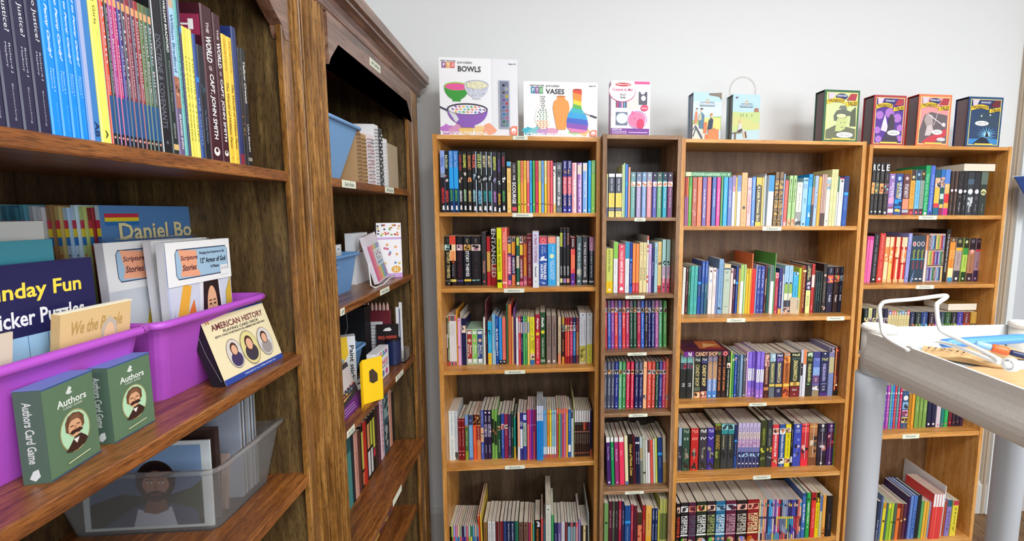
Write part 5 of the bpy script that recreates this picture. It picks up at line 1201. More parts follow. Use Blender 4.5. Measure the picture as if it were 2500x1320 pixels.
# ------------------------------------------------------------------ helpers for cartons, cards and bins
def carton(name, label, cat, loc, W_, D_, H_, rz, col, art=None, side=None, top=None, tilt=0, lean=0, group=None, mat_=None, parts=None, bev=0):
    q = MB(); q.box((0, 0, 0), (W_, D_, H_), col)
    if art: art(front(q, 0, W_, 0, H_, -.00005, 0, .00012))
    if side: side(Face(q, (-.00005, D_, 0), (0, -1, 0), (0, 0, 1), D_, H_, 0, .00012))
    if top: top(Face(q, (0, 0, H_+.00005), (1, 0, 0), (0, 1, 0), W_, D_, 0, .00012))
    o = q.build(name, mat_ or CARD)
    o.matrix_world = Matrix.Translation(Vector([float(k) for k in loc])) @ Matrix.Rotation(rz, 4, 'Z') @ Matrix.Rotation(-tilt, 4, 'X') @ Matrix.Rotation(lean, 4, 'Y')
    tag(o, label, cat, group); return o
R90 = math.pi/2
def frust(q, b, t, z0, z1, col='fff', r=.015, n=4, flip=False):
    """tapered rounded tub wall between two rectangles b,t = (x0,y0,x1,y1)"""
    def ring(k, z, rr):
        x0, y0, x1, y1 = k; o = []
        for cx_, cy_, a in ((x1-rr, y1-rr, 0), (x0+rr, y1-rr, 90), (x0+rr, y0+rr, 180), (x1-rr, y0+rr, 270)):
            for i in range(n+1):
                t_ = math.radians(a+90*i/n); o.append((cx_+rr*math.cos(t_), cy_+rr*math.sin(t_), z))
        return o
    A_, B_ = ring(b, z0, r), ring(t, z1, r); m = len(A_)
    q.raw(A_+B_, [(i, (i+1) % m, (i+1) % m+m, i+m) for i in range(m)], col)
    return m
def tub(name, label, cat, x0, y0, x1, y1, z0, hh, tp, mat_, wall=.0025, rim=.006, group=None, rimname='rim'):
    """open tub: bottom rectangle shrunk by tp on each side; a rolled rim is a part"""
    e = thing(name, label, cat, (x0, y0, z0), group=group); w_, d_ = x1-x0, y1-y0
    q = MB(); b = (tp, tp, w_-tp, d_-tp); t = (0, 0, w_, d_)
    sh = lambda k, s: (k[0]+s, k[1]+s, k[2]-s, k[3]-s)
    m = frust(q, b, t, 0, hh); n_ = len(q.v)
    q.f.append(tuple(range(m-1, -1, -1))); q.c.append('fff'); q.m.append(0)
    frust(q, sh(b, wall), sh(t, wall), wall, hh, r=.013); q.f[-m:] = [f[::-1] for f in q.f[-m:]]
    q.f.append(tuple(range(n_, n_+m))); q.c.append('fff'); q.m.append(0)
    q.build('body', mat_, e, False)
    q = MB(); rr = .014; pts = []
    for cx_, cy_, a in ((w_-rr, d_-rr, 0), (rr, d_-rr, 90), (rr, rr, 180), (w_-rr, rr, 270)):
        for i in range(6): t_ = math.radians(a+90*i/5); pts.append((cx_+(rr+rim*.5)*math.cos(t_), cy_+(rr+rim*.5)*math.sin(t_), hh-rim*.35))
    pts.append(pts[0]); q.tube(pts, rim*.62, k=8, cap=False); q.build(rimname, mat_, e, True)
    return e
PINK = flat('orchid_plastic', 'b452c4', .42, bump=.08, bscale=500, spec=.5)
LBLUE = flat('light_blue_plastic', '7cacdc', .4); CLEAR = flat('clear_frosted_plastic', 'eae8e6', .2, trans=.92, alpha=1, spec=.5)
CLEAR.node_tree.nodes['Principled BSDF'].inputs['IOR'].default_value = 1.12
FILM = flat('clear_film', 'ffffff', .05, trans=1); FILM.node_tree.nodes['Principled BSDF'].inputs['IOR'].default_value = 1.06
FILM.node_tree.nodes['Principled BSDF'].inputs['Alpha'].default_value = .35
WIRE = flat('white_coated_wire', 'ecebe6', .35, spec=.6); BLKP = flat('black_plastic', '18181c', .35)
# pink bins
tub('storage_bin', 'orchid pink plastic bin at the near end, holding puzzle book and tan booklet', 'bin', -.80, .30, -.548, .642, Z2, .131, .022, PINK, rim=.010, group='orchid pink bins')
tub('storage_bin', 'orchid pink plastic bin holding coloring books and white card packs', 'bin', -.80, .664, -.548, .896, Z2, .128, .03, PINK, rim=.010, group='orchid pink bins')
zb = Z2+.0035
# coloring books filed in the far bin, spines towards the camera, covers towards the room
def stripes(f, a0, a1, b1, h):
    for i, c_ in enumerate(('c83048', 'ecd428', '2070b8')): f.rect(a0, b1-h*(i+1), a1, b1-h*i, c_, i == 0)
cbs = [(c_, -.700-(12-i_)*.0072) for i_, c_ in enumerate('5c8494 2c6478 306878 4c8ca0 a8b0b4 c8ccd0 8c6840 b8a468 a8c4dc c0d8e8 b4c474 8c2028 c0d8e4'.split())]
for k, (c_, x) in enumerate(cbs):
    q = MB(); q.box((0, 0, 0), (.0060, .112+k*.0095, .294-(k % 3)*.002), c_)
    f = front(q, 0, .0060, 0, .291, -.0001); stripes(f, 0, 1, .93, .045); f.text('COLORING BOOK', .2, .35, .8, .75, ['203040', 'c02020', '302820'][k % 3], True, 0, True)
    f2 = Face(q, (.00605, 0, 0), (0, 1, 0), (0, 0, 1), .226, .294)
    if k == 12:
        f2.rect(0, 0, 1, 1, '5484bc'); f2.rect(0, .55, 1, .75, '6c94c0'); f2.rect(0, 0, 1, .45, '8c9c78')
        stripes(f2, .03, .28, .955, .022); f2.k += 3
        f2.text('Daniel Boone', .115, .806, .985, .898, '3c4c6c'); f2.text('Daniel Boone', .11, .81, .98, .902, 'ece0a8'); f2.text('COLORING BOOK', .34, .772, .86, .792, '28406c')
    o = q.build('coloring_book', PRINT); o.location = (x, .760-(12-k)*.0045, zb); o.rotation_euler = (0, math.radians(-1.2), math.radians(-3))
    cn = cname(c_)
    tag(o, ('blue coloring book showing its frontier title cover, last in the pink bin' if k == 12 else f'{cn} coloring book, {ordn(13-k)} back from the blue one showing its cover'), 'coloring book', 'coloring books filed in the pink bin')
for k, c_ in enumerate(('7098a8', 'c8d0d4', '40788c', 'b0a480', '90b0bc', 'd0d4d0')):
    q = MB(); q.box((0, 0, 0), (.0085, .06, .272), c_); f = front(q, 0, .0085, 0, .272, -.0001); stripes(f, 0, 1, .94, .045); f.text('ACTIVITIES', .2, .35, .8, .75, '284050', True, 0, True)
    o = q.build('activity_booklet', PRINT); o.location = (-.702+k*.0098, .566, zb)
    tag(o, f'{cname(c_)} spined activity booklet, {ordn(6-k)} back from teal book in the near pink bin', 'booklet', 'activity booklets behind the teal book')
# teal and navy books in the near bin
def navy(f):
    f.rect(0, 0, 1, 1, '1e1f50'); f.text('Sunday Fun', .06, .80, .88, .905, 'f4dc4c', True, .05); f.text('Sticker Puzzles', .08, .685, .88, .765, 'f0f0f4', True, .05)
    f.rect(.12, -.0, .97, .63, '9cc4e4')
    for i in range(5): f.rect(.22+i*.16, 0, .224+i*.16, .63, '405878', i == 0)
    for i in range(4): f.rect(.12, .1+i*.12, .97, .104+i*.12, '405878', False)
    f.ell(.42, .42, .09, .05, 'f0a838'); f.poly([(.64, .27), (.70, .56), (.79, .29)], '54544c'); f.poly([(.62, .20), (.84, .23), (.82, .27), (.64, .25)], '202024')
def teal(f):
    f.rect(0, 0, 1, 1, '3c8898'); f.rect(.3, .84, .75, .86, '70b0b8'); f.poly([(.0, .38), (.55, .5), (.58, .9), (.0, .86)], '1c4c6c'); f.poly([(.0, .42), (.52, .52), (.55, .87), (.0, .84)], 'e4ecf0')
    f.text('Adventure', -.0, .66, .52, .80, '24306c', True, .15); f.text('Tie', .3, .50, .44, .60, '24306c'); f.rect(.62, .2, .98, .62, '183858'); f.rect(.66, .22, .94, .58, 'd8b4bc')
def qplace(name, label, cat, BL, BR, TLz, th, art, col, side=None, tilt=0, group=None, mat_=None):
    """a standing card: its lower front edge from BL to BR (x,y), z base, height"""
    a = math.atan2(BR[1]-BL[1], BR[0]-BL[0]); W_ = math.hypot(BR[0]-BL[0], BR[1]-BL[1])
    return carton(name, label, cat, (BL[0], BL[1], BL[2]), W_, th, TLz, a, col, art, side, None, tilt, 0, group, mat_)
qplace('activity_book', 'navy puzzle book with yellow and white title in the near pink bin', 'book', (-.594, .497, zb), (-.590, .624, zb), .225, .008, navy, '1e1f50', tilt=.0, mat_=PRINT)
qplace('activity_book', 'teal activity book with white corner panel behind the navy puzzle book', 'book', (-.62, .43, zb), (-.614, .604, zb), .250, .006, teal, '3c8898', tilt=.0, mat_=PRINT)
def wtp(f):
    f.rect(0, 0, 1, 1, 'e4c48c'); f.rect(0, 0, 1, .35, 'ecb88c'); f.text('We the People', .12, .80, .86, .93, 'c09c5c', True, .3)
    for i in range(6): f.rect(.1, .72-i*.07, .95, .726-i*.07, 'c8a068', i == 0)
    f.poly([(.42, .25), (.5, .50), (.6, .56), (.8, .54), (.9, .42), (.92, .25)], '3c2c38'); f.poly([(.55, .72), (.55, .84), (.66, .92), (.78, .86), (.78, .74), (.66, .66)], 'c8bca8'); f.ell(.67, .74, .085, .125, 'f0c8a0'); f.poly([(.6, .54), (.66, .49), (.72, .54), (.7, .62), (.62, .62)], 'f4f0e8')
    f.rect(.63, .755, .66, .765, '503828'); f.rect(.69, .755, .72, .765, '503828', False); f.rect(.65, .67, .70, .68, 'a06050', False)
b_ = qplace('booklet', 'tan booklet with parchment script and powdered hair portrait in near pink bin', 'book', (-.579, .548, zb), (-.577, .634, zb), .166, .010, wtp, 'd8b47c', tilt=-.13, mat_=PRINT)
q = MB(); q.box((.001, .002, .1655), (.09, .009, .1672), 'f4ecd8'); q.build('page_block', MATTE, b_)
def framecard(f): f.rect(.0, .0, 1, 1, 'dccdb8'); f.rect(.0, 0, .74, .86, '6c6448'); f.rect(0, .3, .7, .8, 'a89868'); f.poly([(.3, 0), (.35, .5), (.7, .45), (.7, 0)], '302c20')
qplace('picture_card', 'cream bordered picture card standing at the near end of pink bin', 'card', (-.578, .40, zb), (-.577, .500, zb), .160, .002, framecard, 'dccdb8', tilt=-.13, mat_=PRINT)
# white headed card packs in film bags
def scroll(f, a0, b0, a1, b1, sub, col='90a8d0'):
    f.poly([(a0, b0+.03), (a0+.03, b0), (a1-.03, b0), (a1, b0+.03), (a1, b1-.03), (a1-.03, b1), (a0+.03, b1), (a0, b1-.03)], '30405c')
    d = .008; f.poly([(a0+d, b0+.03), (a0+.03, b0+d), (a1-.03, b0+d), (a1-d, b0+.03), (a1-d, b1-.03), (a1-.03, b1-d), (a0+.03, b1-d), (a0+d, b1-.03)], col)
    w_ = (a1-a0)*.36; h_ = b1-b0
    f.poly([(a0+.05, b1-.02*h_), (a0+.05+w_*.9, b1-.08*h_), (a0+.05+w_*.86, b0+.3*h_), (a0+.06+w_, b0+.12*h_), (a0+.05+w_*.95, b0+.04*h_), (a0+.06, b0+.1*h_), (a0+.09, b0+.4*h_), (a0+.06, b0+.85*h_)], 'f0a884')
    f.text('Scripture', a0+.075, b0+.58*h_, a0+.06+w_*.88, b0+.78*h_, '502838', True, .2); f.text('Stories', a0+.09, b0+.28*h_, a0+.05+w_*.82, b0+.48*h_, '502838', True, .2)
    if sub:
        f.text('Bringing the Scriptures to Life', a0+.43*(a1-a0), b0+.74*h_, a0+.93*(a1-a0), b0+.86*h_, '404858'); f.text(sub, a0+.43*(a1-a0), b0+.46*h_, a0+.95*(a1-a0), b0+.64*h_, '202430'); f.text('14 Pieces', a0+.62*(a1-a0), b0+.26*h_, a0+.8*(a1-a0), b0+.36*h_, '202430')
        f.rect(a1-.15, b0-.01, a1-.02, b0+.3*h_, 'f0f0f0'); f.text('$ 11.95', a1-.13, b0+.14*h_, a1-.04, b0+.24*h_, '505050', False, .2)
def pack(name_lab, BL, BR, hh, art, tilt, body='d8d8dc'):
    o = qplace('card_pack', name_lab, 'card pack', BL, BR, hh, .012, art, body, tilt=tilt, group='white headed card packs in the pink bin', mat_=PRINT)
    W_ = math.hypot(BR[0]-BL[0], BR[1]-BL[1]); q = MB(); q.box((-.004, -.0018, -.001), (W_+.004, -.0012, hh+.006)); q.build('film_bag', FILM, o); return o
def sub(f, b0, b1):
    g = Face(f.mb, f.P(0, b0), f.u, f.v, f.W, f.H*(b1-b0), f.m, f.eps); g.k = f.k; return g
def pk3(F):
    f = sub(F, 0, 1.18)
    f.rect(0, 0, 1, .8, 'c0c8e4'); f.rect(.02, .0, .98, .63, 'd4d8e8')
    f.poly([(.05, .1), (.1, .4), (.22, .6), (.34, .58), (.2, .3), (.18, .05)], 'f0b040'); f.poly([(.02, .1), (.07, .45), (.1, .1)], '8890c8'); f.poly([(.22, .1), (.24, .4), (.36, .5), (.4, .3), (.3, .1)], 'e87838')
    f.poly([(.3, .12), (.42, .3), (.46, .6), (.78, .6), (.84, .3), (.95, .1)], 'e8e8ee'); f.poly([(.4, .16), (.47, .3), (.52, .6), (.76, .62), (.8, .3), (.78, .15)], '2c1c20')
    f.poly([(.28, .0), (.4, .14), (.56, .2), (.72, .18), (.9, .12), (.98, 0)], 'c84830'); f.poly([(.56, .2), (.58, .27), (.68, .27), (.7, .18), (.63, .14)], 'e0a078')
    f.ell(.64, .42, .085, .14, 'ecb48c'); f.poly([(.56, .52), (.64, .58), (.72, .52), (.7, .56), (.64, .6), (.58, .56)], '2c1c20')
    for x in (.605, .675): f.rect(x-.018, .44, x+.018, .45, '301c18', x < .64); f.rect(x-.022, .465, x+.022, .472, '301c18', False)
    f.poly([(.635, .44), (.645, .44), (.655, .385), (.63, .385)], 'd09070'); f.rect(.615, .345, .665, .358, 'b84848')
    f.poly([(.86, .2), (.88, .5), (.97, .6), (.98, .2)], 'd8b038')
    F.k = f.k; F.rect(.0, .70, 1, 1, 'f2f2f2'); scroll(F, .12, .74, .95, .95, '12" Armor of God', 'a4c4dc')
def pk1(f):
    f.rect(0, 0, 1, 1, 'd0d4da'); f.poly([(.35, 0), (.38, .4), (.5, .62), (.66, .5), (.7, .1), (.8, 0)], 'd8bc3c'); f.poly([(.4, .35), (.6, .3), (.68, .33), (.5, .38)], 'a88c20'); f.rect(0, .69, 1, 1, 'efefee'); scroll(f, .12, .74, 1.0, .95, '', 'a0c0d8')
def pk2(f):
    f.rect(0, 0, 1, 1, 'd8dce0'); f.rect(.3, .1, 1, .68, 'b89c34'); f.text('THE', .3, .46, .9, .55, '181818'); f.rect(0, .69, 1, 1, 'efefee'); scroll(f, .12, .74, .95, .95, '', 'a8bc88'); f.text('of God', .02, .02, .12, .5, '404040', True, 0, True)
pack('white headed card pack with orange scroll, leaning before blue coloring book', (-.638, .700, zb), (-.634, .835, zb), .238, pk1, .03)
pack('narrow white headed card pack between its two neighbours in the pink bin', (-.612, .748, zb), (-.609, .86, zb), .238, pk2, .03)
pack('large white headed card pack with a long haired man in red robe', (-.584, .728, zb), (-.580, .862, zb), .236, pk3, -.0)
# ------------------------------------------------------------------ boxes on the front of the shelf
def auth(f):
    f.rect(0, 0, 1, 1, '5e7a5e'); f.rect(0, .985, 1, 1, '3c5c94'); f.rect(0, 0, 1, .02, '3c5468')
    f.poly([(.42, .86), (.5, .93), (.55, .9), (.52, .87), (.56, .85), (.48, .84)], 'd8e0d8'); f.text('Authors', .24, .73, .82, .81, 'e8ece4'); f.text('CARD GAME', .34, .69, .72, .715, 'c8d0c4')
    f.ring(.52, .42, .30, .235, .03, 'c8a868'); f.ell(.52, .42, .285, .225, 'b4dcb4', 26)
    f.poly([(.30, .225), (.42, .30), (.5, .36), (.62, .36), (.72, .30), (.75, .27), (.68, .225), (.52, .195), (.40, .20)], '3c241c'); f.poly([(.46, .33), (.52, .27), (.58, .33)], 'e8e4dc')
    f.poly([(.33, .44), (.33, .54), (.39, .60), (.50, .625), (.62, .605), (.70, .55), (.70, .45), (.62, .40), (.42, .40)], '6c4630'); f.ell(.51, .455, .135, .10, 'dca880', 22)
    f.poly([(.38, .50), (.44, .545), (.58, .55), (.65, .50), (.60, .60), (.44, .60)], '7c5840')
    f.poly([(.385, .415), (.45, .435), (.52, .43), (.60, .435), (.66, .40), (.58, .385), (.51, .395), (.44, .385)], '3a241c'); f.rect(.41, .478, .475, .488, '3c2418'); f.rect(.54, .478, .61, .488, '3c2418', False); f.poly([(.495, .48), (.52, .48), (.535, .435), (.485, .435)], 'c08860')
    f.line([(.3, .10), (.75, .125)], .0012, 'd8dcb0')
def auths(f):
    f.rect(0, 0, 1, 1, '4c6454'); f.text('Authors Card Game', .3, .22, .62, .88, 'c8d0c8', True, 0, True); f.poly([(.25, .06), (.4, .14), (.6, .16), (.65, .08), (.45, .03)], 'd0d8d4')
def authtop(f): f.rect(0, 0, 1, 1, '6478b0')
def cardbox(lab, BL, BR, hh):
    o = qplace('card_game_box', lab, 'card box', BL, BR, hh, .024, auth, '5e7a5e', auths, tilt=0, group='green card game boxes before the pink bin', mat_=CARD)
    W_ = math.hypot(BR[0]-BL[0], BR[1]-BL[1]); q = MB(); q.box((-.0005, -.0008, hh+.0004), (W_+.0005, .0245, hh+.0009), '7084c0'); q.box((-.0012, -.001, 0), (-.0006, .0245, hh), 'fff'); q.v = q.v[:8]; q.f = q.f[:6]; q.c = q.c[:6]; q.m = q.m[:6]; q.build('lid_edge', CARD, o)
    return o
zs = Z2+.0002
p1, p2 = onZ(127, 1178, Z2), onZ(246, 1103, Z2); cardbox('green card game box nearest the front end of the pink bin', (p1[0], p1[1], zs), (p2[0], p2[1], zs), onX(218, 905, p2[0])[2]-Z2)
p1, p2 = onZ(281, 1083, Z2), onZ(379, 1027, Z2); cardbox('green card game box farther along, beside the pink bins gap', (p1[0], p1[1], zs), (p2[0], p2[1], zs), onX(359, 862, p2[0])[2]-Z2)
def deck(f):
    f.rect(0, 0, 1, 1, 'e6d8b0'); f.rect(0, 0, 1, .085, '2c4494'); f.rect(0, .975, 1, 1, '34488c'); f.text('AMERICAN HISTORY', .1, .79, .93, .88, '6c3038'); f.text('PLAYING CARD DECK', .24, .725, .82, .765, '404040'); f.text('FIFTY-TWO PORTRAITS IN AMERICAN HISTORY', .1, .675, .92, .705, '404040')
    f.text('H', .045, .90, .1, .95, 'c08040'); f.text('PUBLISHED BY U.S. GAMES SYSTEMS, INC.', .3, .03, .85, .055, 'c8d0f0')
    for cx_, c1_, c2_, r_ in ((.28, 'd0c8c0', '40345c', .15), (.52, 'd8cc88', '3c3440', .18), (.78, 'd0ccc8', '98908c', .155)):
        f.ring(cx_, .38, r_*.78, r_*1.5, .03, '504858'); f.ell(cx_, .38, r_*.74, r_*1.43, c1_); f.ell(cx_, .25+r_*.3, r_*.55, r_*.75, c2_); f.ell(cx_, .45, r_*.36, r_*.66, '482c24'); f.ell(cx_, .435, r_*.27, r_*.5, 'dca888')
    f.text(' ', 0, 0, 1, 1, 'fff')
def decks(f): f.rect(0, 0, 1, 1, '1a181e'); f.line([(.45, 1), (.5, .5), (.8, .08)], .0006, '98989c'); f.rect(.92, 0, 1, 1, '101014')
p1, p2 = onZ(553, 945, Z2), onZ(692, 873, Z2)
a_ = math.atan2(p2[1]-p1[1], p2[0]-p1[0]); W_ = math.hypot(p2[0]-p1[0], p2[1]-p1[1])
carton('card_game_box', 'cream and blue card deck box with three oval portraits, tipped against bin', 'card box', (p1[0], p1[1], Z2+.001), W_, .022, .118, a_, 'e6d8b0', deck, decks, lambda f: f.rect(0, 0, 1, 1, '34448c'), tilt=.30)
# ------------------------------------------------------------------ clear bin with picture sheets on the shelf below
e = tub('clear_bin', 'clear plastic bin of picture sheets under the card game shelf', 'bin', -.818, .740, -.545, .930, Z3, .122, .020, CLEAR, wall=.0022, rim=.007)
def portrait(f):
    f.rect(0, 0, 1, 1, 'd8e2e6'); f.rect(.05, .035, .93, .955, '50688c'); f.rect(.05, .6, .93, .955, '84a4cc'); f.poly([(.05, .30), (.3, .42), (.6, .36), (.93, .5), (.93, .035), (.05, .035)], '242c24')
    f.poly([(.7, .3), (.93, .56), (.93, .1), (.7, .1)], '304028')
    f.poly([(.15, .035), (.32, .2), (.42, .28), (.7, .29), (.88, .2), (.9, .035)], '3c4c68'); f.poly([(.38, .035), (.42, .24), (.5, .2), (.6, .2), (.68, .26), (.72, .035)], 'b8c0d4')
    f.poly([(.46, .2), (.5, .34), (.64, .34), (.66, .22), (.56, .17)], '7c5848')
    f.ell(.57, .56, .155, .23, '2c1c18', 24); f.ell(.57, .50, .105, .175, 'a87c68', 24)
    f.poly([(.465, .50), (.48, .36), (.57, .31), (.66, .36), (.675, .50), (.64, .42), (.57, .45), (.5, .42)], '3c2620'); f.rect(.53, .395, .61, .408, '905850')
    for x in (.525, .615): f.ell(x, .54, .02, .014, 'e0d8d0', 10, 0, 360, x < .57); f.ell(x, .54, .008, .012, '302018', 8); f.rect(x-.028, .565, x+.028, .573, '2c1c18')
    f.poly([(.562, .53), (.578, .53), (.586, .465), (.554, .465)], '946854')
    f.poly([(.44, .62), (.5, .72), (.57, .76), (.66, .72), (.7, .6), (.66, .66), (.57, .69), (.48, .64)], '20141c')
A0 = onY(497, 1290, .772); A1 = onY(190, 1300, .772); TT = onY(522, 1066, .79)
hgt = TT[2]-Z3-.004
carton('picture_sheet', 'framed sheet with dark haired bearded man in white shirt, inside clear bin', 'picture', (A1[0]+.017, .768, Z3+.0035), A0[0]-A1[0]+.004, .003, hgt+.004, 0, 'd8e2e6', portrait, tilt=.03, mat_=PRINT)
def dim(f): f.rect(.03, .03, .97, .97, '3c2c28'); f.ell(.5, .6, .25, .25, '583c34'); f.ell(.7, .3, .2, .2, '806858')
carton('picture_sheet', 'dark brown picture sheet standing second in the clear bin', 'picture', (-.79, .79, Z3+.0035), .215, .002, .168, 0, '4c3c38', dim, tilt=.02, mat_=PRINT)
carton('picture_sheet', 'crumpled pale pink picture sheet slumped in the middle of the clear bin', 'picture', (-.79, .812, Z3+.0035), .206, .003, .10, 0, 'b8a098', lambda f: (f.poly([(.5, 0), (.7, .9), (1, .6), (1, 0)], 'a89080'), f.poly([(.2, .2), (.6, 1), (.5, .3)], '705c54')), tilt=.15, mat_=PRINT)
cs = ['9ca4b4', 'b8bcc4', '686870', 'd0d0cc', '5c6c8c', 'b0a898']
for k in range(12):
    q = MB(); q.box((0, 0, 0), (.2, .0012, .188+(k*7 % 5)*.002), cs[k % 6]); o = q.build('picture_sheet', MATTE); o.location = (-.778, .846+k*.0042, Z3+.0035); o.rotation_euler = (math.radians(-2), 0, 0)
    if k == 0 and False: pass
    tag(o, f'white edged picture sheet, {ordn(k+1)} from the near side of the sheaf in clear bin', 'picture', 'sheaf of picture sheets in the clear bin')
# things on the shelf under the clear bin
zq = H-.87
for k, (c_, y) in enumerate((('16161a', .80), ('202024', .825), ('d8d8dc', .775))):
    carton('disc_case', ['black disc case under the lowest shelf, farthest of three', 'charcoal disc case standing between black and white cases', 'white spined disc case nearest of three on the bottom shelf'][[1, 0, 2][k]], 'case', (-.60, y, zq), .014, .13, .19, R90, c_, lambda f: (f.rect(.2, .1, .8, .5, 'c8c8cc'), f.rect(.2, .55, .8, .7, '802028')), mat_=PRINT)
# ------------------------------------------------------------------ craft supplies in the second cabinet
ZA = Z1+.003
def pY(px, py, x): return onX(px, py, x)
e = tub('storage_bin', 'light blue plastic tub on the sketch book shelf', 'bin', -.76, 1.00+.115, -.512, 1.315, ZA, .152, .04, LBLUE, rim=.008)
carton('sketch_pad', 'white boxed sketch pad standing in the light blue tub', 'sketch pad', (-.60, 1.165, ZA+.004), .075, .012, .185, R90, 'dcdcda', lambda f: f.rect(.9, 0, 1, 1, 'b8b8b8'))
BLKW = flat('black_wire', '222226', .4, .6); WHW = flat('white_wire_coil', 'd8d8d8', .4, .3)
def notebook(label, ys, ye, h, col, wire, x=-.515, lean=0, dep=.12, art=None, coil_side=True):
    q = MB(); T = ye-ys; q.box((0, .003, 0), (T, dep, h), col)
    if art: art(front(q, 0, T, 0, h, .0029, 0, .0001))
    o = q.build('notebook', MATTE); o.matrix_world = Matrix.Translation((x, ys, ZA+.0005)) @ Matrix.Rotation(R90, 4, 'Z') @ Matrix.Rotation(lean, 4, 'Y')
    w_ = MB(); n = int(h/.011); T2 = T/2
    for i in range(n):
        z = .008+i*(h-.014)/n
        w_.tube([(T2-.45*T*math.cos(a), .003-.0055*math.sin(a), z+.001*a) for a in [k*math.pi/5 for k in range(6)]], .0009, k=4)
    w_.build('coil_binding', wire, o); tag(o, label, 'notebook', 'spiral notebooks beside the blue tub'); return o
def hearts(f):
    for i in range(9):
        f.ring(.5+.2*(-1)**i, .06+i*.1, .18, .035, .2, ['e090a0', 'd06070', '90b0d0'][i % 3], 10)
Yp = lambda px: onX(px, 455, -.515)[1]
nbs = [('kraft brown spiral notebook nearest the blue tub', 878, 889, .150, 'b08c64', BLKW, None), ('second kraft spiral notebook from the blue tub, black coil', 890, 902, .142, 'b89468', BLKW, None),
       ('white spiral notebook with pink heart doodles', 903, 921, .150, 'ecdfe0', BLKW, hearts), ('tall white spiral notebook with heavy black coil', 922, 932, .188, 'e8e8e8', BLKW, None),
       ('black and white marbled notebook between two white ones', 933, 941, .184, '58585a', BLKW, lambda f: [f.ell(.5+.2*(-1)**i, .05+i*.06, .25, .02, 'e0e0e0', 8) for i in range(15)]), ('white notebook with white coil before the kraft cover', 942, 952, .158, 'f0f0f0', WHW, None)]
for lb, a, b, h, c_, w_, ar in nbs: notebook(lb, Yp(a), Yp(b)-.001, h, c_, w_, lean=-.02, art=ar)
# a kraft notebook turned cover on, coil at its right
q = MB(); q.box((0, 0, 0), (.10, .010, .150), 'b8a68c'); o = q.build('notebook', MATTE); o.matrix_world = Matrix.Translation((-.520, Yp(954), ZA+.0005)) @ Matrix.Rotation(R90, 4, 'Z')
q = MB(); 
for i in range(14): q.tube([(.1-.004+.007*math.sin(a), .005-.007*math.cos(a), .008+i*.0102) for a in [k*math.pi/4 for k in range(5)]], .001, k=4)
q.build('coil_binding', BLKW, o); tag(o, 'kraft notebook turned cover out, black coil beside the stile', 'notebook', 'spiral notebooks beside the blue tub')
for k, (ya, h) in enumerate(((1.50, .19), (1.55, .176), (1.60, .172))):
    q = MB(); q.box((0, 0, 0), (.012, .15, h), ['9cb0c4', 'd0d4d8', 'a8b8d0'][k]); o = q.build('notebook', MATTE); o.matrix_world = Matrix.Translation((-.56, ya, ZA+.0005)) @ Matrix.Rotation(R90, 4, 'Z')
    q = MB(); [q.tube([(.001, -.004, .01+i*.012), (.006, -.007, .01+i*.012), (.011, -.004, .01+i*.012)], .001, k=4) for i in range(int(h/.0125))]; q.build('coil_binding', BLKW, o)
    tag(o, ['blue grey notebook behind the kraft cover, nearest of three', 'white notebook behind the kraft cover, middle of three', 'pale blue notebook behind the kraft cover, farthest of three'][k], 'notebook', 'spiral notebooks beside the blue tub')
carton('drawing_board', 'grey drawing board standing behind the notebooks', 'board', (-.66, 1.31, ZA), .33, .005, .215, R90, '8c9298', mat_=MATTE)
# --- second shelf down: basket, pens, stand
e = tub('basket', 'blue plastic basket with white handle below the sketch books', 'basket', -.76, 1.10, -.56, 1.385, ZB, .112, .016, flat('mid_blue_plastic', '6898cc', .4), rim=.008)
q = MB(); q.tube([(.196, .06, .086), (.206, .08, .082), (.206, .13, .082), (.196, .15, .086)], .005, k=8); q.build('handle', LBLUE, e, True)
carton('craft_box', 'blue carton with white printed panel standing in the blue basket', 'box', (-.66, 1.205, ZB+.003), .17, .04, .165, R90, '1c68b0', lambda f: (f.rect(.5, .55, .85, .9, 'd8e0e8'), f.rect(.55, .6, .8, .85, '2c3c58'), f.rect(0, 0, 1, .2, '184c88')))
carton('craft_box', 'white pencil carton with coloured stripe window behind the basket', 'box', (-.60, 1.46, ZB), .105, .03, .165, R90, 'e8eaec', lambda f: (f.rect(.35, .62, .92, .88, '384450'), f.rect(.4, .64, .48, .86, 'e08838'), f.rect(.52, .64, .6, .86, '50a860', False), f.rect(.64, .64, .72, .86, '3878c0', False), f.rect(.76, .64, .84, .86, 'd0b040', False)))
for k, (y, c_, h) in enumerate(((1.235, 'e8ecf0', .155), (1.28, 'd02c60', .14), (1.325, 'dcdcd8', .135))):
    carton('blister_card', ['white hanging card in the basket, nearest', 'red and blue eraser card hanging tab up in the basket', 'pale striped pencil card in the basket beside the eraser card'][k], 'card', (-.60, y, ZB+.003), .04, .004, h, R90, c_, lambda f, k=k: (f.rect(.3, .84, .7, .97, 'f4f4f4'), f.rect(.1, .1, .9, .6, ['c8d0d8', '6848b0', '8c9098'][k]), f.rect(.4, .88, .6, .92, '506070')), mat_=PRINT)
ST = thing('easel_stand', 'white wire stand holding a pack of coloured markers', 'stand', (0, 0, 0))
Zw = ZB+.0022
pA = onZ(876, 693, ZB); pB = onZ(934, 700, ZB); pC = onZ(968, 680, ZB)
top_ = onX(889, 597, -.575)
q = MB(); q.tube([tuple(onX(912, 686, -.56)[:2])+(Zw,), (-.575, top_[1]-.008, top_[2]), (-.57, top_[1]+.004, top_[2]), (-.525, onX(905, 690, -.525)[1], Zw+.008), (-.515, onX(915, 698, -.515)[1], Zw), (-.51, onX(937, 700, -.51)[1], Zw), (-.513, onX(950, 690, -.513)[1], Zw+.01), (-.53, onX(965, 684, -.53)[1], Zw+.005), (-.56, 1.56, Zw)], .0022, k=8); q.build('wire', WIRE, ST, True)
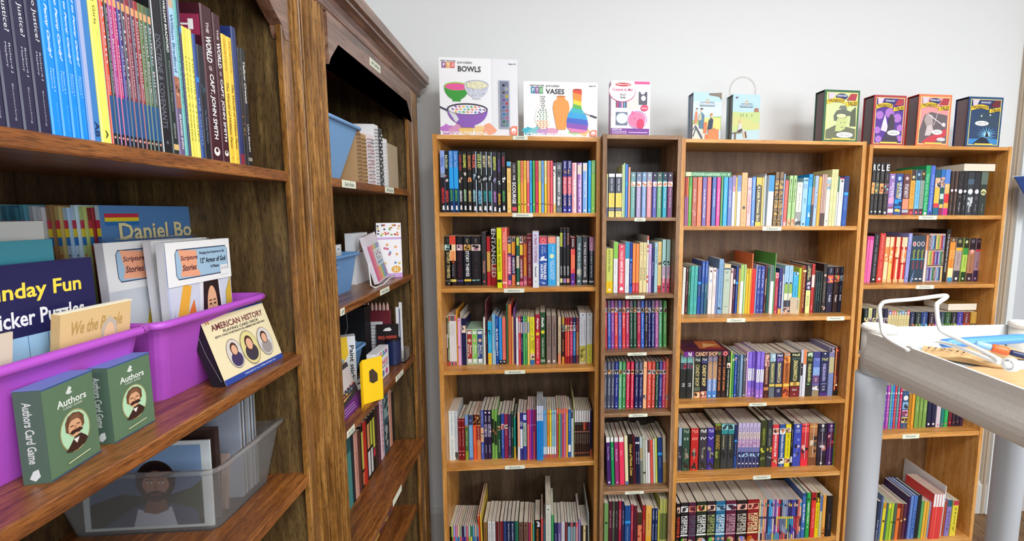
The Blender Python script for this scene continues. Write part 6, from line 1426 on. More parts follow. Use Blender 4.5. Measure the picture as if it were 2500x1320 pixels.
q = MB(); q.tube([(-.575, top_[1]-.004, top_[2]), (-.64, 1.36, Zw)], .0022, k=8); q.build('leg', WIRE, ST, True)
def markers(f):
    f.rect(0, 0, 1, 1, 'e4dce4')
    cs = ['e03c88', 'e85080', 'f06890', 'f08070', 'f0a060', 'ecc858', '88c078', '58a8c0', '7080c8', 'a870b8']
    for i, c_ in enumerate(cs): f.rect(i/10+.01, .03, (i+1)/10-.01, .78, c_, i == 0); 
    for i, c_ in enumerate(cs): f.rect(i/10+.02, .8, (i+1)/10-.02, .93, 'ececf0', i == 0)
    f.rect(.36, .32, .98, .68, 'dfe8ee'); f.text('MARKERS', .45, .36, .9, .42, '3878b0')
    R = random.Random(3)
    for i in range(14): f.ell(R.uniform(.42, .92), R.uniform(.46, .64), .03, .02, ['303038', 'c05878', '5878b0', 'd0a040'][i % 4], 8, 0, 360, i == 0)
bl = onZ(921, 696, ZB+.006); 
mk = carton('marker_pack', 'clear pack of coloured markers leaning on the white wire stand', 'markers', (-.522, onX(925, 693, -.522)[1], ZB+.006), .10, .014, .155, R90, 'e8e0e8', markers, tilt=.22, lean=-.12, mat_=PRINT)
q = MB(); q.box((-.001, -.002, 0), (.101, -.0012, .157)); q.build('film_bag', FILM, mk)
def flowers(f):
    f.rect(0, 0, 1, 1, 'f0eef2'); f.rect(0, .7, 1, .74, 'c8a8d8'); f.rect(0, 0, 1, .08, 'c8a0d8'); R = random.Random(5)
    for i in range(26): f.ell(R.uniform(.06, .94), R.uniform(.76, .97), .05, .018, ['d87838', 'c84858', '80a850', '404048', 'd8b040'][i % 5], 7, 0, 360, i == 0)
    for i in range(10): f.ell(R.uniform(.3, .9), R.uniform(.25, .62), .06, .025, ['e0a060', 'c86888', '7898c0', 'd8c050'][i % 4], 8, 0, 360, i == 0)
    f.ell(.74, .15, .2, .065, 'dca83c'); f.text('31', .64, .115, .84, .185, 'f8f0e0')
carton('craft_box', 'white floral sticker carton with lilac base and gold number roundel', 'box', (-.578, 1.588, ZB+.0005), .082, .030, .195, .52, 'f0eef2', flowers)
# --- third shelf
zc = ZC+.0005
carton('paint_stick_box', 'white and yellow paint stick carton against the fluted stile', 'box', (-.612, 1.315, zc+.0), .055, .03, .178, .45, 'e4e6ea', lambda f: (f.poly([(0, .55), (0, 1), (.6, 1), (.65, .7), (.3, .5)], 'f0c428'), f.ell(.12, .8, .14, .06, 'c83078'), f.text('Paint sticks', .72, .2, .92, .85, '202028', True, 0, True), f.rect(0, .0, .6, .25, 'c8d0dc')))
carton('craft_box', 'tall black art set carton behind the paint sticks', 'box', (-.72, 1.515, zc), .118, .05, .225, .0, '17171b', lambda f: (f.text('Artza', .66, .42, .96, .5, 'e8e8ec', True, .3), f.line([(.5, .95), (.52, .7), (.45, .6)], .001, 'd0d0d4')))
carton('craft_box', 'black and white boxed set lying low under the paint sticks', 'box', (-.57, 1.30, zc), .10, .02, .05, 1.2, '2c2c30', lambda f: (f.rect(.1, .2, .9, .5, 'd8d8dc'), f.rect(.2, .6, .8, .8, '98989c')), tilt=.5)
def paints(f):
    f.rect(0, 0, 1, 1, 'd4cccc'); f.rect(0, .9, 1, 1, '403c40'); f.poly([(0, 0), (0, .35), (.3, .42), (1, .52), (1, 0)], '3a3438')
    R = random.Random(2)
    for r_ in range(2):
        for i in range(7): f.rect(.28+i*.1, .36+r_*.07+i*.012, .35+i*.1, .40+r_*.07+i*.012, ['504048', '884860', 'c86848', 'd8a858', '588090', '70a0a8', '504868'][(i+r_*3) % 7], i+r_ == 0)
    f.poly([(0, 0), (0, .16), (1, .3), (1, 0)], '6c2c7c'); f.poly([(.1, .3), (.1, .33), (.8, .38), (.5, .32)], 'd8a860')
    for i in range(3): f.rect(.25, .06+i*.05, .75, .075+i*.05, 'b898c8', i == 0)
    f.rect(0, .2, .18, .75, 'f0ecec'); f.rect(0, .5, .14, .7, 'd83c40')
carton('paint_set', 'grey and purple paint set carton with rows of pans', 'paint set', (-.520, 1.105, zc), .165, .02, .128, R90, 'd0c8c8', paints, tilt=.32)
Y0_ = onX(886, 960, -.505)[1]
q = MB(); q.box((0, 0, 0), (.0015, .03, .128), 'f2c408'); q.poly([(0, -.0, 0), (.052, -.012, .012), (.052, -.012, .128), (0, 0, .128)], 'f4c810')
q = MB(); q.prism([(0, 0), (.022, .018), (.075, .0), (.075, .002), (.022, .02), (0, .002)], 0, .13, 'xy', 'f2c60c'); f = Face(q, (.022, .0178, 0), (.053, -.018, 0), (0, 0, 1), .056, .13); f.poly([(.32, .48), (.32, .72), (.5, .76), (.74, .62), (.74, .46), (.5, .42)], '403020')
o = q.build('hang_card', CARD); o.matrix_world = Matrix.Translation((-.505, Y0_-.01, zc)) @ Matrix.Rotation(math.radians(62), 4, 'Z'); tag(o, 'bright yellow folded card box with a hang hole, at the shelf edge', 'card box')
def chunk(f):
    f.rect(0, 0, 1, 1, 'f0f0f4'); cs = ['e88850', 'ecc848', '80b850', '5890c8', '9868b8']
    for i, c_ in enumerate(cs): f.poly([(.05+i*.17, .70+i*.02), (.21+i*.17, .72+i*.02), (.21+i*.17, .80+i*.02), (.05+i*.17, .78+i*.02)], c_, i == 0)
    f.text('CHUNKIES', .06, .46, .92, .62, 'd84868', True, .1); f.text('WASHABLE CRAYONS 6 PACK', .06, .36, .92, .42, '403850')
    for i, c_ in enumerate(('58a068', '6878b0', 'd058a0')): f.ell(.18+i*.3, .17, .1, .11, c_, 14, 0, 360, i == 0)
    for i, c_ in enumerate(('e880a0', '50b0a0', 'c060b0')): f.ell(.35+i*.2, .9, .07, .05, c_, 10, 0, 360, i == 0)
carton('crayon_box', 'white crayon carton with rainbow sticks and three round badges', 'crayons', (-.527, onX(921, 922, -.527)[1], zc), .108, .03, .098, R90, 'f0f0f4', chunk)
q = MB(); q.lathe([(.024, 0), (.026, .004), (.026, .085), (.024, .088)], k=20); o = q.build('jar', flat('navy_plastic', '1c2850', .3)); o.location = (-.541, 1.60, zc); tag(o, 'navy pencil jar beside the white crayon carton', 'jar')
q = MB(); q.lathe([(.027, .088), (.027, .094), (.024, .096)], k=20); q.build('rim', BLKP, o)
carton('blister_card', 'black pencil sharpener card with red lettering above the crayon carton', 'card', (-.592, 1.575, zc), .075, .003, .148, .12, '1c1416', lambda f: (f.text('PENCIL SHARPENER', .08, .64, .92, .72, 'd85040'), f.poly([(.3, .84), (.4, .9), (.6, .92), (.7, .86), (.6, .83)], 'e8e8e8'), f.poly([(.1, .3), (.5, .4), (.5, .34)], 'e87838'), f.poly([(.5, .28), (.9, .36), (.9, .3)], 'd86030')), tilt=.12, mat_=PRINT)
e = tub('storage_bin', 'blue tub behind the pencil sharpener card', 'bin', -.76, 1.30, -.60, 1.50, ZC, .11, .02, LBLUE, rim=.008)
def doc(f):
    f.rect(0, 0, 1, 1, '6c2430'); f.rect(.05, .05, .8, .8, 'd8d8da')
    for i in range(10): f.rect(.1, .72-i*.06, .7-(i % 3)*.08, .735-i*.06, '909096', i == 0)
carton('pencil_set', 'maroon pencil set box with printed leaflet, rows of pink pencils above', 'pencil set', (-.672, 1.60, zc), .122, .02, .195, .0, '6c2430', doc)
pn = MB()
for i in range(9): pn.tube([(.008+i*.0132, .01, .1955), (.008+i*.0132, .01, .212), (.008+i*.0132, .01, .224)], [.005, .005, .001], k=6)
o = pn.build('pencil_row', flat('pink_pencil_wood', 'd8a8a0', .5), [k for k in bpy.data.objects if k.name.startswith('pencil_set')][0]); o['kind'] = 'stuff'
e = thing('brush_rack', 'clear acrylic rack of long white brush sleeves by the far stile', 'rack', (-.552, 1.606, zc))
q = MB(); q.box((0, 0, 0), (.05, .002, .045)); q.box((0, .055, 0), (.05, .057, .045)); q.box((.048, 0, 0), (.05, .057, .045)); q.box((0, 0, 0), (.05, .057, .003)); q.build('tray', CLEAR, e)
for k, (y, c_, h) in enumerate(((.008, 'e4e4e8', .205), (.018, '3c4c78', .195), (.026, 'e0e0e4', .195), (.045, 'e8e8ea', .215))):
    q = MB(); q.box((.02, y, .0035), (.03, y+.004, h), c_); q.build('sleeve', MATTE, e)
# --- books on the loose shelf and below it
P = 'loose shelf of craft cabinet'; G = 'books on the loose shelf of the craft cabinet'
row(-.58, ZD, (0, 0, 1), (859, 1225, 976, 1065), P, G, '''
842-864 .218 48908c b0:20:2c6060
865-870 .215 1c2c34
871-879 .21 d8a090 TMYSTERY:8c5848:30:80:.4
880-886 .205 5c3830
887-892 .21 1c1c1c b10:70:d8d060 b75:95:d87848
893-900 .212 c83028
901-907 .212 1a1a1a b10:50:e8a870 b55:95:e8e8e8
908-913 .212 1a1a1a b10:50:d8dc50 b55:95:e8e8e8
914-919 .212 1a1a1a b10:60:d8dc50 b62:75:d83858
920-926 .212 3c2c28
927-932 .215 5c3444
933-940 .225 ecd0d8 TPATTERNS:c05078:10:90:.6
941-953 .222 3c5c68 p5:40:90b0b0:304850 p50:90:283840:a8b0b0
954-960 .222 d89c88
961-966 .2 24201e
''', dep=.13)
P = 'bottom shelf of craft cabinet'; G = 'books on the bottom shelf of the craft cabinet'
row(-.60, ZE, (0, 0, 1), (910, 1400, 980, 1262), P, G, '''
905-912 .20 d8d8dc
913-919 .205 b83840
920-930 .21 e8c058
931-937 .2 5c2c48
938-944 .2 8c4858
945-951 .205 c8b060
952-958 .205 384878
959-964 .2 a84848
965-970 .2 302838
''', dep=.13)
# ------------------------------------------------------------------ boxes on top of the bookcases
ztA, ztB, ztC, ztD = H+.2775+.0003, H+.2805+.0003, H+.276+.0003, H+.2665+.0003
def bx(name, label, cat, D, z, px0, px1, pyt, dep, col, art, side=None, rz=0, group=None, pyb=330, inset=.012, parts=None):
    Y = D+inset; A = onY(px0, pyb, Y); B = onY(px1, pyb, Y); T = onY((px0+px1)/2, pyt, Y)
    return carton(name, label, cat, (A[0], Y, z), (B[0]-A[0])/math.cos(rz), dep, T[2]-z, rz, col, art, side, None, 0, 0, group)
def bowl(f, cx_, cy_, rx, ry, hh, body, rimc, inn, pat=None):
    n = 16; pts = [(cx_-rx*math.cos(math.pi*i/n)*(1 if i not in () else 1), cy_-hh*math.sin(math.pi*i/n)**.8) for i in range(n+1)]
    f.poly([(cx_-rx, cy_)]+[(cx_-rx*math.cos(math.pi*i/n), cy_-hh*(math.sin(math.pi*i/n)**.95)) for i in range(1, n)]+[(cx_+rx, cy_)], body)
    f.rect(cx_-rx*.34, cy_-hh*1.1, cx_+rx*.34, cy_-hh*.9, body); f.ell(cx_, cy_, rx, ry, rimc, 24); f.ell(cx_, cy_-ry*.1, rx*.93, ry*.82, inn, 24)
def splash(f, cs, y=.0):
    R = random.Random(9)
    for i, (x, c_) in enumerate(cs):
        f.poly([(x+.09*math.cos(t)*R.uniform(.7, 1.25), max(.005, .07+y+.075*math.sin(t)*R.uniform(.6, 1.3))) for t in [k*math.pi/7 for k in range(14)]], c_)
def logo3(f, a, b, w_, h_, cs):
    for i, ch in enumerate('PYO'):
        f.poly([(a+i*w_, b), (a+(i+1)*w_-.004, b), (a+(i+1)*w_-.004, b+h_), (a+i*w_, b+h_)], cs[i]); f.text(ch, a+i*w_+w_*.25, b+h_*.2, a+i*w_+w_*.75, b+h_*.8, 'fff')
    f.text('PAINT YOUR OWN', a-.01, b+h_*1.08, a+3*w_+.01, b+h_*1.3, '404048')
def smile(f): 
    f.poly([(.895, .01), (.99, .01), (.99, .13), (.93, .13), (.895, .10)], 'f0886c'); f.ell(.943, .068, .03, .036, 'fff', 16); f.ell(.943, .06, .02, .02, 'f0886c', 16, 180, 360)
def bowls(f):
    f.rect(0, 0, 1, 1, 'f4f4f6'); f.rect(.665, 0, 1, 1, 'ebebef'); f.rect(.664, 0, .668, 1, 'c4c4cc'); splash(f, [(.09, 'c478cc'), (.2, 'd898c0'), (.34, 'f0c878'), (.5, 'f4d090'), (.62, 'f4a888')])
    logo3(f, .035, .865, .056, .075, ['90508c', 'f0b060', 'e0605c']); f.text('porcelain', .235, .915, .42, .96, '505050', False); f.text('BOWLS', .235, .825, .53, .895, '404044', True)
    f.text('Ages 8+', .88, .93, .985, .95, '505050'); f.text('SIMPLY PAINT, BAKE & DISPLAY', .03, .012, .60, .045, 'fff', True)
    bowl(f, .215, .63, .155, .055, .175, '3c9c3c', '98cc40', 'e85c9c'); bowl(f, .47, .66, .155, .06, .17, 'd0d4e0', 'b8bcc8', 'ece8c0')
    R = random.Random(4)
    for i in range(70):
        a = R.uniform(-1, 1); b = R.uniform(0, 1); f.ell(.47+a*.145*(1-.35*b), .70-b*.19, .005, .004, ['5868a0', '606068', '90a0c8'][i % 3], 6, 0, 360, i == 0)
    bowl(f, .35, .34, .26, .075, .22, '9060b8', '403c48', 'f0f0f0')
    cs = ['e87090', '50a860', '4878c8', 'f0c040', 'e88048', '9058b0', '70c0d0', 'f0a0c0']
    f.up()
    for i in range(9):
        for j in range(3):
            x = .15+i*.050+(j % 2)*.012; y = .298+j*.034
            if ((x-.35)/.225)**2+((y-.332)/.058)**2 < 1: f.poly([(x-.021, y+.004), (x+.002, y-.014), (x+.022, y-.002), (x+.001, y+.015)], cs[(i*3+j*5) % 8], False)
    f.up(); f.poly([(.11, .30), (.2, .27), (.24, .2), (.2, .16), (.15, .24)], 'dcdce4'); f.line([(.0, .36), (.1, .315)], .005, '303048'); f.line([(.1, .315), (.2, .27)], .003, 'a8a8b0')
    f.rect(.755, .095, .895, .725, 'b0b4c4'); f.rect(.77, .11, .88, .71, '707890')
    for i, c_ in enumerate(['303034', 'e8e8e8', '705c58', 'f0dc48', '8c5cc0', 'ec5878', '3c70d0', 'e88898', '38a0e8', 'f090c0', '309c60', '70b8a8']):
        x, y = (.815, .66-(i//2)*.095) if i % 2 == 0 else (.856, .615-(i//2)*.095); f.ell(x, y, .03, .03, '9098b0', 14, 0, 360, i == 0); f.ell(x, y, .022, .022, c_, 12, 0, 360, False)
    f.up(); smile(f)
bx('craft_kit_box', 'tall white craft box with painted bowls, on bookcase by dark cabinet', 'craft box', D1, ztA, 1076, 1265, 142, .075, 'f0f0f2', bowls, lambda f: f.rect(.05, .05, .95, .95, 'e4e4ea'), rz=.02)
def vase(f, cx_, y0, y1, w_, neck, col, pr=None):
    pr = pr or [(.28, 0), (.62, .06), (.95, .22), (1, .36), (.8, .55), (.42, .74), (neck, .86), (neck, .95), (neck*1.25, 1)]
    f.poly([(cx_-w_*a, y0+(y1-y0)*b) for a, b in pr[::-1]]+[(cx_+w_*a, y0+(y1-y0)*b) for a, b in pr], col)
def vases(f):
    f.rect(0, 0, 1, 1, 'f4f4f6'); splash(f, [(.07, '40b8cc'), (.16, '80c8d0'), (.28, 'c898cc'), (.38, 'e0a0c0'), (.68, 'b8e0a0'), (.8, 'f4c888')], .03)
    logo3(f, .10, .78, .055, .12, ['3c8cb0', '9068a0', '58a868']); f.text('porcelain', .30, .89, .485, .95, '505050', False); f.text('VASES', .30, .78, .55, .87, '404044', True); f.text('Ages 8+', .88, .92, .98, .95, '505050')
    f.text('SIMPLY PAINT, BAKE & DISPLAY', .03, .015, .6, .065, 'fff')
    vase(f, .26, .13, .75, .11, .3, 'f4f0ec'); f.ell(.26, .22, .085, .08, 'f0e4c8')
    f.up()
    for r_ in range(15):
        y = .16+r_*.04; fr_ = (y-.13)/.62; w_ = .1*(1-.0*r_) if fr_ < .45 else (.085 if fr_ < .6 else .035)
        for k in range(5):
            x = .26+(k-2)*max(w_, .05)*.42+(.01 if r_ % 2 else 0)
            if abs(x-.26) < w_*.8: f.ell(x, y, .0085 if w_ > .05 else .006, .016, ['d88878', '60a078', '3c5868', '303040'][min(3, r_//4)], 8, 0, 360, False)
    f.up(); vase(f, .505, .13, .74, .115, .5, 'f0a050', [(.52, 0), (.6, .1), (.85, .42), (1, .66), (.85, .84), (.45, .92), (.45, .98), (.55, 1)]); f.ell(.505, .735, .06, .014, 'c87830')
    pr = [(.6, 0), (.92, .08), (1, .22), (.85, .4), (.42, .56), (.36, .62), (.4, .96), (.4, 1)]
    cx_, y0, y1, w_ = .725, .08, .87, .15
    bands = ['f088b8', '9058b8', '4868c8', '38a8e0', '40b8c8', '60b858', 'f0d840', 'f0943c', 'e0503c']
    tt = [0, .08, .2, .32, .45, .55, .64, .74, .9, 1.001]
    def wat(b):
        for (a0, b0), (a1, b1) in zip(pr, pr[1:]):
            if b0 <= b <= b1: return a0+(a1-a0)*(b-b0)/(b1-b0)
        return .4
    for i in range(9):
        ys = [tt[i]+(tt[i+1]-tt[i])*k/4 for k in range(5)]
        f.poly([(cx_-w_*wat(min(y, 1)), y0+(y1-y0)*min(y, 1)+(0.02 if 0 < y < 1 else 0)) for y in ys[::-1]]+[(cx_+w_*wat(min(y, 1)), y0+(y1-y0)*min(y, 1)-(.02 if 0 < y < 1 else 0)) for y in ys], bands[i], i == 0)
    f.ell(.725, .865, .055, .014, 'b83c30'); f.line([(.99, .36), (.9, .40)], .006, '404048'); f.line([(.9, .40), (.8, .45)], .003, 'a8a8b0'); smile(f)
bx('craft_kit_box', 'wide white craft box with three painted vases, beside the bowls box', 'craft box', D1, ztA, 1279, 1458, 200, .07, 'f0f0f2', vases)
def piggy(f):
    f.rect(0, 0, 1, 1, 'f4ecf4'); R = random.Random(1)
    for i in range(30): f.ell(R.uniform(.03, .97), R.uniform(.18, .95), .014, .01, 'e0c0dc', 5, 0, 360, i == 0)
    f.rect(.12, .17, .42, .42, '707890'); f.rect(.12, .5, .4, .62, '585868'); f.rect(.7, .56, .92, .8, '585868'); f.rect(.4, .48, .7, .68, 'e8dcd8')
    f.poly([(.6, .94), (.98, .94), (.98, .99), (.58, .99)], 'e85c98'); f.ell(.28, .80, .34, .2, 'b83c78', 24); f.ell(.28, .81, .33, .195, 'fcf8fa', 24)
    f.ell(.3, .925, .2, .035, 'c83038', 18); f.text('Melissa & Doug', .14, .91, .46, .94, 'fff', True, .2); f.text('Created by Me!', .03, .79, .55, .86, 'd04888', True); f.text('PIGGY', .22, .72, .38, .755, '404048'); f.text('BANK', .23, .67, .37, .705, '404048')
    for i, c_ in enumerate(('d04880', '8868b8', 'e8a8c8', '58a0c8')): f.rect(.14+i*.06, .5, .18+i*.06, .6, c_, i == 0)
    f.ell(.28, .3, .15, .1, 'dce4f0', 16); f.ell(.8, .8, .06, .05, 'f4f0f4'); f.ell(.82, .68, .06, .05, 'f4f0f4')
    f.ring(.68, .28, .25, .17, .1, 'd8a8e0'); f.ell(.66, .28, .22, .145, 'f080a8', 20); f.poly([(.5, .36), (.54, .45), (.62, .40)], 'e86898'); f.ell(.75, .2, .1, .1, 'd83c68', 14); f.ell(.6, .3, .015, .012, '803050', 8); f.ell(.85, .50, .1, .06, 'e0486c', 16); f.text('Real Ceramic', .78, .485, .92, .515, 'f8e0e8')
    f.rect(.0, .0, .98, .115, '7c3c98'); f.text('CRAFT KIT', .03, .08, .28, .105, 'fff'); f.text('KIT DE MANUALIDADES', .03, .045, .4, .07, 'e0c8e8'); f.text('NECESSAIRE BRICOLAGE', .03, .015, .4, .038, 'e0c8e8'); f.rect(.45, .03, .94, .05, 'c8a8d8')
def pside(f): f.rect(0, 0, 1, 1, 'e8c0dc'); f.rect(.2, 0, .45, 1, '8c5098'); f.rect(.55, .1, .9, .9, 'f0e0f0')
bx('craft_kit_box', 'pink and white piggy bank craft box on the narrow walnut bookcase', 'craft box', D2, ztB, 1491, 1586, 197, .055, 'f4ecf4', piggy, pside, rz=.0, pyb=326)
def railway(f):
    f.rect(0, 0, 1, 1, 'b8d8f0'); f.rect(0, .5, 1, .8, 'd0e4f0'); f.poly([(0, .4), (.35, .43), (.7, .48), (1, .5), (1, .2), (0, .2)], 'a8c070'); f.rect(.35, .2, .98, .46, 'e8d880')
    f.poly([(.55, .98), (.55, .94), (.9, .91), (1, .84), (1, 1)], '847868'); f.text('LIGHT KEEPERS', .24, .765, .76, .80, '484850', False); f.ring(.5, .81, .06, .05, .3, 'e8a850', 14); f.rect(.24, .70, .75, .725, '283040'); f.text('YOUNG READERS', .27, .704, .72, .721, 'c8d0d8'); f.rect(.16, .742, .84, .747, '8898a8')
    f.poly([(0, .3), (.12, .33), (.5, .12), (.45, 0), (0, 0)], 'd8d4c8'); f.poly([(0, .2), (.1, .3), (.35, .05), (.36, 0), (.3, 0), (.08, .24), (0, .16)], '545860'); f.line([(.02, .05), (.12, .24)], .004, '404448')
    f.poly([(.05, .33), (.08, .58), (.16, .58), (.17, .4), (.12, .32)], 'd88868'); f.ell(.13, .62, .03, .028, 'f0c8a8', 10); f.rect(.10, .635, .17, .655, '30303c')
    f.poly([(.22, .22), (.21, .52), (.3, .57), (.40, .52), (.40, .22)], '587c94'); f.poly([(.2, .40), (.22, .54), (.3, .54), (.3, .40)], 'c8c09c'); f.ell(.30, .61, .035, .035, 'f0c8a8', 10); f.rect(.26, .63, .35, .66, '303848')
    f.poly([(.52, .2), (.56, .4), (.64, .46), (.72, .42), (.7, .25), (.6, .17)], '2c3c54'); f.ell(.66, .50, .04, .04, 'f0c8a0', 10); f.ell(.65, .53, .05, .03, 'c88848', 10)
    f.rect(.38, .12, .5, .36, 'e07c4c'); f.poly([(.56, .0), (.54, .2), (.92, .22), (.94, .0)], 'e8854c'); f.ring(.74, .215, .06, .03, .3, 'a85830', 10); f.rect(.44, .0, .56, .1, 'dc7840')
def field(f):
    f.rect(0, 0, 1, 1, 'b4d4e4'); f.poly([(0, .62), (.4, .60), (1, .63), (1, 0), (0, 0)], 'c0d088'); f.poly([(0, .55), (.3, .5), (1, .35), (1, .2), (0, .3)], 'cccc84'); f.poly([(0, 0), (0, .17), (.5, .2), (1, .24), (1, 0)], 'b8d0d4')
    f.poly([(.08, .93), (.2, .955), (.15, .92), (.24, .93), (.12, .90)], '603048'); f.text('LIGHT KEEPERS', .30, .775, .72, .805, '606868', False); f.ring(.5, .82, .06, .05, .3, 'e8a850', 14); f.rect(.27, .71, .72, .735, '283040'); f.text('YOUNG READERS', .3, .714, .69, .731, 'c8d0d8'); f.rect(.18, .752, .82, .757, '8898a8')
    f.poly([(.78, .62), (.79, .69), (.86, .71), (.95, .69), (.95, .62)], 'a87058')
    for x in (.3, .38, .52, .7): f.rect(x, .51, x+.012, .57, '505848', x == .3)
    f.poly([(0, .15), (.3, .19), (.42, .18), (.3, .14), (0, .12)], '806850'); f.rect(.08, 0, .15, .15, '705c4c'); f.poly([(.2, .22), (.24, .36), (.34, .36), (.36, .24), (.5, .2), (.48, .04), (.42, .04), (.42, .16), (.25, .18)], 'd0ccc4'); f.ell(.29, .41, .04, .045, 'e8b890', 12); f.poly([(.2, .2), (.36, .25), (.38, .18), (.22, .16)], '4c3c3c'); f.line([(.42, .16), (.46, .03)], .006, 'e8b890'); f.line([(.48, .18), (.52, .04)], .006, '603828')
def slip(label, nm, px0, px1, pyt, D, z, art, col, inner, sidew, pyb, rz=.22, group=None, pg='8c8c90'):
    """open slipcase: shell with its open long side towards the left, books inside"""
    Y = D+.012; dep = .055; A = onY(px0, pyb, Y); B = onY(px1, pyb, Y); T = onY((px0+px1)/2, pyt, Y); W_ = (B[0]-A[0])/math.cos(rz); h = T[2]-z; t = .0022
    q = MB(); q.box((0, 0, 0), (W_, t, h), col); q.box((0, dep-t, 0), (W_, dep, h), col); q.box((W_-t, t, 0), (W_, dep-t, h), col); q.box((0, t, 0), (W_-t, dep-t, t), col); q.box((0, t, h-t), (W_-t, dep-t, h), col)
    art(front(q, 0, W_, 0, h, -.0001, 0, .00012)); o = q.build('slipcase', CARD)
    o.matrix_world = Matrix.Translation((A[0], Y, z)) @ Matrix.Rotation(rz, 4, 'Z'); tag(o, label, 'box set', group)
    nb = 4; wd = (dep-2*t-.002)/nb
    for i in range(nb):
        q = MB(); q.box((.004, t+.001+i*wd, t+.0003), (W_-t-.001, t+.001+(i+1)*wd-.0006, h-t-.004), pg if inner is None else inner[i % len(inner)]); q.build('book_in_case', MATTE, o)
    return o
G1 = 'picture slipcases on the wide oak bookcase'
slip('pale blue slipcase with railway platform picture, orange suitcases below', '', 1690, 1759, 225, D3, ztC, railway, 'a8c0d8', ['b8bcc8', '9098b0', 'c8ccd0', '8c9cb0'], 0, 335, rz=.02, group=G1)
slip('pale blue slipcase with green field and seated boy, before clear ring', '', 1786, 1853, 230, D3, ztC, field, 'a8c0c8', ['808488', 'a0a498', '686460', '90968c'], 0, 338, rz=.02, group=G1)
q = MB(); ctr = onY(1813, 222, D3+.12); R_ = .053
q.tube([(R_*math.cos(a), 0, R_*math.sin(a)) for a in [k*2*math.pi/40 for k in range(41)]], .0035, k=8, cap=False)
e = thing('display_ring', 'clear plastic ring stand rising behind the green field slipcase', 'ring', (ctr[0], D3+.12, ctr[2])); q.build('ring', CLEAR, e, True)
q = MB(); q.tube([(-.02, 0, -.05), (-.025, 0, ztC+.003-ctr[2]), (.025, 0, ztC+.003-ctr[2]), (.02, 0, -.05)], .003, k=8); q.build('foot', CLEAR, e, True)
def haz(border, bg, art):
    def g(f):
        f.rect(0, 0, 1, 1, border); f.rect(.06, .03, .95, .955, 'e8d880'); f.rect(.08, .045, .93, .94, bg); art(f)
        f.poly([(.10, .94), (.3, .94), (.22, .80), (.12, .82)], 'd8c8d8'); f.poly([(.62, .80), (.74, .93), (.92, .93), (.88, .80)], 'b04048' if border != '2c5078' else '702830'); f.ell(.48, .87, .17, .06, '34386c', 16); f.text("NATHAN HALE'S", .34, .87, .62, .905, 'e8e8f4')
        n = 10; f.poly([(.07+.5*i/n, .80+.045*math.sin(math.pi*i/n*.9)) for i in range(n+1)]+[(.57-.5*i/n, .72+.045*math.sin(math.pi*(n-i)/n*.9)) for i in range(n+1)], 'f0c838')
        f.poly([(.60, .76), (.93, .80), (.94, .72), (.60, .68)], 'f0c838'); f.text('HAZARDOUS', .10, .765, .55, .82, '40301c', True, .1); f.text('TALES', .64, .705, .91, .775, '40301c', True, .1)
        f.rect(.25, .035, .78, .065, 'e8d060')
    return g
def bubble(f, cx_, cy_, rx=.18, ry=.05, t=('WASN\'T THAT', 'ALWAYS THE BIG')):
    f.ell(cx_, cy_, rx, ry, 'fafafa', 18)
    for i, s_ in enumerate(t): f.text(s_, cx_-rx*.65, cy_+.008-i*.03, cx_+rx*.65, cy_+.024-i*.03, '404040')
def hz1(f):
    f.rect(.08, .3, .93, .7, 'd4dca0'); f.poly([(.08, .05), (.08, .22), (.35, .32), (.6, .3), (.93, .25), (.93, .05)], '70745c'); f.poly([(.35, .2), (.38, .5), (.48, .58), (.62, .55), (.7, .4), (.62, .25), (.5, .2)], 'c8d08c')
    f.poly([(.3, .4), (.28, .5), (.36, .6), (.55, .64), (.78, .58), (.82, .5), (.68, .5), (.42, .5), (.38, .4)], '6c7064'); f.ell(.5, .5, .16, .04, 'e4ecb0', 14); f.ring(.5, .5, .16, .045, .12, '404438'); f.poly([(.42, .64), (.46, .7), (.62, .7), (.66, .62)], '787c74'); f.poly([(.75, .3), (.78, .6), (.9, .68), (.93, .3)], '5c6450')
    f.ell(.5, .37, .012, .008, '303428', 8); f.ell(.6, .37, .012, .008, '303428', 8); f.line([(.5, .28), (.58, .28)], .0015, '50503c'); bubble(f, .62, .13, .24, .055)
def hz2(f):
    f.rect(.08, .05, .93, .72, '5c3c94')
    for x, y, r_ in ((.2, .6, .12), (.75, .55, .13), (.15, .3, .1), (.85, .35, .1), (.5, .65, .14), (.2, .12, .1), (.85, .14, .09)): f.ell(x, y, r_, r_*.7, 'b078c8', 12)
    f.poly([(.25, .3), (.36, .62), (.5, .3), (.45, .26)], 'e0d0ec'); f.rect(.31, .40, .39, .5, 'f0ecf4'); f.poly([(.3, .05), (.45, .3), (.5, .6), (.58, .64), (.66, .55), (.68, .3), (.85, .05)], '48404c'); bubble(f, .66, .25, .2, .055, ('OUT AND AN', 'UNKNOWN WORLD'))
def hz3(f):
    f.rect(.08, .05, .93, .72, 'e89898'); f.poly([(.08, .3), (.2, .6), (.4, .66), (.9, .6), (.93, .05), (.08, .05)], '6c6064'); f.poly([(.15, .05), (.3, .15), (.9, .35), (.9, .2), (.5, .05)], 'c84450')
    f.poly([(.2, .5), (.25, .62), (.45, .6), (.48, .42), (.3, .36)], 'b0a0a0'); f.poly([(.25, .2), (.3, .38), (.45, .42), (.5, .3), (.4, .2)], 'd0c0c0'); f.line([(.3, .62), (.85, .38)], .003, 'f0f0f0'); f.line([(.62, .72), (.5, .4)], .002, 'e8d8d8'); f.ell(.8, .42, .06, .04, 'e8d8d8', 10); bubble(f, .62, .27, .16, .05, ('ONWARD TO', 'VICTORY')); bubble(f, .75, .13, .13, .035, ('WE WERE', 'READY'))
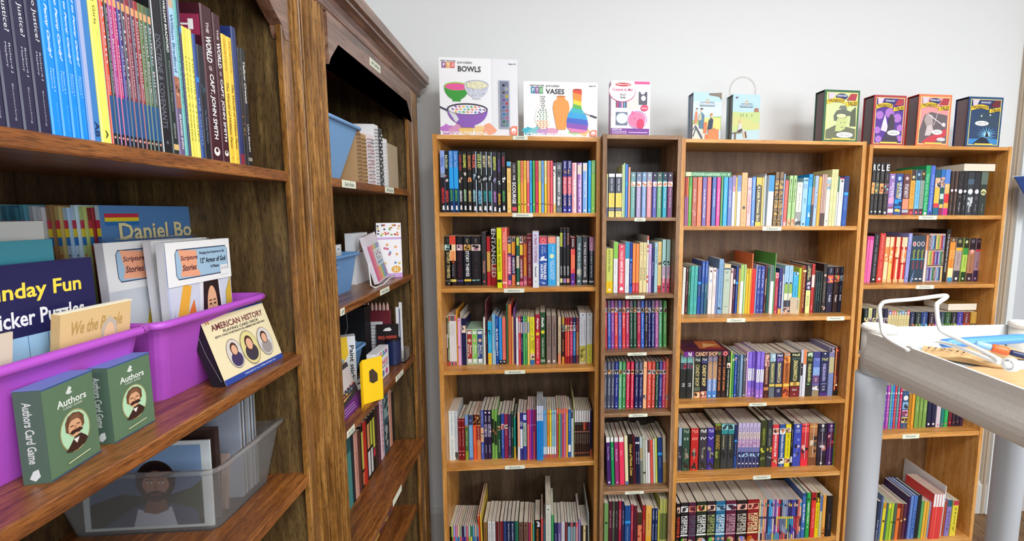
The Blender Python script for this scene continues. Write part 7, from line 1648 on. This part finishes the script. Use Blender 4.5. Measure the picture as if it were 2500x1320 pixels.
def hz4(f):
    f.rect(.08, .05, .93, .72, '2c4468'); f.rect(.08, .05, .93, .16, '3c88c8')
    f.poly([(.25, .42), (.3, .66), (.4, .7), (.85, .66), (.9, .4)], '34485c'); f.ell(.4, .62, .025, .02, 'c8d0c0', 8); f.ell(.65, .64, .025, .02, 'c8d0c0', 8)
    for i in range(16):
        a = math.radians(10+i*22); f.poly([(.6+.02*math.cos(a+1.5), .25+.012*math.sin(a+1.5)), (.6+.31*math.cos(a), .25+.17*math.sin(a)), (.6+.02*math.cos(a-1.5), .25+.012*math.sin(a-1.5))], '78c0e8', i == 0)
    f.ell(.6, .25, .08, .05, 'b8e0f4', 12); f.poly([(.55, .2), (.58, .32), (.62, .28), (.66, .2)], '1c2030'); f.poly([(.2, .06), (.45, .2), (.6, .17), (.72, .06)], '24283c'); bubble(f, .42, .47, .2, .05, ('THE SHIPS WERE', 'NEARLY AT SEA'))
G2 = 'comic history slipcases on the bookcase tops'
grp_ = [('dark green slipcase with goggled soldier cover, on the wide oak bookcase', 2007, 2094, 219, D3, ztC, haz('3c6c4c', 'd4dca0', hz1), '2c5440', 341, .03), ('crimson slipcase with purple octopus cave cover and lantern', 2127, 2207, 232, D4, ztD, haz('b04048', '5c3c94', hz2), '901c28', 348, .03),
        ('orange slipcase with grey swordsman cover, between crimson and blue ones', 2235, 2317, 230, D4, ztD, haz('e88058', 'e89898', hz3), 'cc3420', 350, .03), ('navy slipcase with blue explosion cover, beside the door casing', 2356, 2442, 236, D4, ztD, haz('2c5078', '2c4468', hz4), '1c2c5c', 352, .03)]
for lb, a, b, yt, D, z, art, col, yb, rz in grp_: slip(lb, '', a, b, yt, D, z, art, col, None, 0, yb, rz=rz, group=G2, pg='84787c')
# ------------------------------------------------------------------ books lying flat on the rows
def flatbook(label, case, si, px0, px1, pyt, pyb, col, spine=None, topart=None, fore=False, dep=.13, recess=0, rz=0):
    cs = CASES[case]; Y = cs['D']+.006+recess; A = onY(px0, pyb, Y); B = onY(px1, pyb, Y); T = onY((px0+px1)/2, pyt, Y); W_, th = B[0]-A[0], T[2]-A[2]
    dep = min(dep, cs['deep']-.02-recess); z0 = A[2]
    hi = [b['z']+b['H'] for b in BOOKS if b['back'] and b['pos'] < cs['D']+.15 and b['pos'] > cs['D']-.01 and abs(b['z']-cs['zs'][si]) < .01 and b['a0']+b['T'] > A[0]+.004 and b['a0'] < B[0]-.004 and b['z']+b['H'] < A[2]+.012]
    z0 = (max(hi)+.0008) if hi else z0
    q = MB(); t = .0012; q.box((0, 0, 0), (W_, dep, t), col); q.box((0, 0, th-t), (W_, dep, th), col)
    if fore: q.box((0, dep-t, t), (W_, dep, th-t), col)
    else: q.box((0, 0, t), (W_, t, th-t), col)
    if spine: spine(front(q, 0, W_, 0, th, -.0001))
    if topart: topart(Face(q, (0, 0, th+.0001), (1, 0, 0), (0, 1, 0), W_, dep))
    o = q.build('book', PRINT); o.matrix_world = Matrix.Translation((A[0], Y, z0)) @ Matrix.Rotation(rz, 4, 'Z')
    p = MB(); p.box((.001, .0015 if not fore else .0005, t), (W_-.001, dep-.0015, th-t), 'e4d8c4'); p.build('page_block', MATTE, o); tag(o, label, 'book', 'books lying flat on the rows'); return o
flatbook('green book lying flat on the prairie story books, wide oak bookcase', 'C', 0, 1673, 1785, 421, 431.5, '3c8c54', lambda f: (f.rect(.02, .05, .13, .95, 'e4e4b0'), f.text('LITTLE HOUSE in the BIG WOODS', .15, .25, .75, .75, 'd0ecd0'), f.text('HARPER', .77, .3, .88, .7, 'a8d8a8'), f.rect(.93, .3, .96, .7, 'e8f4e8')), dep=.13)
def candytop(f): f.rect(0, 0, 1, 1, '501c34'); f.poly([(.4, .2), (.45, .9), (.95, .95), (.9, .2)], 'c06838'); f.poly([(.5, .3), (.6, .7), (.9, .5)], 'e8b070'); f.poly([(.1, .4), (.3, .8), (.4, .4)], '3c1840'); f.poly([(.45, .1), (.6, .3), (.95, .25), (.9, .05)], '8c2c38')
flatbook('purple backed fantasy book lying flat on the black spined row', 'C', 2, 1670, 1782, 845, 859.5, '3c1430', lambda f: (f.rect(0, 0, .21, 1, '6c2880'), f.text('Mull', .09, .15, .17, .85, 'f0f0f0'), f.text('CANDY SHOP', .25, .12, .73, .88, 'e8b888'), f.text('WAR', .74, .2, .8, .8, '90a868'), f.ell(.9, .5, .05, .42, 'e87878', 16), f.ell(.9, .5, .02, .2, '702030', 10)), candytop, dep=.15)
flatbook('cream paged book lying flat on the numbered black books', 'D', 0, 2353, 2430, 397.5, 416, '2a2620', None, None, True, .14)
flatbook('cream paged book lying flat on the dark fantasy series', 'D', 2, 2314, 2384, 741.5, 759, '8c6c30', None, None, True, .12, .035)
# box sets standing in the rows
def rowbox(nm, label, case, si, px0, px1, pyt, pyf, col, art, dep=.13, rec=None, cat='box set'):
    z = CASES[case]['zs'][si]; D = CASES[case]['D']; Y = D+.006 if si == 0 else min(max(onZ(px0, pyf, z)[1], D+.004), D+.1)
    A = onY(px0, pyf, Y); B = onY(px1, pyf, Y); T = onY((px0+px1)/2, pyt, Y)
    return carton(nm, label, cat, (A[0]+.0004, Y, z+.0003), B[0]-A[0]-.0008, min(dep, D+CASES[case]['deep']-.012-Y), T[2]-z, 0, col, art)
def bears(f):
    f.rect(0, 0, 1, 1, 'b4d0b4')
    for x0, x1, c_, t1, t2 in ((.045, .335, 'a03030', 'Bear', 'Snores On'), (.36, .63, '84c858', 'Bear', 'Wants More'), (.66, .96, '2c4484', "Bear's", 'New Friend')):
        f.rect(x0, .04, x1, .97, c_); w_ = x1-x0; f.rect(x0+.1*w_, .86, x1-.1*w_, .94, 'e4e8e4'); f.ell((x0+x1)/2, .68, w_*.35, .05, 'd8b890', 12); f.rect(x0+.1*w_, .05, x1-.1*w_, .16, 'e8ece8')
        f.text(t1, x0+.55*w_, .3, x0+.85*w_, .55, 'f4f0e0', True, 0, True); f.text(t2, x0+.15*w_, .22, x0+.42*w_, .58, 'f4f0e0', True, 0, True)
rowbox('box_set', 'pale green box set of three bear picture books, red, green and blue', 'A', 2, 1139.5, 1181, 803, 889.5, 'b4d0b4', bears)
def prof3(f):
    f.rect(0, 0, 1, 1, '2c4054')
    for i in range(3):
        x = .2+i*.3; f.ell(x, .82, .12, .055, 'f0e4e0', 14); f.ell(x, .82, .07, .045, ['c84848', '303030', '382c48'][i], 12); f.text('Mysteries', x-.1, .5, x+.1, .7, 'b8c048', True, 0, True); f.text('Society', x-.08, .28, x+.08, .46, ['b84848', 'b84848', 'b84848'][i], True, 0, True); f.rect(x-.1, .05, x+.08, .08, 'e8e8f0')
    f.rect(0, .48, 1, .5, '38a0b8'); f.poly([(0, 0), (.3, .3), (.2, 0)], '6880a8')
rowbox('box_set', 'dark blue box set with three round faces on second shelf by door casing', 'D', 1, 2218.5, 2251.5, 575, 688, '2c4054', prof3)
def grid(f):
    f.rect(0, 0, 1, 1, 'c8a898'); cs = ['4868c0', 'b8a0d0', 'e07040', '388848', 'd8c040', '582878', '2890b0', 'a83048', '5a5040', '88b850', '8090d0', '303878']
    for r_ in range(3):
        for i in range(9):
            c_ = cs[(i*5+r_*4) % 12]; f.rect(.01+i*.108, .025+r_*.33, .01+i*.108+.1, .305+r_*.33, c_, r_+i == 0)
    f.up()
    for r_ in range(3):
        for i in range(9): f.rect(.045+i*.108, .07+r_*.33, .065+i*.108, .26+r_*.33, ['e8e0c8', '282838'][i % 2], False)
    f.rect(0, .335, 1, .35, '282420'); f.rect(0, .66, 1, .675, '282420', False)
rowbox('box_set', 'box set of tiny story spines in three tiers, second shelf by door casing', 'D', 1, 2260, 2298.5, 570.5, 688, 'c8a898', grid)
# cream divider card in the wide bookcase
A = onZ(1950, 775-.0, CASES['C']['zs'][1]); 
o = carton('divider_card', 'small cream fantasy divider card among the books of the wide oak bookcase', 'card', (onY(1932, 763, D3+.045)[0], D3+.058, CASES['C']['zs'][1]+.0003), .034, .0015, .068, -.5, 'd8c8ac', lambda f: f.text('Fantasy', .72, .3, .9, .85, '303030', False, .2, True), mat_=MATTE)
o = carton('divider_card', 'white divider card on lowest shelf by the door casing', 'card', (onY(2244, 1340, D4+.03)[0], D4+.03, CASES['D']['zs'][4]+.0003), .04, .0015, .10, -.4, 'd8d4c8', mat_=MATTE)
# ------------------------------------------------------------------ grey utility cart
GREY = flat('light_grey_cart_plastic', 'dcd8d0', .5, bump=.25, bscale=700); GREYB = flat('pale_post_plastic', 'c2c8d0', .4)
WHITET = flat('white_tray_plastic', 'd4dade', .45)
cx0, cy1 = .549, .722; zr = H-.20
e = thing('utility_cart', 'light grey plastic utility cart with round corner posts and a shallow tray', 'cart', (cx0, cy1, 0))
def CB(nm, q, m=GREY, sm=False): q.v = [(x-cx0, y-cy1, z) for x, y, z in q.v]; return q.build(nm, m, e, sm)
cw, cl = .335, .62
q = MB(); th = .006
prof = [(0, 0), (.0008, -.012), (.0006, -.022), (-.0006, -.030), (-.0022, -.038), (-.0028, -.046), (-.0018, -.054), (.001, -.061), (.005, -.067), (.011, -.072), (.016, -.071), (.010, -.06), (.006, -.03), (.0045, 0)]
q.prism([(cx0+a, zr+b) for a, b in prof], cy1-.035, cy1-cl, 'xz'); CB('tray_side', q)
q = MB(); q.prism([(cx0+cw-a, zr+b) for a, b in prof[::-1]], cy1-.035, cy1-cl, 'xz'); CB('tray_side', q)
q = MB(); q.prism([(cy1-.005-a*.5, zr+b) for a, b in prof], cx0+.035, cx0+cw-.035, 'yz'); CB('tray_end', q, WHITET)
q = MB(); q.box((cx0+.006, cy1-cl, zr-.046), (cx0+cw-.006, cy1-.010, zr-.04)); CB('tray_floor', q, WHITET)
for (a, b) in ((.027, -.030), (cw-.027, -.030)):
    q = MB(); q.lathe([(.027, 0), (.0285, .003), (.0285, .006), (.026, .009), (.0, .0095)], (cx0+a, cy1+b, zr+.0), 28); CB('post_cap', q, GREY, False)
    q = MB(); q.lathe([(.0255, -.075), (.0265, -.04), (.0265, 0)], (cx0+a, cy1+b, zr), 28); CB('post_collar', q, GREY, True)
    q = MB(); q.lathe([(.0205, .06), (.0225, zr-.12), (.0240, zr-.076)], (cx0+a-.010, cy1+b, 0), 28); CB('post', q, GREYB, True)
q = MB(); q.box((cx0+.006, cy1-cl, .30), (cx0+cw-.006, cy1-.01, .31)); CB('lower_shelf', q)
for (a, b) in ((.027, -.03), (cw-.027, -.03)):
    q = MB(); q.tube([(cx0+a-.012, cy1+b, .03), (cx0+a+.012, cy1+b, .03)], .03, k=20); CB('caster', q, BLKP)
zt = zr-.04+.0004
# brown paper tags lying on the tray
KR = flat('kraft_paper', 'c29a68', .85, bump=.3, bscale=60)
def bag(label, c, w_, l_, rz, z, word, wpos, th=.002, sag=.004, sd=1):
    R = random.Random(sd); q = MB(); n, m = 8, 8
    g = [[((i/n-.5)*w_, (j/m-.5)*l_, sag*(.5+.5*math.sin(i*1.3+j*.9+sd))*(i*(n-i)/16)) for j in range(m+1)] for i in range(n+1)]
    for i in range(n):
        for j in range(m): q.poly([g[i][j], g[i+1][j], g[i+1][j+1], g[i][j+1]], 'cfa878')
    b = [(p[0], p[1], -.0) for r_ in g for p in r_]
    top = MB(); top.add(q); q2 = MB(); q2.v = [(x, y, z_+th) for x, y, z_ in q.v]; q2.f = q.f; q2.c = q.c; q2.m = q.m
    top.v = [(x, y, 0.0) for x, y, z_ in top.v]; top.f = [f[::-1] for f in top.f]; top.add(q2)
    for i in range(n):
        for j, s_ in ((0, 1), (m, -1)): a, b_ = g[i][j], g[i+1][j]; top.poly([(a[0], a[1], 0), (b_[0], b_[1], 0), (b_[0], b_[1], b_[2]+th), (a[0], a[1], a[2]+th)][::s_], 'b08a5c')
    for j in range(m):
        for i, s_ in ((0, -1), (n, 1)): a, b_ = g[i][j], g[i][j+1]; top.poly([(a[0], a[1], 0), (b_[0], b_[1], 0), (b_[0], b_[1], b_[2]+th), (a[0], a[1], a[2]+th)][::s_], 'b08a5c')
    if word:
        f = Face(top, (wpos[0], wpos[1], th+sag+.0005), wpos[3], wpos[4], wpos[2], wpos[2]*.28); f.text(word, 0, 0, 1, 1, '2c2824', False, .3)
    o = top.build('paper_bag', MATTE); o.location = (c[0], c[1], z); o.rotation_euler = (0, 0, rz); tag(o, label, 'paper bag', 'kraft paper bags on the cart tray'); return o
def bag_at(label, pl, pr, depth, z, word, wpos, **k):
    L_, R_2 = onZ(*pl, z), onZ(*pr, z); dx, dy = R_2[0]-L_[0], R_2[1]-L_[1]; w_ = math.hypot(dx, dy); a_ = math.atan2(dy, dx)
    return bag(label, ((L_[0]+R_2[0])/2-math.sin(a_)*depth/2, (L_[1]+R_2[1])/2+math.cos(a_)*depth/2, 0), w_, depth, a_, z, word, wpos, **k)
bag_at('brown paper bag nearest the cart edge with a handwritten price', (2345, 897), (2600, 1000), .085, zt, '95', (.03, -.025, .045, (1, 0, 0), (0, 1, 0)), sd=8)
bag_at('brown paper bag with black handwriting under the white wire easel', (2246, 866), (2452, 902), .060, zt+.0035, '(1951)', (-.045, -.012, .05, (1, .1, 0), (-.1, 1, 0)), sd=2, sag=.006, th=.003)
bag_at('crumpled brown paper bag beneath the orange gripped pen', (2370, 868), (2540, 880), .05, zt+.002, '', None, sd=5, sag=.01, th=.002)
# white wire easel lying on the cart
e = thing('wire_easel', 'white coated wire book easel on the cart tray', 'easel', (0, 0, 0))
def cp(px, py, Y): v = onY(px, py, Y); return (v[0], v[1], v[2])
def smooth(pts, n=5):
    P_ = [Vector(p) for p in pts]; o = []
    for i in range(len(P_)-1):
        p0, p1, p2, p3 = P_[max(i-1, 0)], P_[i], P_[i+1], P_[min(i+2, len(P_)-1)]
        for k in range(n):
            t = k/n; o.append(.5*((2*p1)+(-p0+p2)*t+(2*p0-5*p1+4*p2-p3)*t*t+(-p0+3*p1-3*p2+p3)*t**3))
    return o+[P_[-1]]
q = MB(); q.tube(smooth([cp(2440, 878, .500), cp(2390, 852, .530), cp(2336, 826, .560), cp(2306, 812, .575), cp(2294, 800, .580), cp(2288, 770, .587), cp(2287, 745, .59), cp(2294, 736, .595), cp(2308, 727, .60), cp(2304, 721, .605), cp(2230, 730, .62), cp(2168, 735, .635), cp(2152, 742, .64), cp(2147, 756, .64), cp(2150, 780, .638), cp(2154, 806, .635), cp(2160, 820, .625), cp(2175, 832, .605), cp(2218, 855, .575)], 6), .0030, k=10); q.build('frame', WIRE, e, True)
q = MB(); q.tube(smooth([cp(2204, 842, .590), cp(2240, 838, .60), cp(2286, 833, .595), cp(2336, 846, .56), cp(2390, 866, .525), cp(2440, 886, .50)], 6), .0026, k=10); q.build('leg', WIRE, e, True)
q = MB(); c0 = Vector(cp(2452, 890, .50)); 
for i in range(3): q.tube([c0+Vector((.006+i*.003, .0075*math.cos(a), .0075*math.sin(a))) for a in [k*2*math.pi/14 for k in range(15)]], .0017, k=6, cap=False)
q.tube([c0, c0+Vector((.07, -.02, -.0))], .0045, k=12); q.build('hinge_spring', WIRE, e, True)
# pens
def pen(label, A, B, r, cols, cat='pen'):
    A, B = Vector(A), Vector(B); e = thing('pen', label, cat, (0, 0, 0)); d = B-A
    for nm, t0, t1, rr, m in cols:
        q = MB(); q.tube([A+d*t0, A+d*(t0+(t1-t0)*.1), A+d*(t0+(t1-t0)*.9), A+d*t1], [rr*.85, rr, rr, rr*.85], k=14); q.build(nm, m, e, True)
    return e
BL = flat('blue_pen_plastic', '4c8cdc', .3); OR = flat('orange_pen_plastic', 'e8642c', .35); NV = flat('navy_pen_plastic', '1c2450', .3); PB = flat('pale_blue_pen_plastic', '8cb8e4', .3)
A = cp(2300, 838, .60); B = cp(2560, 822, .585)
pen('thick blue marker pen lying along the far side of the tray', A, B, .0065, [('barrel', 0, .8, .0072, BL), ('cap', .8, 1, .0078, BL)], 'pen')
A = cp(2382, 838, .545); B = cp(2560, 884, .50)
pen('blue pen with orange grip ring and navy barrel on paper bags', A, B, .005, [('barrel', 0, .23, .0045, PB), ('grip', .23, .47, .0058, OR), ('clip_barrel', .47, 1, .0040, NV)], 'pen')
# open clear lid leaning at the far corner of the cart
q = MB(); q.prism([(0, 0), (.05, .0), (.05, .002), (.004, .016), (0, .016)], 0, .05, 'xz', 'e8ecee'); 
# navy pennant hanging beside the door
e = thing('pennant', 'navy blue fabric pennant corner hanging beside the white door', 'pennant', (0, 0, 0)); q = MB()
p = [onY(2475, 431, 1.80), onY(2620, 425, 1.80), onY(2540, 545, 1.80)]
for sgn in (0, 1): q.poly([(k[0], k[1]-sgn*.004, k[2]) for k in (p if not sgn else p[::-1])])
for i in range(3): a, b = p[i], p[(i+1) % 3]; q.poly([tuple(a), tuple(b), (b[0], b[1]-.004, b[2]), (a[0], a[1]-.004, a[2])])
q.build('cloth', flat('navy_fabric', '1c3c7c', .8), e)
q = MB(); a, b = p[0], p[1]; q.tube([(a[0], a[1]+.004, a[2]), (b[0], b[1]+.004, b[2])], .003, k=6); q.build('rod', WHT, e)
finish_books(300)
print('books', len(BOOKS))
